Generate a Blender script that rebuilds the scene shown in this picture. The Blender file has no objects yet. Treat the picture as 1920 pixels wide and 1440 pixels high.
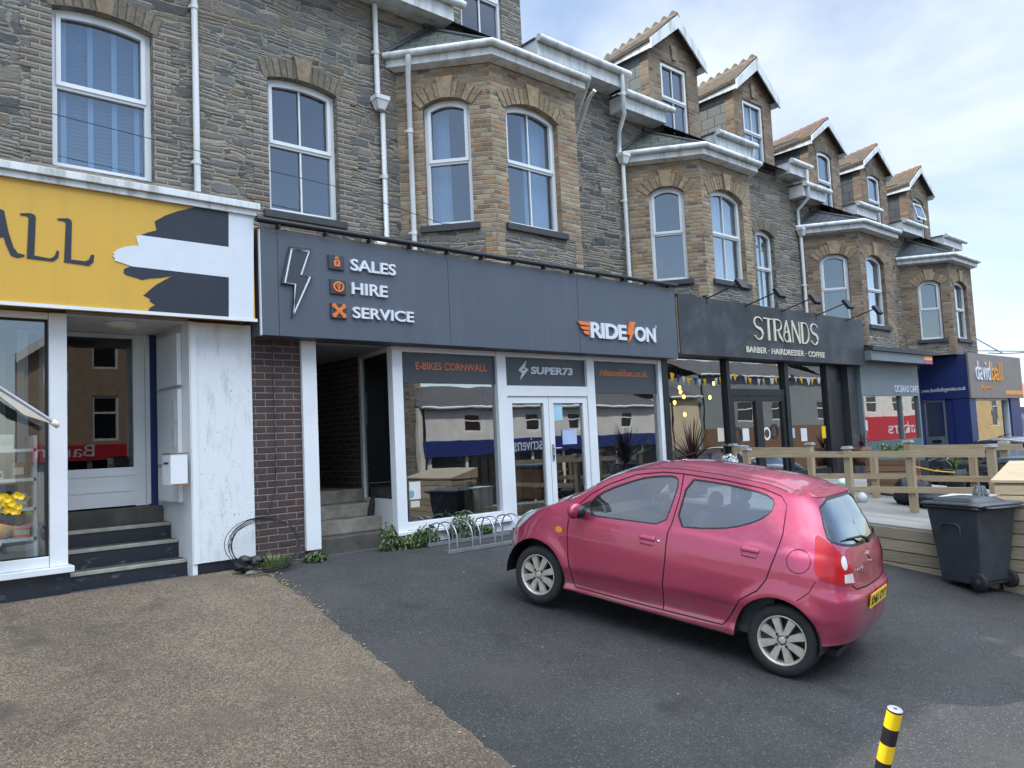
import bpy, bmesh, math, random
from math import radians, sin, cos, pi, sqrt, atan2
from mathutils import Vector, Matrix
from mathutils.geometry import delaunay_2d_cdt, tessellate_polygon
random.seed(7)
sc = bpy.context.scene
COL = sc.collection
# ------------------------------------------------------------------ camera
F_PX, YAW, PITCH, ROLL = 1489.03, radians(41.749), radians(4.174), radians(-2.696)
CAMZ = 1.72
_f = Vector((sin(YAW)*cos(PITCH), cos(YAW)*cos(PITCH), sin(PITCH)))
_r = Vector((cos(YAW), -sin(YAW), 0)); _u = _r.cross(_f)
CR = cos(ROLL)*_r + sin(ROLL)*_u; CU = -sin(ROLL)*_r + cos(ROLL)*_u; CF = _f
cam = bpy.data.cameras.new('camera'); cam.sensor_width = 36; cam.sensor_fit = 'HORIZONTAL'
cam.lens = F_PX/1920*36; cam.clip_end = 2000; cam.clip_start = .05
camo = bpy.data.objects.new('camera', cam); COL.objects.link(camo)
camo.matrix_world = Matrix(((CR.x, CU.x, -CF.x, 0), (CR.y, CU.y, -CF.y, 0), (CR.z, CU.z, -CF.z, CAMZ), (0, 0, 0, 1)))
sc.camera = camo
# surveying helpers: where a sight line of the photograph meets a known plane of the place
def ray(x, y):
    return ((x-960)*CR - (y-720)*CU + F_PX*CF)
def onY(x, y, Y):
    d = ray(x, y); q = d*(Y/d.y); return Vector((q.x, Y, q.z+CAMZ))
def onX(x, y, X):
    d = ray(x, y); q = d*(X/d.x); return Vector((X, q.y, q.z+CAMZ))
def onZ(x, y, z):
    d = ray(x, y); return d*((z-CAMZ)/d.z)+Vector((0, 0, CAMZ))
GP = [(-60, -2.5), (-16, -2.3), (-13, -2.2), (-3, -.75), (-1.5, -.62), (0, -.54), (1.6, -.44), (3.1, -.262), (8.38, .51), (14, .52), (60, .5)]
def gz(Y, X=0):
    """ground level: the forecourt rises towards the shops and the street falls away to the right"""
    fall = -.045*max(0, min(X, 32)-12.5)
    for (a, b), (c, d) in zip(GP, GP[1:]):
        if Y <= c: return b+(d-b)*(Y-a)/(c-a)+fall
    return GP[-1][1]+fall
def onG(x, y, dz=0):
    d = ray(x, y).normalized(); lo, hi = .3, 90
    for _ in range(50):
        m = (lo+hi)/2
        if (d*m).z+CAMZ > gz((d*m).y, (d*m).x)+dz: lo = m
        else: hi = m
    return d*lo+Vector((0, 0, CAMZ))
# ------------------------------------------------------------------ world, sun, exposure
SUN_EL, SUN_AZ = radians(47), radians(-38)      # azimuth from +Y towards +X
world = bpy.data.worlds.new('World'); sc.world = world; world.use_nodes = True
wt = world.node_tree; wn = wt.nodes; wl = wt.links
bg = wn['Background']; bg.inputs['Strength'].default_value = 0.15
sky = wn.new('ShaderNodeTexSky'); sky.sky_type = 'NISHITA'; sky.sun_disc = False
sky.sun_elevation = SUN_EL; sky.sun_rotation = SUN_AZ; sky.air_density = 1.0; sky.dust_density = .6; sky.ozone_density = 2.0
tc = wn.new('ShaderNodeTexCoord')
mp = wn.new('ShaderNodeMapping'); mp.inputs['Scale'].default_value = (1.0, 1.9, 3.6); mp.inputs['Rotation'].default_value = (0, .28, .5)
mp.inputs['Location'].default_value = (.33, .9, .4)
wl.new(tc.outputs['Generated'], mp.inputs['Vector'])
nz = wn.new('ShaderNodeTexNoise'); nz.inputs['Scale'].default_value = 1.35; nz.inputs['Detail'].default_value = 7; nz.inputs['Roughness'].default_value = .56; nz.inputs['Distortion'].default_value = .35
wl.new(mp.outputs['Vector'], nz.inputs['Vector'])
cr = wn.new('ShaderNodeValToRGB'); cr.color_ramp.elements[0].position = .36; cr.color_ramp.elements[1].position = .66
cr.color_ramp.elements[0].color = (.22, .22, .22, 1); cr.color_ramp.elements[1].color = (.92, .92, .92, 1)
wl.new(nz.outputs['Fac'], cr.inputs['Fac'])
mx = wn.new('ShaderNodeMix'); mx.data_type = 'RGBA'
pass; wl.new(sky.outputs['Color'], mx.inputs[6])
mx.inputs[7].default_value = (4.5, 4.95, 5.45, 1)      # thin bright cloud
# unseen high cloud behind the camera, added brighter to light the shaded fronts
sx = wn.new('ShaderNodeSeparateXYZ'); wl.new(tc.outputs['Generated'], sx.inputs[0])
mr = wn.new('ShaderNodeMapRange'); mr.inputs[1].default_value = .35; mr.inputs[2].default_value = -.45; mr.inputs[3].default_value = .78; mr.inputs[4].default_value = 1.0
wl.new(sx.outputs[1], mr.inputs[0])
def curve(sock, a, b, c, d):
    n = wn.new('ShaderNodeMapRange'); n.interpolation_type = 'SMOOTHSTEP'
    for i, v in enumerate((a, b, c, d)): n.inputs[i+1].default_value = v
    wl.new(sock, n.inputs[0]); return n.outputs[0]
def wm(op, a, b):
    n = wn.new('ShaderNodeMath'); n.operation = op
    for i, v in enumerate((a, b)):
        if hasattr(v, 'is_output'): wl.new(v, n.inputs[i])
        else: n.inputs[i].default_value = v
    return n.outputs[0]
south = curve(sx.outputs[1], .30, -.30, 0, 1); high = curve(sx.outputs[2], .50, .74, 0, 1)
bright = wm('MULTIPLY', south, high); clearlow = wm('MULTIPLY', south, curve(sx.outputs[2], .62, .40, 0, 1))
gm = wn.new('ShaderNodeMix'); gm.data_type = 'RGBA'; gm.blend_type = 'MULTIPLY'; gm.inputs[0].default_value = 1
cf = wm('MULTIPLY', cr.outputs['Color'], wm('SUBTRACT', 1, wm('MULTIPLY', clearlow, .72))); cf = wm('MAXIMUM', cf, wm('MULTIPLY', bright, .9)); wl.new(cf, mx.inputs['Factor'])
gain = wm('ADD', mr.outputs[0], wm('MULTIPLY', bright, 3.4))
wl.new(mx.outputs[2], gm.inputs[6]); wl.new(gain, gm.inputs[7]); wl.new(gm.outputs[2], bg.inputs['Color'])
sun = bpy.data.lights.new('sun', 'SUN'); sun.energy = 3.2; sun.angle = radians(.6); sun.color = (1, .95, .86)
suno = bpy.data.objects.new('sun', sun); COL.objects.link(suno)
sd = Vector((sin(SUN_AZ)*cos(SUN_EL), cos(SUN_AZ)*cos(SUN_EL), sin(SUN_EL)))
suno.rotation_euler = sd.to_track_quat('Z', 'Y').to_euler(); suno.location = (0, 0, 30)
sc.view_settings.view_transform = 'Standard'; sc.view_settings.look = 'None'; sc.view_settings.exposure = 0.92; sc.view_settings.gamma = 1
sc.cycles.max_bounces = 8; sc.cycles.transparent_max_bounces = 12; sc.cycles.use_denoising = True
sc.cycles.caustics_reflective = False; sc.cycles.caustics_refractive = False
# ------------------------------------------------------------------ node helper and materials
class NT:
    def __init__(s, name):
        s.m = bpy.data.materials.new(name); s.m.use_nodes = True; s.t = s.m.node_tree; s.t.nodes.clear()
        s.out = s.t.nodes.new('ShaderNodeOutputMaterial')
    def n(s, typ, ins=None, **kw):
        nd = s.t.nodes.new('ShaderNode'+typ)
        for k, v in kw.items(): setattr(nd, k, v)
        for k, v in (ins or {}).items(): s.set(nd.inputs[k], v)
        return nd
    def set(s, sock, v):
        if hasattr(v, 'is_output'): s.t.links.new(v, sock)
        elif isinstance(v, (tuple, list)):
            v = tuple(v)
            sock.default_value = v if len(v) == len(sock.default_value) else v+(1,)
        else: sock.default_value = v
    def math(s, op, a, b=0, c=0, clamp=False):
        nd = s.n('Math', {0: a, 1: b, 2: c}, operation=op); nd.use_clamp = clamp; return nd.outputs[0]
    def uv(s): return s.n('UVMap').outputs[0]
    def obj(s): return s.n('TexCoord').outputs['Object']
    def pos(s): return s.n('NewGeometry').outputs['Position']
    def mapping(s, v, scale=(1, 1, 1), loc=(0, 0, 0), rot=(0, 0, 0)):
        return s.n('Mapping', {'Vector': v, 'Scale': scale, 'Location': loc, 'Rotation': rot}).outputs[0]
    def noise(s, v, scale, detail=4, rough=.55, dist=0):
        return s.n('TexNoise', {'Vector': v, 'Scale': scale, 'Detail': detail, 'Roughness': rough, 'Distortion': dist}).outputs['Fac']
    def ramp(s, f, stops, interp='LINEAR'):
        nd = s.n('ValToRGB', {'Fac': f}); cr = nd.color_ramp; cr.interpolation = interp
        while len(cr.elements) < len(stops): cr.elements.new(.5)
        for e, (p, c) in zip(cr.elements, stops):
            e.position = p; e.color = (c, c, c, 1) if not isinstance(c, (tuple, list)) else tuple(c)+(1,)
        return nd.outputs['Color']
    def mix(s, f, a, b, blend='MIX'):
        nd = s.n('Mix', {0: f, 6: a, 7: b}, data_type='RGBA', blend_type=blend); return nd.outputs[2]
    def bump(s, h, strength=.5, dist=.01):
        return s.n('Bump', {'Height': h, 'Strength': strength, 'Distance': dist}).outputs[0]
    def pbr(s, base, rough=.6, metal=0, normal=None, **kw):
        ins = {'Base Color': base, 'Roughness': rough, 'Metallic': metal}
        if normal is not None: ins['Normal'] = normal
        for k, v in kw.items(): ins[k] = v
        p = s.n('BsdfPrincipled', ins); s.t.links.new(p.outputs[0], s.out.inputs[0]); return s.m
M = {}
def plain(name, col, rough=.55, metal=0, var=.18, scale=6, bump=0, bscale=60, **kw):
    """paint / plastic / metal with slight cloudy wear"""
    t = NT(name); v = t.pos()
    n1 = t.noise(v, scale, 5, .6)
    c = t.mix(t.ramp(n1, [(.3, 0), (.7, 1)]), tuple(x*(1-var) for x in col), tuple(min(1, x*(1+var*.6)) for x in col))
    r = t.math('ADD', t.math('MULTIPLY', t.noise(v, scale*3, 3), .25), rough-.12)
    nm = t.bump(t.noise(v, bscale, 4), bump, .004) if bump else None
    M[name] = t.pbr(c, r, metal, nm, **kw); return M[name]
def stone(name, tint=(1, 1, 1), sx=1.0):
    """slate rubble: ragged courses of long thin stones, some split again, in pale recessed mortar"""
    t = NT(name); uv = t.uv()
    def va(op, a, b):
        nd = t.n('VectorMath', {0: a, 1: b}, operation=op); return nd.outputs[0]
    w1 = t.n('TexNoise', {'Vector': uv, 'Scale': .8, 'Detail': 2}).outputs['Color']
    w2 = t.n('TexNoise', {'Vector': t.mapping(uv, (3.2, 7, 1)), 'Scale': 1, 'Detail': 4, 'Roughness': .6}).outputs['Color']
    c = va('ADD', uv, va('MULTIPLY', va('SUBTRACT', w1, (.5, .5, .5)), (.20, .13, 0)))
    c = va('ADD', c, va('MULTIPLY', va('SUBTRACT', w2, (.5, .5, .5)), (.20, .075, 0)))
    w3 = t.n('TexNoise', {'Vector': t.mapping(uv, (9, 22, 1)), 'Scale': 1, 'Detail': 3, 'Roughness': .7}).outputs['Color']
    c = va('ADD', c, va('MULTIPLY', va('SUBTRACT', w3, (.5, .5, .5)), (.07, .032, 0)))
    sp = t.n('SeparateXYZ', {0: c}); U, V_ = sp.outputs[0], sp.outputs[1]
    def layout(bh, b0, b1, tilt, off):
        u = t.math('ADD', U, off); v = t.math('ADD', t.math('ADD', V_, t.math('MULTIPLY', U, tilt)), off)
        v = t.math('ADD', v, t.math('MULTIPLY', t.math('SINE', t.math('MULTIPLY', v, 19.0)), .014))
        row = t.math('FLOOR', t.math('DIVIDE', v, bh)); fv = t.math('FRACT', t.math('DIVIDE', v, bh))
        rs = t.n('SeparateColor', {0: t.n('TexWhiteNoise', {'W': t.math('ADD', row, off)}, noise_dimensions='1D').outputs['Color']}).outputs
        bw = t.math('ADD', b0, t.math('MULTIPLY', rs[0], b1))
        uu = t.math('ADD', t.math('DIVIDE', u, bw), t.math('MULTIPLY', rs[1], 9)); col = t.math('FLOOR', uu); fu = t.math('FRACT', uu)
        q = t.n('SeparateColor', {0: t.n('TexWhiteNoise', {'Vector': t.n('CombineXYZ', {0: col, 1: row}).outputs[0]}, noise_dimensions='2D').outputs['Color']}).outputs
        ns = t.math('ADD', 1, t.math('ADD', t.math('GREATER_THAN', q[0], .50), t.math('GREATER_THAN', q[0], .90)))
        fs = t.math('MULTIPLY', fv, ns); sub = t.math('FLOOR', fs); fs = t.math('FRACT', fs)
        eu = t.math('MULTIPLY', t.math('MINIMUM', fu, t.math('SUBTRACT', 1, fu)), bw)
        ev = t.math('DIVIDE', t.math('MULTIPLY', t.math('MINIMUM', fs, t.math('SUBTRACT', 1, fs)), bh), ns)
        e = t.math('MINIMUM', t.math('MULTIPLY', eu, .8), ev)
        k = t.n('TexWhiteNoise', {'Vector': t.n('CombineXYZ', {0: col, 1: row, 2: sub}).outputs[0]}, noise_dimensions='3D').outputs['Color']
        return e, k
    e1, k1 = layout(.105/sx, .20/sx, .34/sx, .03, 0.0); e2, k2 = layout(.17/sx, .26/sx, .46/sx, -.05, 3.37)
    msk = t.math('GREATER_THAN', t.noise(t.mapping(uv, (1.5, 2.6, 1)), 1.0, 3, .55), .53)
    e = t.math('ADD', t.math('MULTIPLY', e1, t.math('SUBTRACT', 1, msk)), t.math('MULTIPLY', e2, msk))
    e = t.math('ADD', e, t.math('MULTIPLY', t.math('SUBTRACT', t.noise(uv, 19, 5, .65), .5), .034))
    k = t.n('SeparateColor', {0: t.mix(msk, k1, k2)}).outputs
    lam = t.noise(t.mapping(c, (4, 52, 1)), 1.0, 6, .68)
    base = t.ramp(k[0], [(0, (.048, .050, .051)), (.22, (.092, .095, .093)), (.42, (.148, .149, .145)), (.56, (.108, .111, .108)), (.72, (.18, .164, .135)), (.86, (.135, .102, .070)), (1, (.27, .245, .20))])
    base = t.mix(1.0, base, t.ramp(lam, [(.22, .42), (.5, 1.0), (.8, 1.65)]), 'MULTIPLY')
    big = t.noise(uv, .5, 4, .6)
    base = t.mix(t.ramp(big, [(.45, 0), (.75, .45)]), base, (.185, .16, .12))
    mort = t.ramp(e, [(.0055, 1), (.016, 0)])
    mcol = t.mix(t.noise(uv, 26, 4), (.20, .18, .145), (.40, .355, .28))
    col_ = t.mix(t.math('MULTIPLY', mort, t.ramp(t.noise(uv, 2.6, 4), [(.3, .45), (.6, 1)])), base, mcol)
    col_ = t.mix(t.math('MULTIPLY', t.ramp(t.noise(t.mapping(uv, (3, 9, 1)), 1.4, 6, .7), [(.50, 0), (.72, .55)]), .8), col_, (.20, .185, .155))
    col_ = t.mix(1, col_, tint, 'MULTIPLY')
    streak = t.noise(t.mapping(uv, (3.5, .35, 1)), 1, 4, .6)
    col_ = t.mix(t.ramp(streak, [(.58, 0), (.85, .4)]), col_, (.04, .039, .037))
    h = t.math('ADD', t.ramp(e, [(.0, 0), (.02, 1)]), t.math('ADD', t.math('MULTIPLY', lam, .6), t.math('MULTIPLY', k[1], .8)))
    M[name] = t.pbr(col_, .88, 0, t.bump(h, .8, .022)); return M[name]
def brick(name, cols, mortar, bw=.225, bh=.075, mw=.010, soot=.35, bumpd=.012):
    t = NT(name); uv = t.uv()
    wob = t.n('TexNoise', {'Vector': uv, 'Scale': 5, 'Detail': 2}).outputs['Color']
    uvw = t.n('VectorMath', {0: wob, 1: (.012, .009, 0), 2: uv}, operation='MULTIPLY_ADD').outputs[0]
    sp = t.n('SeparateXYZ', {0: uvw}); u, v = sp.outputs[0], sp.outputs[1]
    row = t.math('FLOOR', t.math('DIVIDE', v, bh)); odd = t.math('MODULO', t.math('ABSOLUTE', row), 2)
    uu = t.math('DIVIDE', t.math('ADD', u, t.math('MULTIPLY', odd, bw/2)), bw); colf = t.math('FLOOR', uu)
    fu = t.math('FRACT', uu); fv = t.math('FRACT', t.math('DIVIDE', v, bh))
    eu = t.math('MULTIPLY', t.math('MINIMUM', fu, t.math('SUBTRACT', 1, fu)), bw); ev = t.math('MULTIPLY', t.math('MINIMUM', fv, t.math('SUBTRACT', 1, fv)), bh)
    e = t.math('ADD', t.math('MINIMUM', eu, ev), t.math('MULTIPLY', t.math('SUBTRACT', t.noise(uv, 60, 2), .5), .006))
    mort = t.ramp(t.math('DIVIDE', e, mw), [(.38, 1), (.66, 0)])
    cv = t.n('CombineXYZ', {0: colf, 1: row}).outputs[0]
    wn_ = t.n('TexWhiteNoise', {'Vector': cv}, noise_dimensions='2D').outputs['Value']
    k = len(cols)
    base = t.ramp(wn_, [(i/(k-1), c) for i, c in enumerate(cols)])
    base = t.mix(1, base, t.ramp(t.noise(uv, 34, 5, .65), [(.25, .62), (.7, 1.2)]), 'MULTIPLY')
    col = t.mix(mort, base, mortar)
    col = t.mix(t.math('MULTIPLY', t.ramp(t.noise(uv, 1.1, 5, .62), [(.45, 0), (.75, 1)]), soot), col, (.05, .042, .035))
    h = t.math('ADD', t.math('MULTIPLY', t.ramp(t.math('DIVIDE', e, mw), [(.3, 0), (.9, 1)]), 1), t.math('ADD', t.math('MULTIPLY', t.noise(uv, 70, 3), .25), t.math('MULTIPLY', wn_, .3)))
    M[name] = t.pbr(col, .85, 0, t.bump(h, .8, bumpd)); return M[name]
def timber(name, a, b, rough=.75, grey=0, axis='uv'):
    t = NT(name); uv = t.uv()
    g = t.noise(t.mapping(uv, (2.5, 55, 1)), 1, 6, .7, .6); kn = t.noise(t.mapping(uv, (3, 9, 1)), 1.2, 3)
    isl = t.n('NewGeometry').outputs['Random Per Island']
    c = t.mix(t.ramp(g, [(.3, 0), (.72, 1)]), a, b)
    c = t.mix(t.ramp(kn, [(.66, 0), (.72, .8)]), c, tuple(x*.42 for x in a))
    c = t.mix(1, c, t.ramp(isl, [(0, .74), (1, 1.18)]), 'MULTIPLY')
    if grey: c = t.mix(t.math('MULTIPLY', t.noise(uv, 3, 4), grey), c, (.24, .245, .235))
    M[name] = t.pbr(c, rough, 0, t.bump(g, .35, .004)); return M[name]
def glass(name, tint=(.55, .62, .62), refl=1.0, minr=.06, rough=.004, wav=.0):
    """thin pane: see-through with a mirror reflection that grows with the viewing angle"""
    t = NT(name)
    fr = t.n('LayerWeight', {'Blend': .5}).outputs['Facing']
    p = t.math('POWER', fr, 3.2)
    fac = t.math('ADD', t.math('MULTIPLY', p, .85*refl), minr, clamp=True)
    nm = t.bump(t.noise(t.pos(), 1.3, 2), wav, .05) if wav else None
    g = t.n('BsdfGlossy', {'Color': (.95, .97, 1), 'Roughness': rough})
    if nm is not None: t.set(g.inputs['Normal'], nm)
    tr = t.n('BsdfTransparent', {'Color': tint})
    m = t.n('MixShader', {0: fac, 1: tr.outputs[0], 2: g.outputs[0]})
    t.t.links.new(m.outputs[0], t.out.inputs[0]); M[name] = t.m; return t.m
# ------------------------------------------------------------------ mesh builder
class FR:
    """flat frame: origin o, axes u (across), v (up), n (towards the viewer side)"""
    def __init__(s, o, u=(1, 0, 0), v=(0, 0, 1), n=None):
        s.o = Vector(o); s.u = Vector(u).normalized(); s.v = Vector(v).normalized(); s.n = Vector(n).normalized() if n else s.u.cross(s.v)
    def p(s, a, b, c=0): return s.o+s.u*a+s.v*b+s.n*c
def WY(Y): return FR((0, Y, 0), (1, 0, 0), (0, 0, 1), (0, -1, 0))   # wall plane facing the street: a = world X, b = world Z
ORG = {}
class MB:
    def __init__(s): s.v = []; s.f = []; s.sm = []; s.mi = []; s.cm = 0
    def add(s, vs, fs, smooth=False):
        k = len(s.v); s.v += [Vector(q) for q in vs]; s.f += [tuple(i+k for i in f) for f in fs]; s.sm += [smooth]*len(fs); s.mi += [s.cm]*len(fs); return s
    def poly(s, pts): return s.add(pts, [tuple(range(len(pts)))])
    def box(s, x0, x1, y0, y1, z0, z1):
        return s.hexa([(x0, y0, z0), (x1, y0, z0), (x1, y1, z0), (x0, y1, z0)], [(x0, y0, z1), (x1, y0, z1), (x1, y1, z1), (x0, y1, z1)])
    def hexa(s, a, b): return s.add(list(a)+list(b), [(3, 2, 1, 0), (4, 5, 6, 7), (0, 1, 5, 4), (1, 2, 6, 5), (2, 3, 7, 6), (3, 0, 4, 7)])
    def fbox(s, fr, a0, a1, b0, b1, c0, c1):
        return s.hexa([fr.p(a0, b0, c0), fr.p(a1, b0, c0), fr.p(a1, b1, c0), fr.p(a0, b1, c0)], [fr.p(a0, b0, c1), fr.p(a1, b0, c1), fr.p(a1, b1, c1), fr.p(a0, b1, c1)])
    def prism(s, pts, fr, c0, c1):
        n = len(pts); a = [fr.p(x, y, c0) for x, y in pts]; b = [fr.p(x, y, c1) for x, y in pts]
        area = sum(pts[i][0]*pts[(i+1) % n][1]-pts[(i+1) % n][0]*pts[i][1] for i in range(n))
        tri = tessellate_polygon([[Vector((x, y, 0)) for x, y in pts]])
        fs = []
        for t in tri:
            q = [pts[i] for i in t]; ar = (q[1][0]-q[0][0])*(q[2][1]-q[0][1])-(q[1][1]-q[0][1])*(q[2][0]-q[0][0])
            if ar < 0: t = t[::-1]
            fs.append(tuple(i+n for i in t)); fs.append(tuple(t[::-1]))
        for i in range(n):
            j = (i+1) % n
            fs.append((i, j, j+n, i+n) if area > 0 else (j, i, i+n, j+n))
        return s.add(a+b, fs)
    def tube(s, path, r, seg=10, caps=True, smooth=True, flat=None):
        path = [Vector(p) for p in path]; rs = r if isinstance(r, (list, tuple)) else [r]*len(path)
        vs, fs = [], []; prev = None
        for i, p in enumerate(path):
            t = (path[min(i+1, len(path)-1)]-path[max(i-1, 0)]).normalized()
            if prev is None: a = t.orthogonal().normalized()
            else: a = (prev-t*prev.dot(t)); a = a.normalized() if a.length > 1e-6 else t.orthogonal().normalized()
            prev = a; b = t.cross(a)
            vs += [p+(a*cos(2*pi*k/seg)+b*sin(2*pi*k/seg))*rs[i] for k in range(seg)]
        for i in range(len(path)-1):
            for k in range(seg):
                k2 = (k+1) % seg; fs.append((i*seg+k, i*seg+k2, (i+1)*seg+k2, (i+1)*seg+k))
        s.add(vs, fs, smooth)
        if caps:
            s.add(vs[:seg], [tuple(range(seg))[::-1]]); s.add(vs[-seg:], [tuple(range(seg))])
        return s
    def lathe(s, prof, o=(0, 0, 0), ax=(0, 0, 1), seg=24, smooth=True):
        o = Vector(o); ax = Vector(ax).normalized(); a = ax.orthogonal().normalized(); b = ax.cross(a); vs, fs = [], []
        for r, h in prof: vs += [o+ax*h+(a*cos(2*pi*k/seg)+b*sin(2*pi*k/seg))*r for k in range(seg)]
        for i in range(len(prof)-1):
            for k in range(seg): k2 = (k+1) % seg; fs.append((i*seg+k, i*seg+k2, (i+1)*seg+k2, (i+1)*seg+k))
        return s.add(vs, fs, smooth)
    def blob(s, o, r, seg=14, rings=8, fn=None):
        o = Vector(o); vs, fs = [], []
        for i in range(rings+1):
            th = pi*i/rings
            for k in range(seg):
                ph = 2*pi*k/seg; d = Vector((sin(th)*cos(ph), sin(th)*sin(ph), cos(th))); q = Vector((d.x*r[0], d.y*r[1], d.z*r[2]))
                if fn: q = fn(q, d)
                vs.append(o+q)
        for i in range(rings):
            for k in range(seg): k2 = (k+1) % seg; fs.append((i*seg+k, (i+1)*seg+k, (i+1)*seg+k2, i*seg+k2))
        return s.add(vs, fs, True)
    def build(s, name, mat, parent=None, bevel=0, kind=None, wn=True, uvaxis=None):
        off = ORG.get(parent.name, Vector((0, 0, 0))) if parent else Vector((0, 0, 0))
        me = bpy.data.meshes.new(name); me.from_pydata([tuple(q) for q in s.v], [], s.f)
        mats = mat if isinstance(mat, list) else [mat]
        for m in mats: me.materials.append(M[m] if isinstance(m, str) else m)
        me.polygons.foreach_set('use_smooth', s.sm); me.polygons.foreach_set('material_index', s.mi)
        uvl = me.uv_layers.new(name='UVMap').data
        for p in me.polygons:
            n = p.normal
            if abs(n.z) > .75: tx, ty = Vector((1, 0, 0)), Vector((0, 1, 0))
            else:
                tx = Vector((-n.y, n.x, 0)); tx = tx.normalized() if tx.length > 1e-6 else Vector((1, 0, 0)); ty = n.cross(tx)
            if uvaxis is not None:      # grain runs along the given axis
                a = Vector(uvaxis); tx = (a-n*a.dot(n)); tx = tx.normalized() if tx.length > .2 else n.orthogonal().normalized(); ty = n.cross(tx)
            for li in p.loop_indices:
                co = s.v[me.loops[li].vertex_index]; uvl[li].uv = (co.dot(tx), co.dot(ty))
        me.transform(Matrix.Translation(-off)); me.update()
        o = bpy.data.objects.new(name, me); COL.objects.link(o)
        if parent: o.parent = parent; ORG[o.name] = off
        if bevel:
            b = o.modifiers.new('edge', 'BEVEL'); b.width = bevel; b.segments = 2; b.limit_method = 'ANGLE'; b.angle_limit = radians(40); b.harden_normals = False
        if kind: o['kind'] = kind
        return o
def tag(o, label, cat, group=None):
    o['label'] = label; o['category'] = cat
    if group: o['group'] = group
    return o
def thing(name, loc, label, cat, group=None):
    o = bpy.data.objects.new(name, None); COL.objects.link(o); o.location = loc; o.empty_display_size = .2
    ORG[o.name] = Vector(loc); return tag(o, label, cat, group)
def copy_tree(o, parent=None):
    c = o.copy(); COL.objects.link(c); c.parent = parent
    for ch in list(o.children): copy_tree(ch, c)
    return c
def pip(x, y, poly):
    r = False; j = len(poly)-1
    for i in range(len(poly)):
        xi, yi = poly[i]; xj, yj = poly[j]
        if (yi > y) != (yj > y) and x < (xj-xi)*(y-yi)/(yj-yi)+xi: r = not r
        j = i
    return r
def panel(mb, outer, holes, fr, depth, c=0):
    """flat wall face with holes whose reveals go back by depth"""
    vs, es = [], []
    for lp in [outer]+holes:
        k = len(vs); vs += [Vector(q) for q in lp]; es += [(k+i, k+(i+1) % len(lp)) for i in range(len(lp))]
    V, E, Fc, *_ = delaunay_2d_cdt(vs, es, [], 0, 1e-6)
    fs = []
    for f in Fc:
        cx = sum(V[i].x for i in f)/len(f); cy = sum(V[i].y for i in f)/len(f)
        if pip(cx, cy, outer) and not any(pip(cx, cy, h) for h in holes):
            a, b, d = (V[i] for i in f[:3]); ar = (b.x-a.x)*(d.y-a.y)-(b.y-a.y)*(d.x-a.x)
            fs.append(tuple(f) if ar > 0 else tuple(f)[::-1])
    mb.add([fr.p(q.x, q.y, c) for q in V], fs)
    for h in holes:
        n = len(h)
        for i in range(n):
            j = (i+1) % n; mb.poly([fr.p(*h[i], c), fr.p(*h[i], c-depth), fr.p(*h[j], c-depth), fr.p(*h[j], c)])
def text(name, s, fr, a0, b0, w, h, mat, parent, depth=.004, c0=0, bold=0., shear=0, space=1., kern=None, flip=False):
    """lettering as a solid mesh: box of width w and height h with its lower left corner at (a0, b0) of the frame"""
    cu = bpy.data.curves.new('lettering', 'FONT'); cu.body = s; cu.offset = bold; cu.shear = shear; cu.space_character = space; cu.resolution_u = 4
    ob = bpy.data.objects.new('lettering_curve', cu); COL.objects.link(ob)
    dg = bpy.context.evaluated_depsgraph_get(); me = bpy.data.meshes.new_from_object(ob.evaluated_get(dg))
    bpy.data.objects.remove(ob); bpy.data.curves.remove(cu)
    xs = [v.co.x for v in me.vertices]; ys = [v.co.y for v in me.vertices]; x0, x1, y0, y1 = min(xs), max(xs), min(ys), max(ys)
    bm = bmesh.new(); bm.from_mesh(me); bpy.data.meshes.remove(me)
    bmesh.ops.remove_doubles(bm, verts=bm.verts, dist=1e-5)
    bd = [(e.verts[0].index, e.verts[1].index) for e in bm.edges if e.is_boundary]
    bm.verts.index_update()
    P = [(a0+(v.co.x-x0)/(x1-x0)*w, b0+(v.co.y-y0)/(y1-y0)*h) for v in bm.verts]
    mb = MB(); n = len(P)
    fs = []
    for f in bm.faces:
        ix = [v.index for v in f.verts]; q = [P[i] for i in ix]
        ar = sum(q[i][0]*q[(i+1) % len(q)][1]-q[(i+1) % len(q)][0]*q[i][1] for i in range(len(q)))
        fs.append(tuple(ix) if ar > 0 else tuple(ix[::-1]))
    mb.add([fr.p(x, y, c0+depth) for x, y in P], fs)
    for e in bm.edges:
        if e.is_boundary:
            i, j = e.verts[0].index, e.verts[1].index
            mb.poly([fr.p(*P[i], c0), fr.p(*P[j], c0), fr.p(*P[j], c0+depth), fr.p(*P[i], c0+depth)])
    bm.free()
    return mb.build(name, mat, parent)
def ribbon(mb, pts, w, fr, c0, c1):
    """stroke of given width(s) along a 2D polyline, as a thin solid"""
    n = len(pts); ws = w if isinstance(w, (list, tuple)) else [w]*n; L, R = [], []
    for i in range(n):
        a = Vector(pts[max(i-1, 0)]); b = Vector(pts[min(i+1, n-1)]); t = (b-a).normalized(); nn = Vector((-t.y, t.x))*ws[i]/2
        L.append(tuple(Vector(pts[i])+nn)); R.append(tuple(Vector(pts[i])-nn))
    for i in range(n-1):
        q = [R[i], R[i+1], L[i+1], L[i]]
        mb.hexa([fr.p(*x, c0) for x in q], [fr.p(*x, c1) for x in q])
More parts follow.
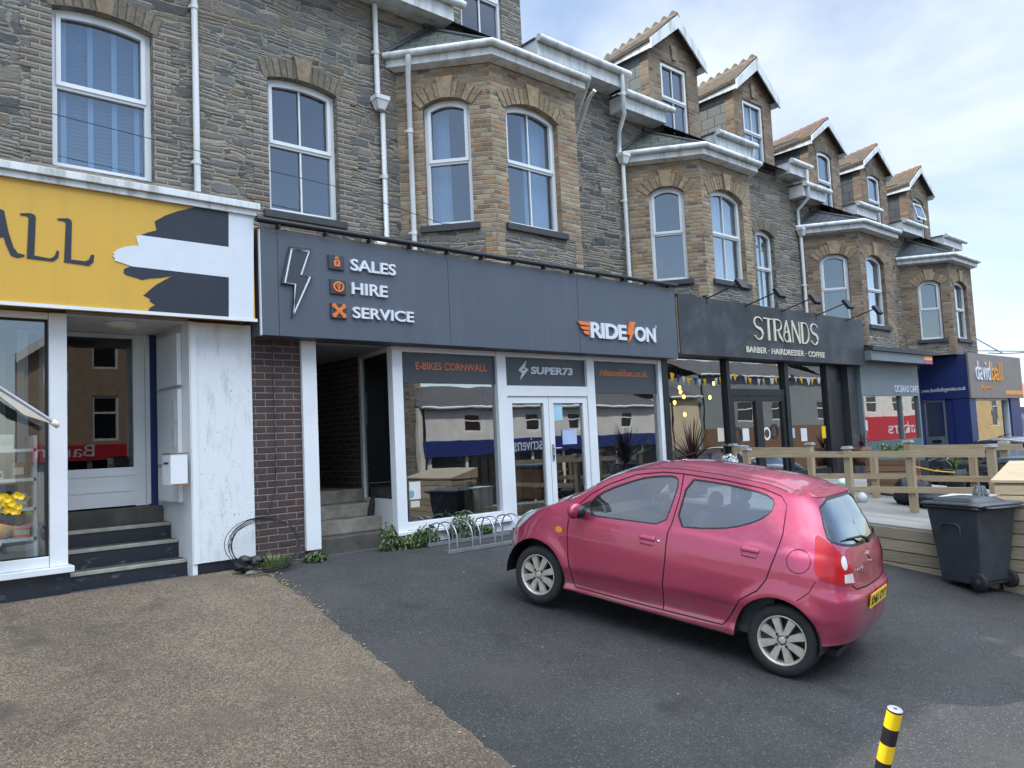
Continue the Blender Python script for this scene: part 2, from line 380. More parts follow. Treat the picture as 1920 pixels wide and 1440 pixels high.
# ------------------------------------------------------------------ materials of the place
stone('stone_rubble'); stone('stone_far', (1.05, .98, .9), 1.1)
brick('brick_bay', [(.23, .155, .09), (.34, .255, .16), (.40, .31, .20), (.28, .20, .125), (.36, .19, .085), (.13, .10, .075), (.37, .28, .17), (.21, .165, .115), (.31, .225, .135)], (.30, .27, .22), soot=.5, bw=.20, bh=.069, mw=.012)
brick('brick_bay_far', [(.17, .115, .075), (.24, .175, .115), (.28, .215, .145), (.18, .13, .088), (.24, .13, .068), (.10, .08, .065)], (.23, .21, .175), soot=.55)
brick('brick_plum', [(.052, .030, .028), (.066, .036, .033), (.075, .045, .038), (.046, .028, .028)], (.20, .185, .17), soot=.25, bumpd=.008)
brick('brick_jamb', [(.17, .15, .12), (.22, .195, .155), (.13, .12, .102), (.20, .14, .10), (.115, .105, .092), (.24, .21, .17)], (.27, .25, .21), bw=.26, bh=.072, mw=.02, soot=.5, bumpd=.02)
brick('slate_hung', [(.135, .15, .14), (.17, .185, .17), (.155, .165, .155), (.19, .20, .185)], (.05, .055, .052), bw=.34, bh=.24, mw=.012, soot=.3, bumpd=.02)
brick('slate_hung_dark', [(.055, .06, .065), (.07, .075, .08), (.06, .065, .07)], (.03, .03, .033), bw=.34, bh=.24, mw=.012, soot=.3, bumpd=.02)
brick('roof_slate', [(.06, .072, .062), (.085, .10, .08), (.075, .085, .075), (.10, .115, .09), (.065, .075, .08)], (.03, .034, .03), bw=.28, bh=.16, mw=.012, soot=.35, bumpd=.03)
brick('roof_slate_blue', [(.045, .055, .066), (.06, .072, .085), (.052, .06, .07)], (.025, .03, .034), bw=.28, bh=.16, mw=.012, soot=.35, bumpd=.03)
brick('roof_lichen', [(.06, .052, .036), (.115, .066, .02), (.05, .047, .042), (.15, .075, .014), (.058, .054, .046), (.09, .06, .026)], (.045, .04, .03), bw=.26, bh=.15, mw=.012, soot=.55, bumpd=.03)
brick('opposite_tile', [(.075, .075, .078), (.09, .088, .088), (.065, .065, .068)], (.04, .04, .04), bw=.3, bh=.2, mw=.015, soot=.4, bumpd=.03)
t = NT('voussoir'); isl = t.n('NewGeometry').outputs['Random Per Island']
c = t.ramp(isl, [(0, (.22, .155, .09)), (.35, (.35, .265, .165)), (.6, (.28, .21, .125)), (.8, (.40, .31, .20)), (1, (.20, .14, .09))])
c = t.mix(1, c, t.ramp(t.noise(t.pos(), 22, 5, .65), [(.3, .5), (.7, 1.15)]), 'MULTIPLY')
M['voussoir'] = t.pbr(c, .85, 0, t.bump(t.noise(t.pos(), 60, 4), .5, .006))
t = NT('voussoir_dark'); isl = t.n('NewGeometry').outputs['Random Per Island']
c = t.ramp(isl, [(0, (.13, .108, .08)), (.4, (.21, .175, .13)), (.7, (.16, .13, .095)), (1, (.24, .195, .14))])
c = t.mix(1, c, t.ramp(t.noise(t.pos(), 22, 5, .65), [(.3, .5), (.7, 1.15)]), 'MULTIPLY')
M['voussoir_dark'] = t.pbr(c, .85, 0, t.bump(t.noise(t.pos(), 60, 4), .5, .006))
plain('keystone', (.33, .245, .15), .8, var=.35, scale=9, bump=.4)
plain('keystone_dark', (.23, .175, .115), .8, var=.35, scale=9, bump=.4)
plain('mortar_bed', (.13, .115, .09), .95, var=.3, scale=12, bump=.4)
plain('white_upvc', (.70, .715, .73), .32, var=.05, scale=3)
plain('white_upvc_far', (.66, .68, .69), .36, var=.07, scale=3)
# weathered white gutters and fascia boards: green algae in streaks
t = NT('white_gutter'); v = t.pos(); a = t.ramp(t.noise(t.mapping(v, (5, 5, .9)), 1.4, 5, .65), [(.45, 0), (.74, .8)])
c = t.mix(a, (.66, .675, .68), (.24, .25, .19)); M['white_gutter'] = t.pbr(c, .42)
t = NT('white_pipe'); v = t.pos(); a = t.ramp(t.noise(t.mapping(v, (6, 6, .7)), 1.1, 4, .6), [(.44, 0), (.8, .65)])
c = t.mix(a, (.68, .69, .70), (.36, .40, .28)); M['white_pipe'] = t.pbr(c, .4)
plain('soffit_grey', (.30, .31, .31), .7, var=.2)  # plain mid grey with slight cloudy variation
plain('sill_slate', (.035, .038, .043), .55, var=.3, scale=10, bump=.3)
plain('lead', (.07, .075, .08), .6, .2, var=.3)
plain('ridge_red', (.16, .075, .048), .8, var=.3, scale=12, bump=.3)
plain('ridge_buff', (.14, .105, .07), .8, var=.35, scale=12, bump=.3)
plain('room_dark', (.05, .052, .055), .9, var=.2, scale=1)
plain('room_mid', (.14, .145, .15), .9, var=.2, scale=1)
plain('room_pale', (.42, .42, .40), .9, var=.12, scale=1)
plain('curtain_white', (.62, .66, .70), .85, var=.08, scale=2)
plain('blind_blue', (.38, .43, .46), .7, var=.06, scale=2)
plain('blind_tape', (.60, .68, .74), .7, var=.05, scale=2)
glass('pane_upper', (.45, .58, .70), 1.0, .20)
glass('pane_far', (.62, .70, .76), 1.0, .22)
glass('pane_shop', (.48, .54, .55), 1.0, .30, wav=.022)
glass('pane_dim', (.42, .46, .48), .8, .085)
glass('pane_mid', (.75, .80, .80), .8, .15)
glass('pane_clear', (.80, .85, .85), .7, .06)
plain('dark_glazing', (.012, .014, .016), .05, var=.2)
plain('black_gloss', (.018, .022, .03), .35, var=.4, scale=9)
t = NT('shop_graphite'); v = t.pos(); a = t.ramp(t.noise(t.mapping(v, (4.5, 4.5, .45)), 1.2, 5, .6), [(.48, 0), (.8, .32)])
c = t.mix(t.noise(v, 1.4, 5, .6), (.062, .076, .098), (.080, .096, .122)); c = t.mix(a, c, (.12, .13, .145)); c = t.mix(t.ramp(t.noise(v, 24, 2), [(.73, 0), (.77, .25)]), c, (.2, .2, .2))
M['shop_graphite'] = t.pbr(c, .52, 0, t.bump(t.noise(v, .9, 2), .12, .02))
plain('film_graphite', (.05, .056, .066), .42, var=.08, scale=2)
t = NT('shop_yellow'); v = t.pos(); a = t.ramp(t.noise(t.mapping(v, (5, 5, .4)), 1.3, 5, .62), [(.5, 0), (.82, .35)])
c = t.mix(t.noise(v, 1.1, 5, .6), (.55, .315, .035), (.63, .37, .045)); c = t.mix(a, c, (.40, .25, .06)); M['shop_yellow'] = t.pbr(c, .5, 0, t.bump(t.noise(v, .9, 2), .12, .02))
plain('ink_navy', (.016, .021, .034), .45, var=.2)
plain('sign_white', (.62, .65, .69), .4, var=.04)
plain('sign_orange', (.70, .18, .035), .45, var=.08)
plain('sign_cream', (.66, .60, .48), .45, var=.08)
plain('black_metal', (.015, .016, .018), .45, .3, var=.3)
t = NT('shop_black'); v = t.pos(); nn = t.noise(v, 1.7, 6, .65, .4)
c = t.ramp(nn, [(.32, (.018, .02, .023)), (.52, (.035, .038, .043)), (.72, (.075, .08, .088))]); M['shop_black'] = t.pbr(c, .55)
plain('cafe_grey', (.16, .185, .20), .5, var=.1, scale=1.2)
plain('cafe_teal', (.075, .12, .135), .55, var=.15)
plain('agency_navy', (.015, .030, .125), .45, var=.15)
plain('agency_taupe', (.20, .165, .15), .5, var=.1)
plain('agency_orange', (.75, .30, .03), .5, var=.08)
# chalky white render panel: grey scuffs, rust freckles
t = NT('white_render'); v = t.pos()
a = t.ramp(t.noise(t.mapping(v, (7, 7, 1.6)), 1.5, 7, .72), [(.525, 0), (.74, .7)]); sp = t.ramp(t.noise(v, 38, 3, .6), [(.64, 0), (.70, .85)])
lo = t.ramp(t.n('SeparateXYZ', {0: v}).outputs[2], [(0, 1), (1, 0)])
c = t.mix(a, (.66, .68, .69), (.36, .365, .36)); c = t.mix(t.math('MULTIPLY', sp, t.ramp(t.noise(v, 2.2, 3), [(.42, 0), (.62, 1)])), c, (.10, .085, .075))
rs = t.ramp(t.noise(t.mapping(v, (3, 3, 1.2)), 1.3, 4), [(.66, 0), (.8, .4)]); c = t.mix(rs, c, (.30, .20, .17))
M['white_render'] = t.pbr(c, .75, 0, t.bump(t.noise(v, 45, 4), .35, .006))
# forecourt surfaces
def ground(name, stops, spmin, speckcol, rough, bumpd, vs=150, patch=None, worn=None):
    t = NT(name); v = t.pos()
    vo = t.n('TexVoronoi', {'Vector': v, 'Scale': vs}, feature='F1'); rc = t.n('SeparateColor', {0: vo.outputs['Color']}).outputs
    c = t.ramp(rc[0], stops)
    big = t.noise(v, .42, 6, .62); mid = t.noise(v, 2.3, 6, .65)
    c = t.mix(1, c, t.ramp(big, [(.3, .68), (.5, 1.0), (.7, 1.28)]), 'MULTIPLY')
    c = t.mix(1, c, t.ramp(mid, [(.28, .78), (.72, 1.2)]), 'MULTIPLY')
    c = t.mix(t.math('MULTIPLY', t.math('GREATER_THAN', rc[1], spmin), .6), c, speckcol)
    if patch:
        pm = t.ramp(t.noise(t.mapping(v, (1, 1, 1), (3.1, 1.7, 0)), .8, 6, .65), [(.54, 0), (.70, .75)]); c = t.mix(pm, c, patch)
    if worn:      # oil drips and dark damp blotches
        om = t.ramp(t.noise(t.mapping(v, (1, 1, 1), (7.7, 2.1, 0)), 1.7, 5, .6), [(.60, 0), (.72, .7)]); c = t.mix(om, c, worn)
    cr_ = t.n('TexVoronoi', {'Vector': t.n('VectorMath', {0: t.n('TexNoise', {'Vector': v, 'Scale': 2.2, 'Detail': 4}).outputs['Color'], 1: (.5, .5, 0), 2: v}, operation='MULTIPLY_ADD').outputs[0], 'Scale': .42}, feature='DISTANCE_TO_EDGE').outputs['Distance']
    cm_ = t.math('MULTIPLY', t.ramp(cr_, [(.0, 1), (.006, 0)]), t.ramp(t.noise(v, .6, 2), [(.52, 0), (.6, .7)])); pass
    h = t.math('ADD', t.math('SUBTRACT', 1, vo.outputs['Distance']), t.math('MULTIPLY', t.noise(v, 30, 4), 2.0))
    rr = t.math('ADD', t.math('MULTIPLY', rc[2], .2), rough-.1)
    M[name] = t.pbr(c, rr, 0, t.bump(h, .45, bumpd)); return M[name]
ground('tarmac', [(0, (.020, .0195, .019)), (.6, (.031, .0305, .030)), (.92, (.046, .0455, .044)), (1, (.075, .073, .070))], .980, (.20, .195, .185), .84, .005, 130, (.047, .044, .039), (.013, .013, .0135))
ground('resin_brown', [(0, (.048, .034, .023)), (.35, (.096, .069, .046)), (.75, (.145, .109, .075)), (1, (.22, .173, .124))], .988, (.33, .28, .21), .82, .007, 105, (.098, .074, .050), (.045, .036, .027))
ground('road_grey', [(0, (.04, .04, .042)), (1, (.08, .08, .08))], .99, (.2, .2, .2), .85, .004, 90)
plain('concrete_step', (.25, .225, .185), .9, var=.42, scale=5, bump=.7, bscale=45)
plain('concrete_dark', (.075, .068, .058), .9, var=.4, scale=5, bump=.7, bscale=45)
plain('nosing', (.30, .285, .25), .85, var=.3, scale=8, bump=.4)
t = NT('black_riser'); v = t.pos(); a = t.ramp(t.noise(t.mapping(v, (1, 1, 2.2)), 5, 6, .7), [(.58, 0), (.72, .7)])
c = t.mix(a, (.013, .017, .026), (.21, .21, .21)); M['black_riser'] = t.pbr(c, .42, 0, t.bump(t.noise(v, 30, 4), .3, .005))
timber('fence_wood', (.29, .205, .115), (.52, .40, .25), grey=.15)
timber('deck_side', (.19, .15, .095), (.38, .31, .205), grey=.2)
timber('deck_grey', (.19, .18, .16), (.33, .315, .285), grey=.4)
timber('bench_brown', (.13, .07, .038), (.25, .145, .08))
timber('pallet', (.17, .10, .055), (.28, .175, .10))
plain('galvanised', (.36, .375, .39), .42, .75, var=.18, scale=9)
plain('wheelie_grey', (.040, .048, .056), .5, var=.3, scale=7, bump=.15, bscale=90)
plain('rubber_black', (.014, .014, .015), .75, var=.3, scale=14)
plain('cable_black', (.012, .012, .014), .5, var=.2)
plain('post_yellow', (.80, .52, .01), .4, var=.1)
plain('post_black', (.012, .012, .016), .4, var=.2)
plain('post_cap', (.33, .33, .36), .5, .3, var=.2)
for nm_, cs in (('leaf_green', [(.05, .10, .02), (.09, .15, .035), (.13, .17, .05), (.16, .14, .06)]), ('leaf_ivy', [(.028, .065, .018), (.05, .10, .025), (.08, .13, .035), (.15, .13, .05)])):
    t = NT(nm_); isl = t.n('NewGeometry').outputs['Random Per Island']; c = t.ramp(isl, [(i/3, k) for i, k in enumerate(cs)]); M[nm_] = t.pbr(c, .5, 0)
plain('leaf_purple', (.055, .018, .022), .5, var=.4, scale=10)
plain('litter_straw', (.26, .20, .12), .9, var=.4, scale=14)
plain('terracotta', (.20, .10, .055), .8, var=.3)
plain('card', (.40, .25, .13), .85, var=.15)
plain('bag_black', (.012, .014, .02), .5, var=.3, scale=8)
plain('bag_navy', (.02, .026, .045), .6, var=.3, scale=8)
plain('bag_white', (.62, .65, .64), .5, var=.1)
plain('bag_green', (.10, .36, .19), .5, var=.2)
plain('mop_grey', (.22, .235, .25), .85, var=.35, scale=30)
plain('strap_yellow', (.75, .46, .04), .6, var=.1)
# ------------------------------------------------------------------ ground
def gsheet(name, mat, x0, x1, y0, y1, dz, nx=2):
    mb = MB(); ys = sorted({y0, y1}|{y for y, _ in GP if y0 < y < y1}|{y0+(y1-y0)*i/24 for i in range(25)})
    xs = sorted({x0, x1}|{x for x in (12.5, 32) if x0 < x < x1})
    for a, b in zip(ys, ys[1:]):
        for c, d in zip(xs, xs[1:]): mb.poly([(c, a, gz(a, c)+dz), (d, a, gz(a, d)+dz), (d, b, gz(b, d)+dz), (c, b, gz(b, c)+dz)])
    return mb.build(name, mat, kind='structure')
gsheet('ground', 'road_grey', -300, 300, -300, 300, -.012)
gsheet('forecourt_tarmac', 'tarmac', -40, 60, -1.6, 8.38, -.004)
seam = [onG(x, y) for x, y in [(480, 1062), (500, 1078), (525, 1092), (556, 1112), (590, 1136), (640, 1180), (700, 1228), (760, 1277), (830, 1335), (900, 1388), (965, 1440)]]
s2 = [(p.x, p.y) for p in seam]; s2[0] = (3.62, 8.38)
d = Vector(s2[-1])-Vector(s2[-4]); k = (s2[-1][1]+1.6)/-d.y; s2.append((s2[-1][0]+d.x*k, -1.6))
mb = MB()
def seam_x(y):
    for a, b in zip(s2, s2[1:]):
        if b[1] <= y <= a[1]: return a[0]+(b[0]-a[0])*(y-a[1])/(b[1]-a[1])
    return s2[0][0]
ys = [-1.6+(8.38+1.6)*i/110 for i in range(111)]
for a, b in zip(ys, ys[1:]):
    ja, jb = (.012*sin(a*17)+.01*sin(a*41+1) for a in (a, b))
    mb.poly([(-40, a, gz(a)), (seam_x(a)+ja, a, gz(a)), (seam_x(b)+jb, b, gz(b)), (-40, b, gz(b))])
mb.build('forecourt_resin', 'resin_brown', kind='structure')
# crumbs of straw, moss and grit caught along the join of the two surfaces
mb = MB()
for i in range(230):
    y = random.uniform(1.5, 8.3) if i > 110 else random.uniform(6.6, 8.3); x = seam_x(y)+random.gauss(0, .03 if i > 110 else .07); r = random.uniform(.005, .014)
    a = random.uniform(0, pi); u = Vector((cos(a), sin(a), 0)); w = Vector((-sin(a), cos(a), 0)); o = Vector((x, y, gz(y)+.004)); k = random.uniform(.2, .7)
    mb.hexa([o-u*r-w*r*k, o+u*r-w*r*k, o+u*r+w*r*k, o-u*r+w*r*k], [o-u*r*.6-w*r*k*.5+Vector((0, 0, r*.5)), o+u*r*.6-w*r*k*.5+Vector((0, 0, r*.6)), o+u*r*.6+w*r*k*.5+Vector((0, 0, r*.5)), o-u*r*.6+w*r*k*.5+Vector((0, 0, r*.4))])
mb.build('seam_litter', 'litter_straw', kind='stuff')
mb = MB()
for i in range(75):      # pale chips and droppings scattered over the forecourt
    x, y = random.uniform(-2, 9.5), random.uniform(1.2, 8.1); r = random.choice([.003, .004, .005, .007, .011]); a = random.uniform(0, pi); k = random.uniform(.4, .9)
    o = Vector((x, y, gz(y)+.003)); u = Vector((cos(a), sin(a), 0)); w = Vector((-sin(a), cos(a), 0))
    mb.hexa([o-u*r-w*r*k, o+u*r-w*r*k, o+u*r+w*r*k, o-u*r+w*r*k], [o-u*r*.5-w*r*k*.5+Vector((0, 0, .004)), o+u*r*.6-w*r*k*.5+Vector((0, 0, .004)), o+u*r*.5+w*r*k*.6+Vector((0, 0, .004)), o-u*r*.5+w*r*k*.5+Vector((0, 0, .004))])
mb.build('grit', 'nosing', kind='stuff')
# ------------------------------------------------------------------ terrace houses
YW, YB = 9.35, 8.30
def arch(a0, a1, b0, b1, rise, ins=0, n=10):
    """window outline: straight sides, segmental head"""
    a0 += ins; a1 -= ins; b0 += ins; b1 -= ins
    if rise <= 0: return [(a0, b0), (a1, b0), (a1, b1), (a0, b1)]
    w = a1-a0; R = (w*w/4+rise*rise)/(2*rise); cx = (a0+a1)/2; cy = b1-R; th = math.asin(w/2/R)
    return [(a0, b0), (a1, b0)]+[(cx+R*sin(th-2*th*i/n), cy+R*cos(th-2*th*i/n)) for i in range(n+1)]
def window(parent, fr, a0, a1, b0, b1, rise=.12, split=.5, bars=True, mat='white_upvc', pane='pane_upper', inside='dark', fw=.068, deep=.10, arch_mat='voussoir', key='keystone', sill=True, archw=.24, open_top=False, name='window', cheek=True):
    w = MB(); out = arch(a0, a1, b0, b1, rise); bm_ = b0+(b1-b0)*split
    lo = [(a0+fw, b0+fw), (a1-fw, b0+fw), (a1-fw, bm_-.022), (a0+fw, bm_-.022)]
    s2 = .035; up = arch(a0+fw+s2, a1-fw-s2, bm_+.022+s2, b1-fw-s2, rise*.55 if rise else 0)
    panel(w, out, [lo, arch(a0+fw, a1-fw, bm_+.022, b1-fw, rise*.7 if rise else 0)], fr, .06, -deep)
    su = MB()
    panel(su, arch(a0+fw-.012, a1-fw+.012, bm_+.01, b1-fw+.012, rise*.72 if rise else 0), [up], fr, .05, -deep+.018)
    ol = arch(a0+fw-.012, a1-fw+.012, bm_+.01, b1-fw+.012, rise*.72 if rise else 0)
    for i in range(len(ol)):
        j = (i+1) % len(ol); su.poly([fr.p(*ol[i], -deep), fr.p(*ol[j], -deep), fr.p(*ol[j], -deep+.018), fr.p(*ol[i], -deep+.018)])
    if bars:
        am = (a0+a1)/2
        w.fbox(fr, am-.011, am+.011, b0+fw, bm_-.02, -deep-.034, -deep-.012)
        su.fbox(fr, am-.011, am+.011, bm_+.02+s2, b1-fw-s2, -deep-.034, -deep-.012)
    W = w.build(name, mat, parent)
    if open_top:      # top light pushed out at the bottom
        hv = MB(); tilt = radians(14); bt = b1-fw-rise; f2 = FR(fr.p(0, bt, -deep+.02), fr.u, fr.v*cos(tilt)-fr.n*sin(tilt)*1, None); f2.n = f2.u.cross(f2.v)
        hh = bt-bm_; panel(hv, [(a0+fw, -hh), (a1-fw, -hh), (a1-fw, .0), (a0+fw, .0)], [[(a0+fw+.05, -hh+.05), (a1-fw-.05, -hh+.05), (a1-fw-.05, -.05), (a0+fw+.05, -.05)]], f2, .05, 0)
        hv.build('sash', mat, W)
        g = MB(); g.poly([f2.p(a0+fw+.04, -hh+.04, -.03), f2.p(a1-fw-.04, -hh+.04, -.03), f2.p(a1-fw-.04, -.04, -.03), f2.p(a0+fw+.04, -.04, -.03)]); g.build('pane', pane, W)
    else: su.build('sash', mat, W)
    g = MB(); g.poly([fr.p(a0+fw*.6, b0+fw*.6, -deep-.04), fr.p(a1-fw*.6, b0+fw*.6, -deep-.04), fr.p(a1-fw*.6, bm_, -deep-.04), fr.p(a0+fw*.6, bm_, -deep-.04)])
    if not open_top: g.poly([fr.p(*q, -deep-.04) for q in arch(a0+fw*.6, a1-fw*.6, bm_, b1-fw*.6, rise*.7 if rise else 0)])
    g.build('pane', pane, W)
    rm = MB(); A0, A1, B0, B1, C0, C1 = a0+.01, a1-.01, b0+.01, b1+.02, -deep-.07, -deep-.85     # dim room behind the pane
    P = lambda a, b, c: fr.p(a, b, c)
    for q in ([P(A0, B0, C1), P(A1, B0, C1), P(A1, B1, C1), P(A0, B1, C1)], [P(A0, B0, C0), P(A0, B0, C1), P(A0, B1, C1), P(A0, B1, C0)], [P(A1, B0, C1), P(A1, B0, C0), P(A1, B1, C0), P(A1, B1, C1)],
              [P(A0, B0, C0), P(A1, B0, C0), P(A1, B0, C1), P(A0, B0, C1)], [P(A0, B1, C1), P(A1, B1, C1), P(A1, B1, C0), P(A0, B1, C0)]): rm.poly(q)
    rm.build('interior', 'room_mid' if inside in ('curtain', 'sheer') else 'room_dark', W)
    if inside in ('curtain', 'curtain_left'):
        cm = MB()
        for side in ((0, 1) if inside == 'curtain' else (0,)):
            wd = (a1-a0)*(.34 if inside == 'curtain' else .42); n = 26; vs = []
            s0 = a0+.04 if side == 0 else a1-.04-wd
            if inside == 'curtain' and side == 0: s0, wd = a1-.04-(a1-a0)*.46, (a1-a0)*.46
            elif inside == 'curtain': continue
            for i in range(n+1):
                for b in (b0+.04, b1-.02): vs.append(fr.p(s0+wd*i/n, b, -deep-.16+.022*sin(i*1.9)+.012*sin(i*.8)))
            cm.add(vs, [(2*i, 2*i+2, 2*i+3, 2*i+1) for i in range(n)], True)
        cm.build('curtain', 'curtain_white', W)
    if inside == 'sheer':
        cm = MB(); n = 34; vs = []
        for i in range(n+1):
            for b in (b0+.03, b1-.01): vs.append(fr.p(a0+.03+(a1-a0-.06)*i/n, b, -deep-.14+.02*sin(i*1.5)))
        cm.add(vs, [(2*i, 2*i+2, 2*i+3, 2*i+1) for i in range(n)], True); cm.build('curtain', 'curtain_white', W)
    if inside == 'blind':
        cm = MB(); k = int((b1-b0)/.045)
        for i in range(k):
            b = b0+.03+(b1-b0-.05)*i/k; cm.hexa([P(a0+.05, b, -deep-.1), P(a1-.05, b, -deep-.1), P(a1-.05, b+.012, -deep-.145), P(a0+.05, b+.012, -deep-.145)], [P(a0+.05, b+.034, -deep-.085), P(a1-.05, b+.034, -deep-.085), P(a1-.05, b+.046, -deep-.13), P(a0+.05, b+.046, -deep-.13)])
        cm.build('blind', 'blind_blue', W)
        tp = MB()
        for q in (.14, .40, .64, .87): a = a0+(a1-a0)*q; tp.fbox(fr, a-.028, a+.028, b0+.03, b1-.02, -deep-.078, -deep-.072)
        tp.build('blind_tape', 'blind_tape', W)
    if sill:
        s = MB(); s.fbox(fr, a0-.09, a1+.09, b0-.10, b0-.002, -deep, .05); s.build('sill', 'sill_slate', W, bevel=.008)
    if arch_mat:      # brick arch with keystone
        am = MB(); ww = a1-a0; rs = max(rise, .05); R = (ww*ww/4+rs*rs)/(2*rs); cx = (a0+a1)/2; cy = b1-R; th = math.asin(ww/2/R)+.05/R; n = max(8, int(2*th*R/.088)); n += (n+1) % 2
        for i in range(n):
            t0, t1 = -th+2*th*i/n, -th+2*th*(i+1)/n; g_ = .010/R
            pts = [(cx+r*sin(t), cy+r*cos(t)) for r, t in ((R+.004, t0+g_), (R+.004, t1-g_), (R+archw, t1-g_*.6), (R+archw, t0+g_*.6))]
            am.prism(pts, fr, -.06, .012+random.uniform(-.004, .004))
        A = am.build('arch', arch_mat, W)
        bd = MB(); k = 16; T = [-th+2*th*i/k for i in range(k+1)]
        bd.prism([(cx+(R+.002)*sin(t), cy+(R+.002)*cos(t)) for t in T]+[(cx+(R+archw)*sin(t), cy+(R+archw)*cos(t)) for t in T[::-1]], fr, -.06, .004)
        bd.build('arch_bed', 'mortar_bed', W)
        if key:
            kb = MB(); k0, k1 = cy+R-.012, cy+R+archw+.06
            kb.prism([(cx-.075, k0), (cx+.075, k0), (cx+.115, k1-.05), (cx+.14, k1), (cx-.14, k1), (cx-.115, k1-.05)], fr, -.06, .045)
            kb.lathe([(.0, .004), (.028, .004), (.042, 0), (.05, 0)], fr.p(cx, (k0+k1)/2, .046), fr.n, 12)
            kb.build('keystone', key, W)
    return W
def jambs(parent, fr, a0, a1, b0, b1):
    for sd in (0, 1):
        mb = MB(); z = b0-.12; i = 0
        while z < b1+.02:
            h = .225; wd = .30 if (i+sd) % 2 else .20
            p0, p1 = (a0-wd, a0-.001) if sd == 0 else (a1+.001, a1+wd)
            mb.fbox(fr, p0, p1, z, min(z+h, b1+.05), -.05, .008); z += h; i += 1
        mb.build('jamb', 'brick_jamb', parent)
def gutter(mb, pts, r=.055):
    mb.tube(pts, r, 10)
def pipe(parent, path, r=.038, clips=True, hopper=None, mat='white_pipe', name='downpipe'):
    mb = MB(); mb.tube(path, r, 12)
    if clips:
        for a, b in zip(path, path[1:]):
            a, b = Vector(a), Vector(b)
            if abs((b-a).normalized().z) > .9 and (b-a).length > .5:
                n = max(1, int((b-a).length/1.3))
                for i in range(n): 
                    q = a+(b-a)*((i+.5)/n); mb.lathe([(r+.008, -.03), (r+.008, .03)], q, (0, 0, 1), 12); mb.box(q.x-.055, q.x+.055, q.y+.01, q.y+.06, q.z-.015, q.z+.015)
    if hopper is not None:
        h = Vector(hopper); mb.hexa([h+Vector(q) for q in ((-.055, -.05, -.13), (.055, -.05, -.13), (.055, .05, -.13), (-.055, .05, -.13))], [h+Vector(q) for q in ((-.10, -.085, 0), (.10, -.085, 0), (.10, .07, 0), (-.10, .07, 0))])
        mb.box(h.x-.11, h.x+.11, h.y-.095, h.y+.075, h.z, h.z+.06)
    return mb.build(name, mat, parent)
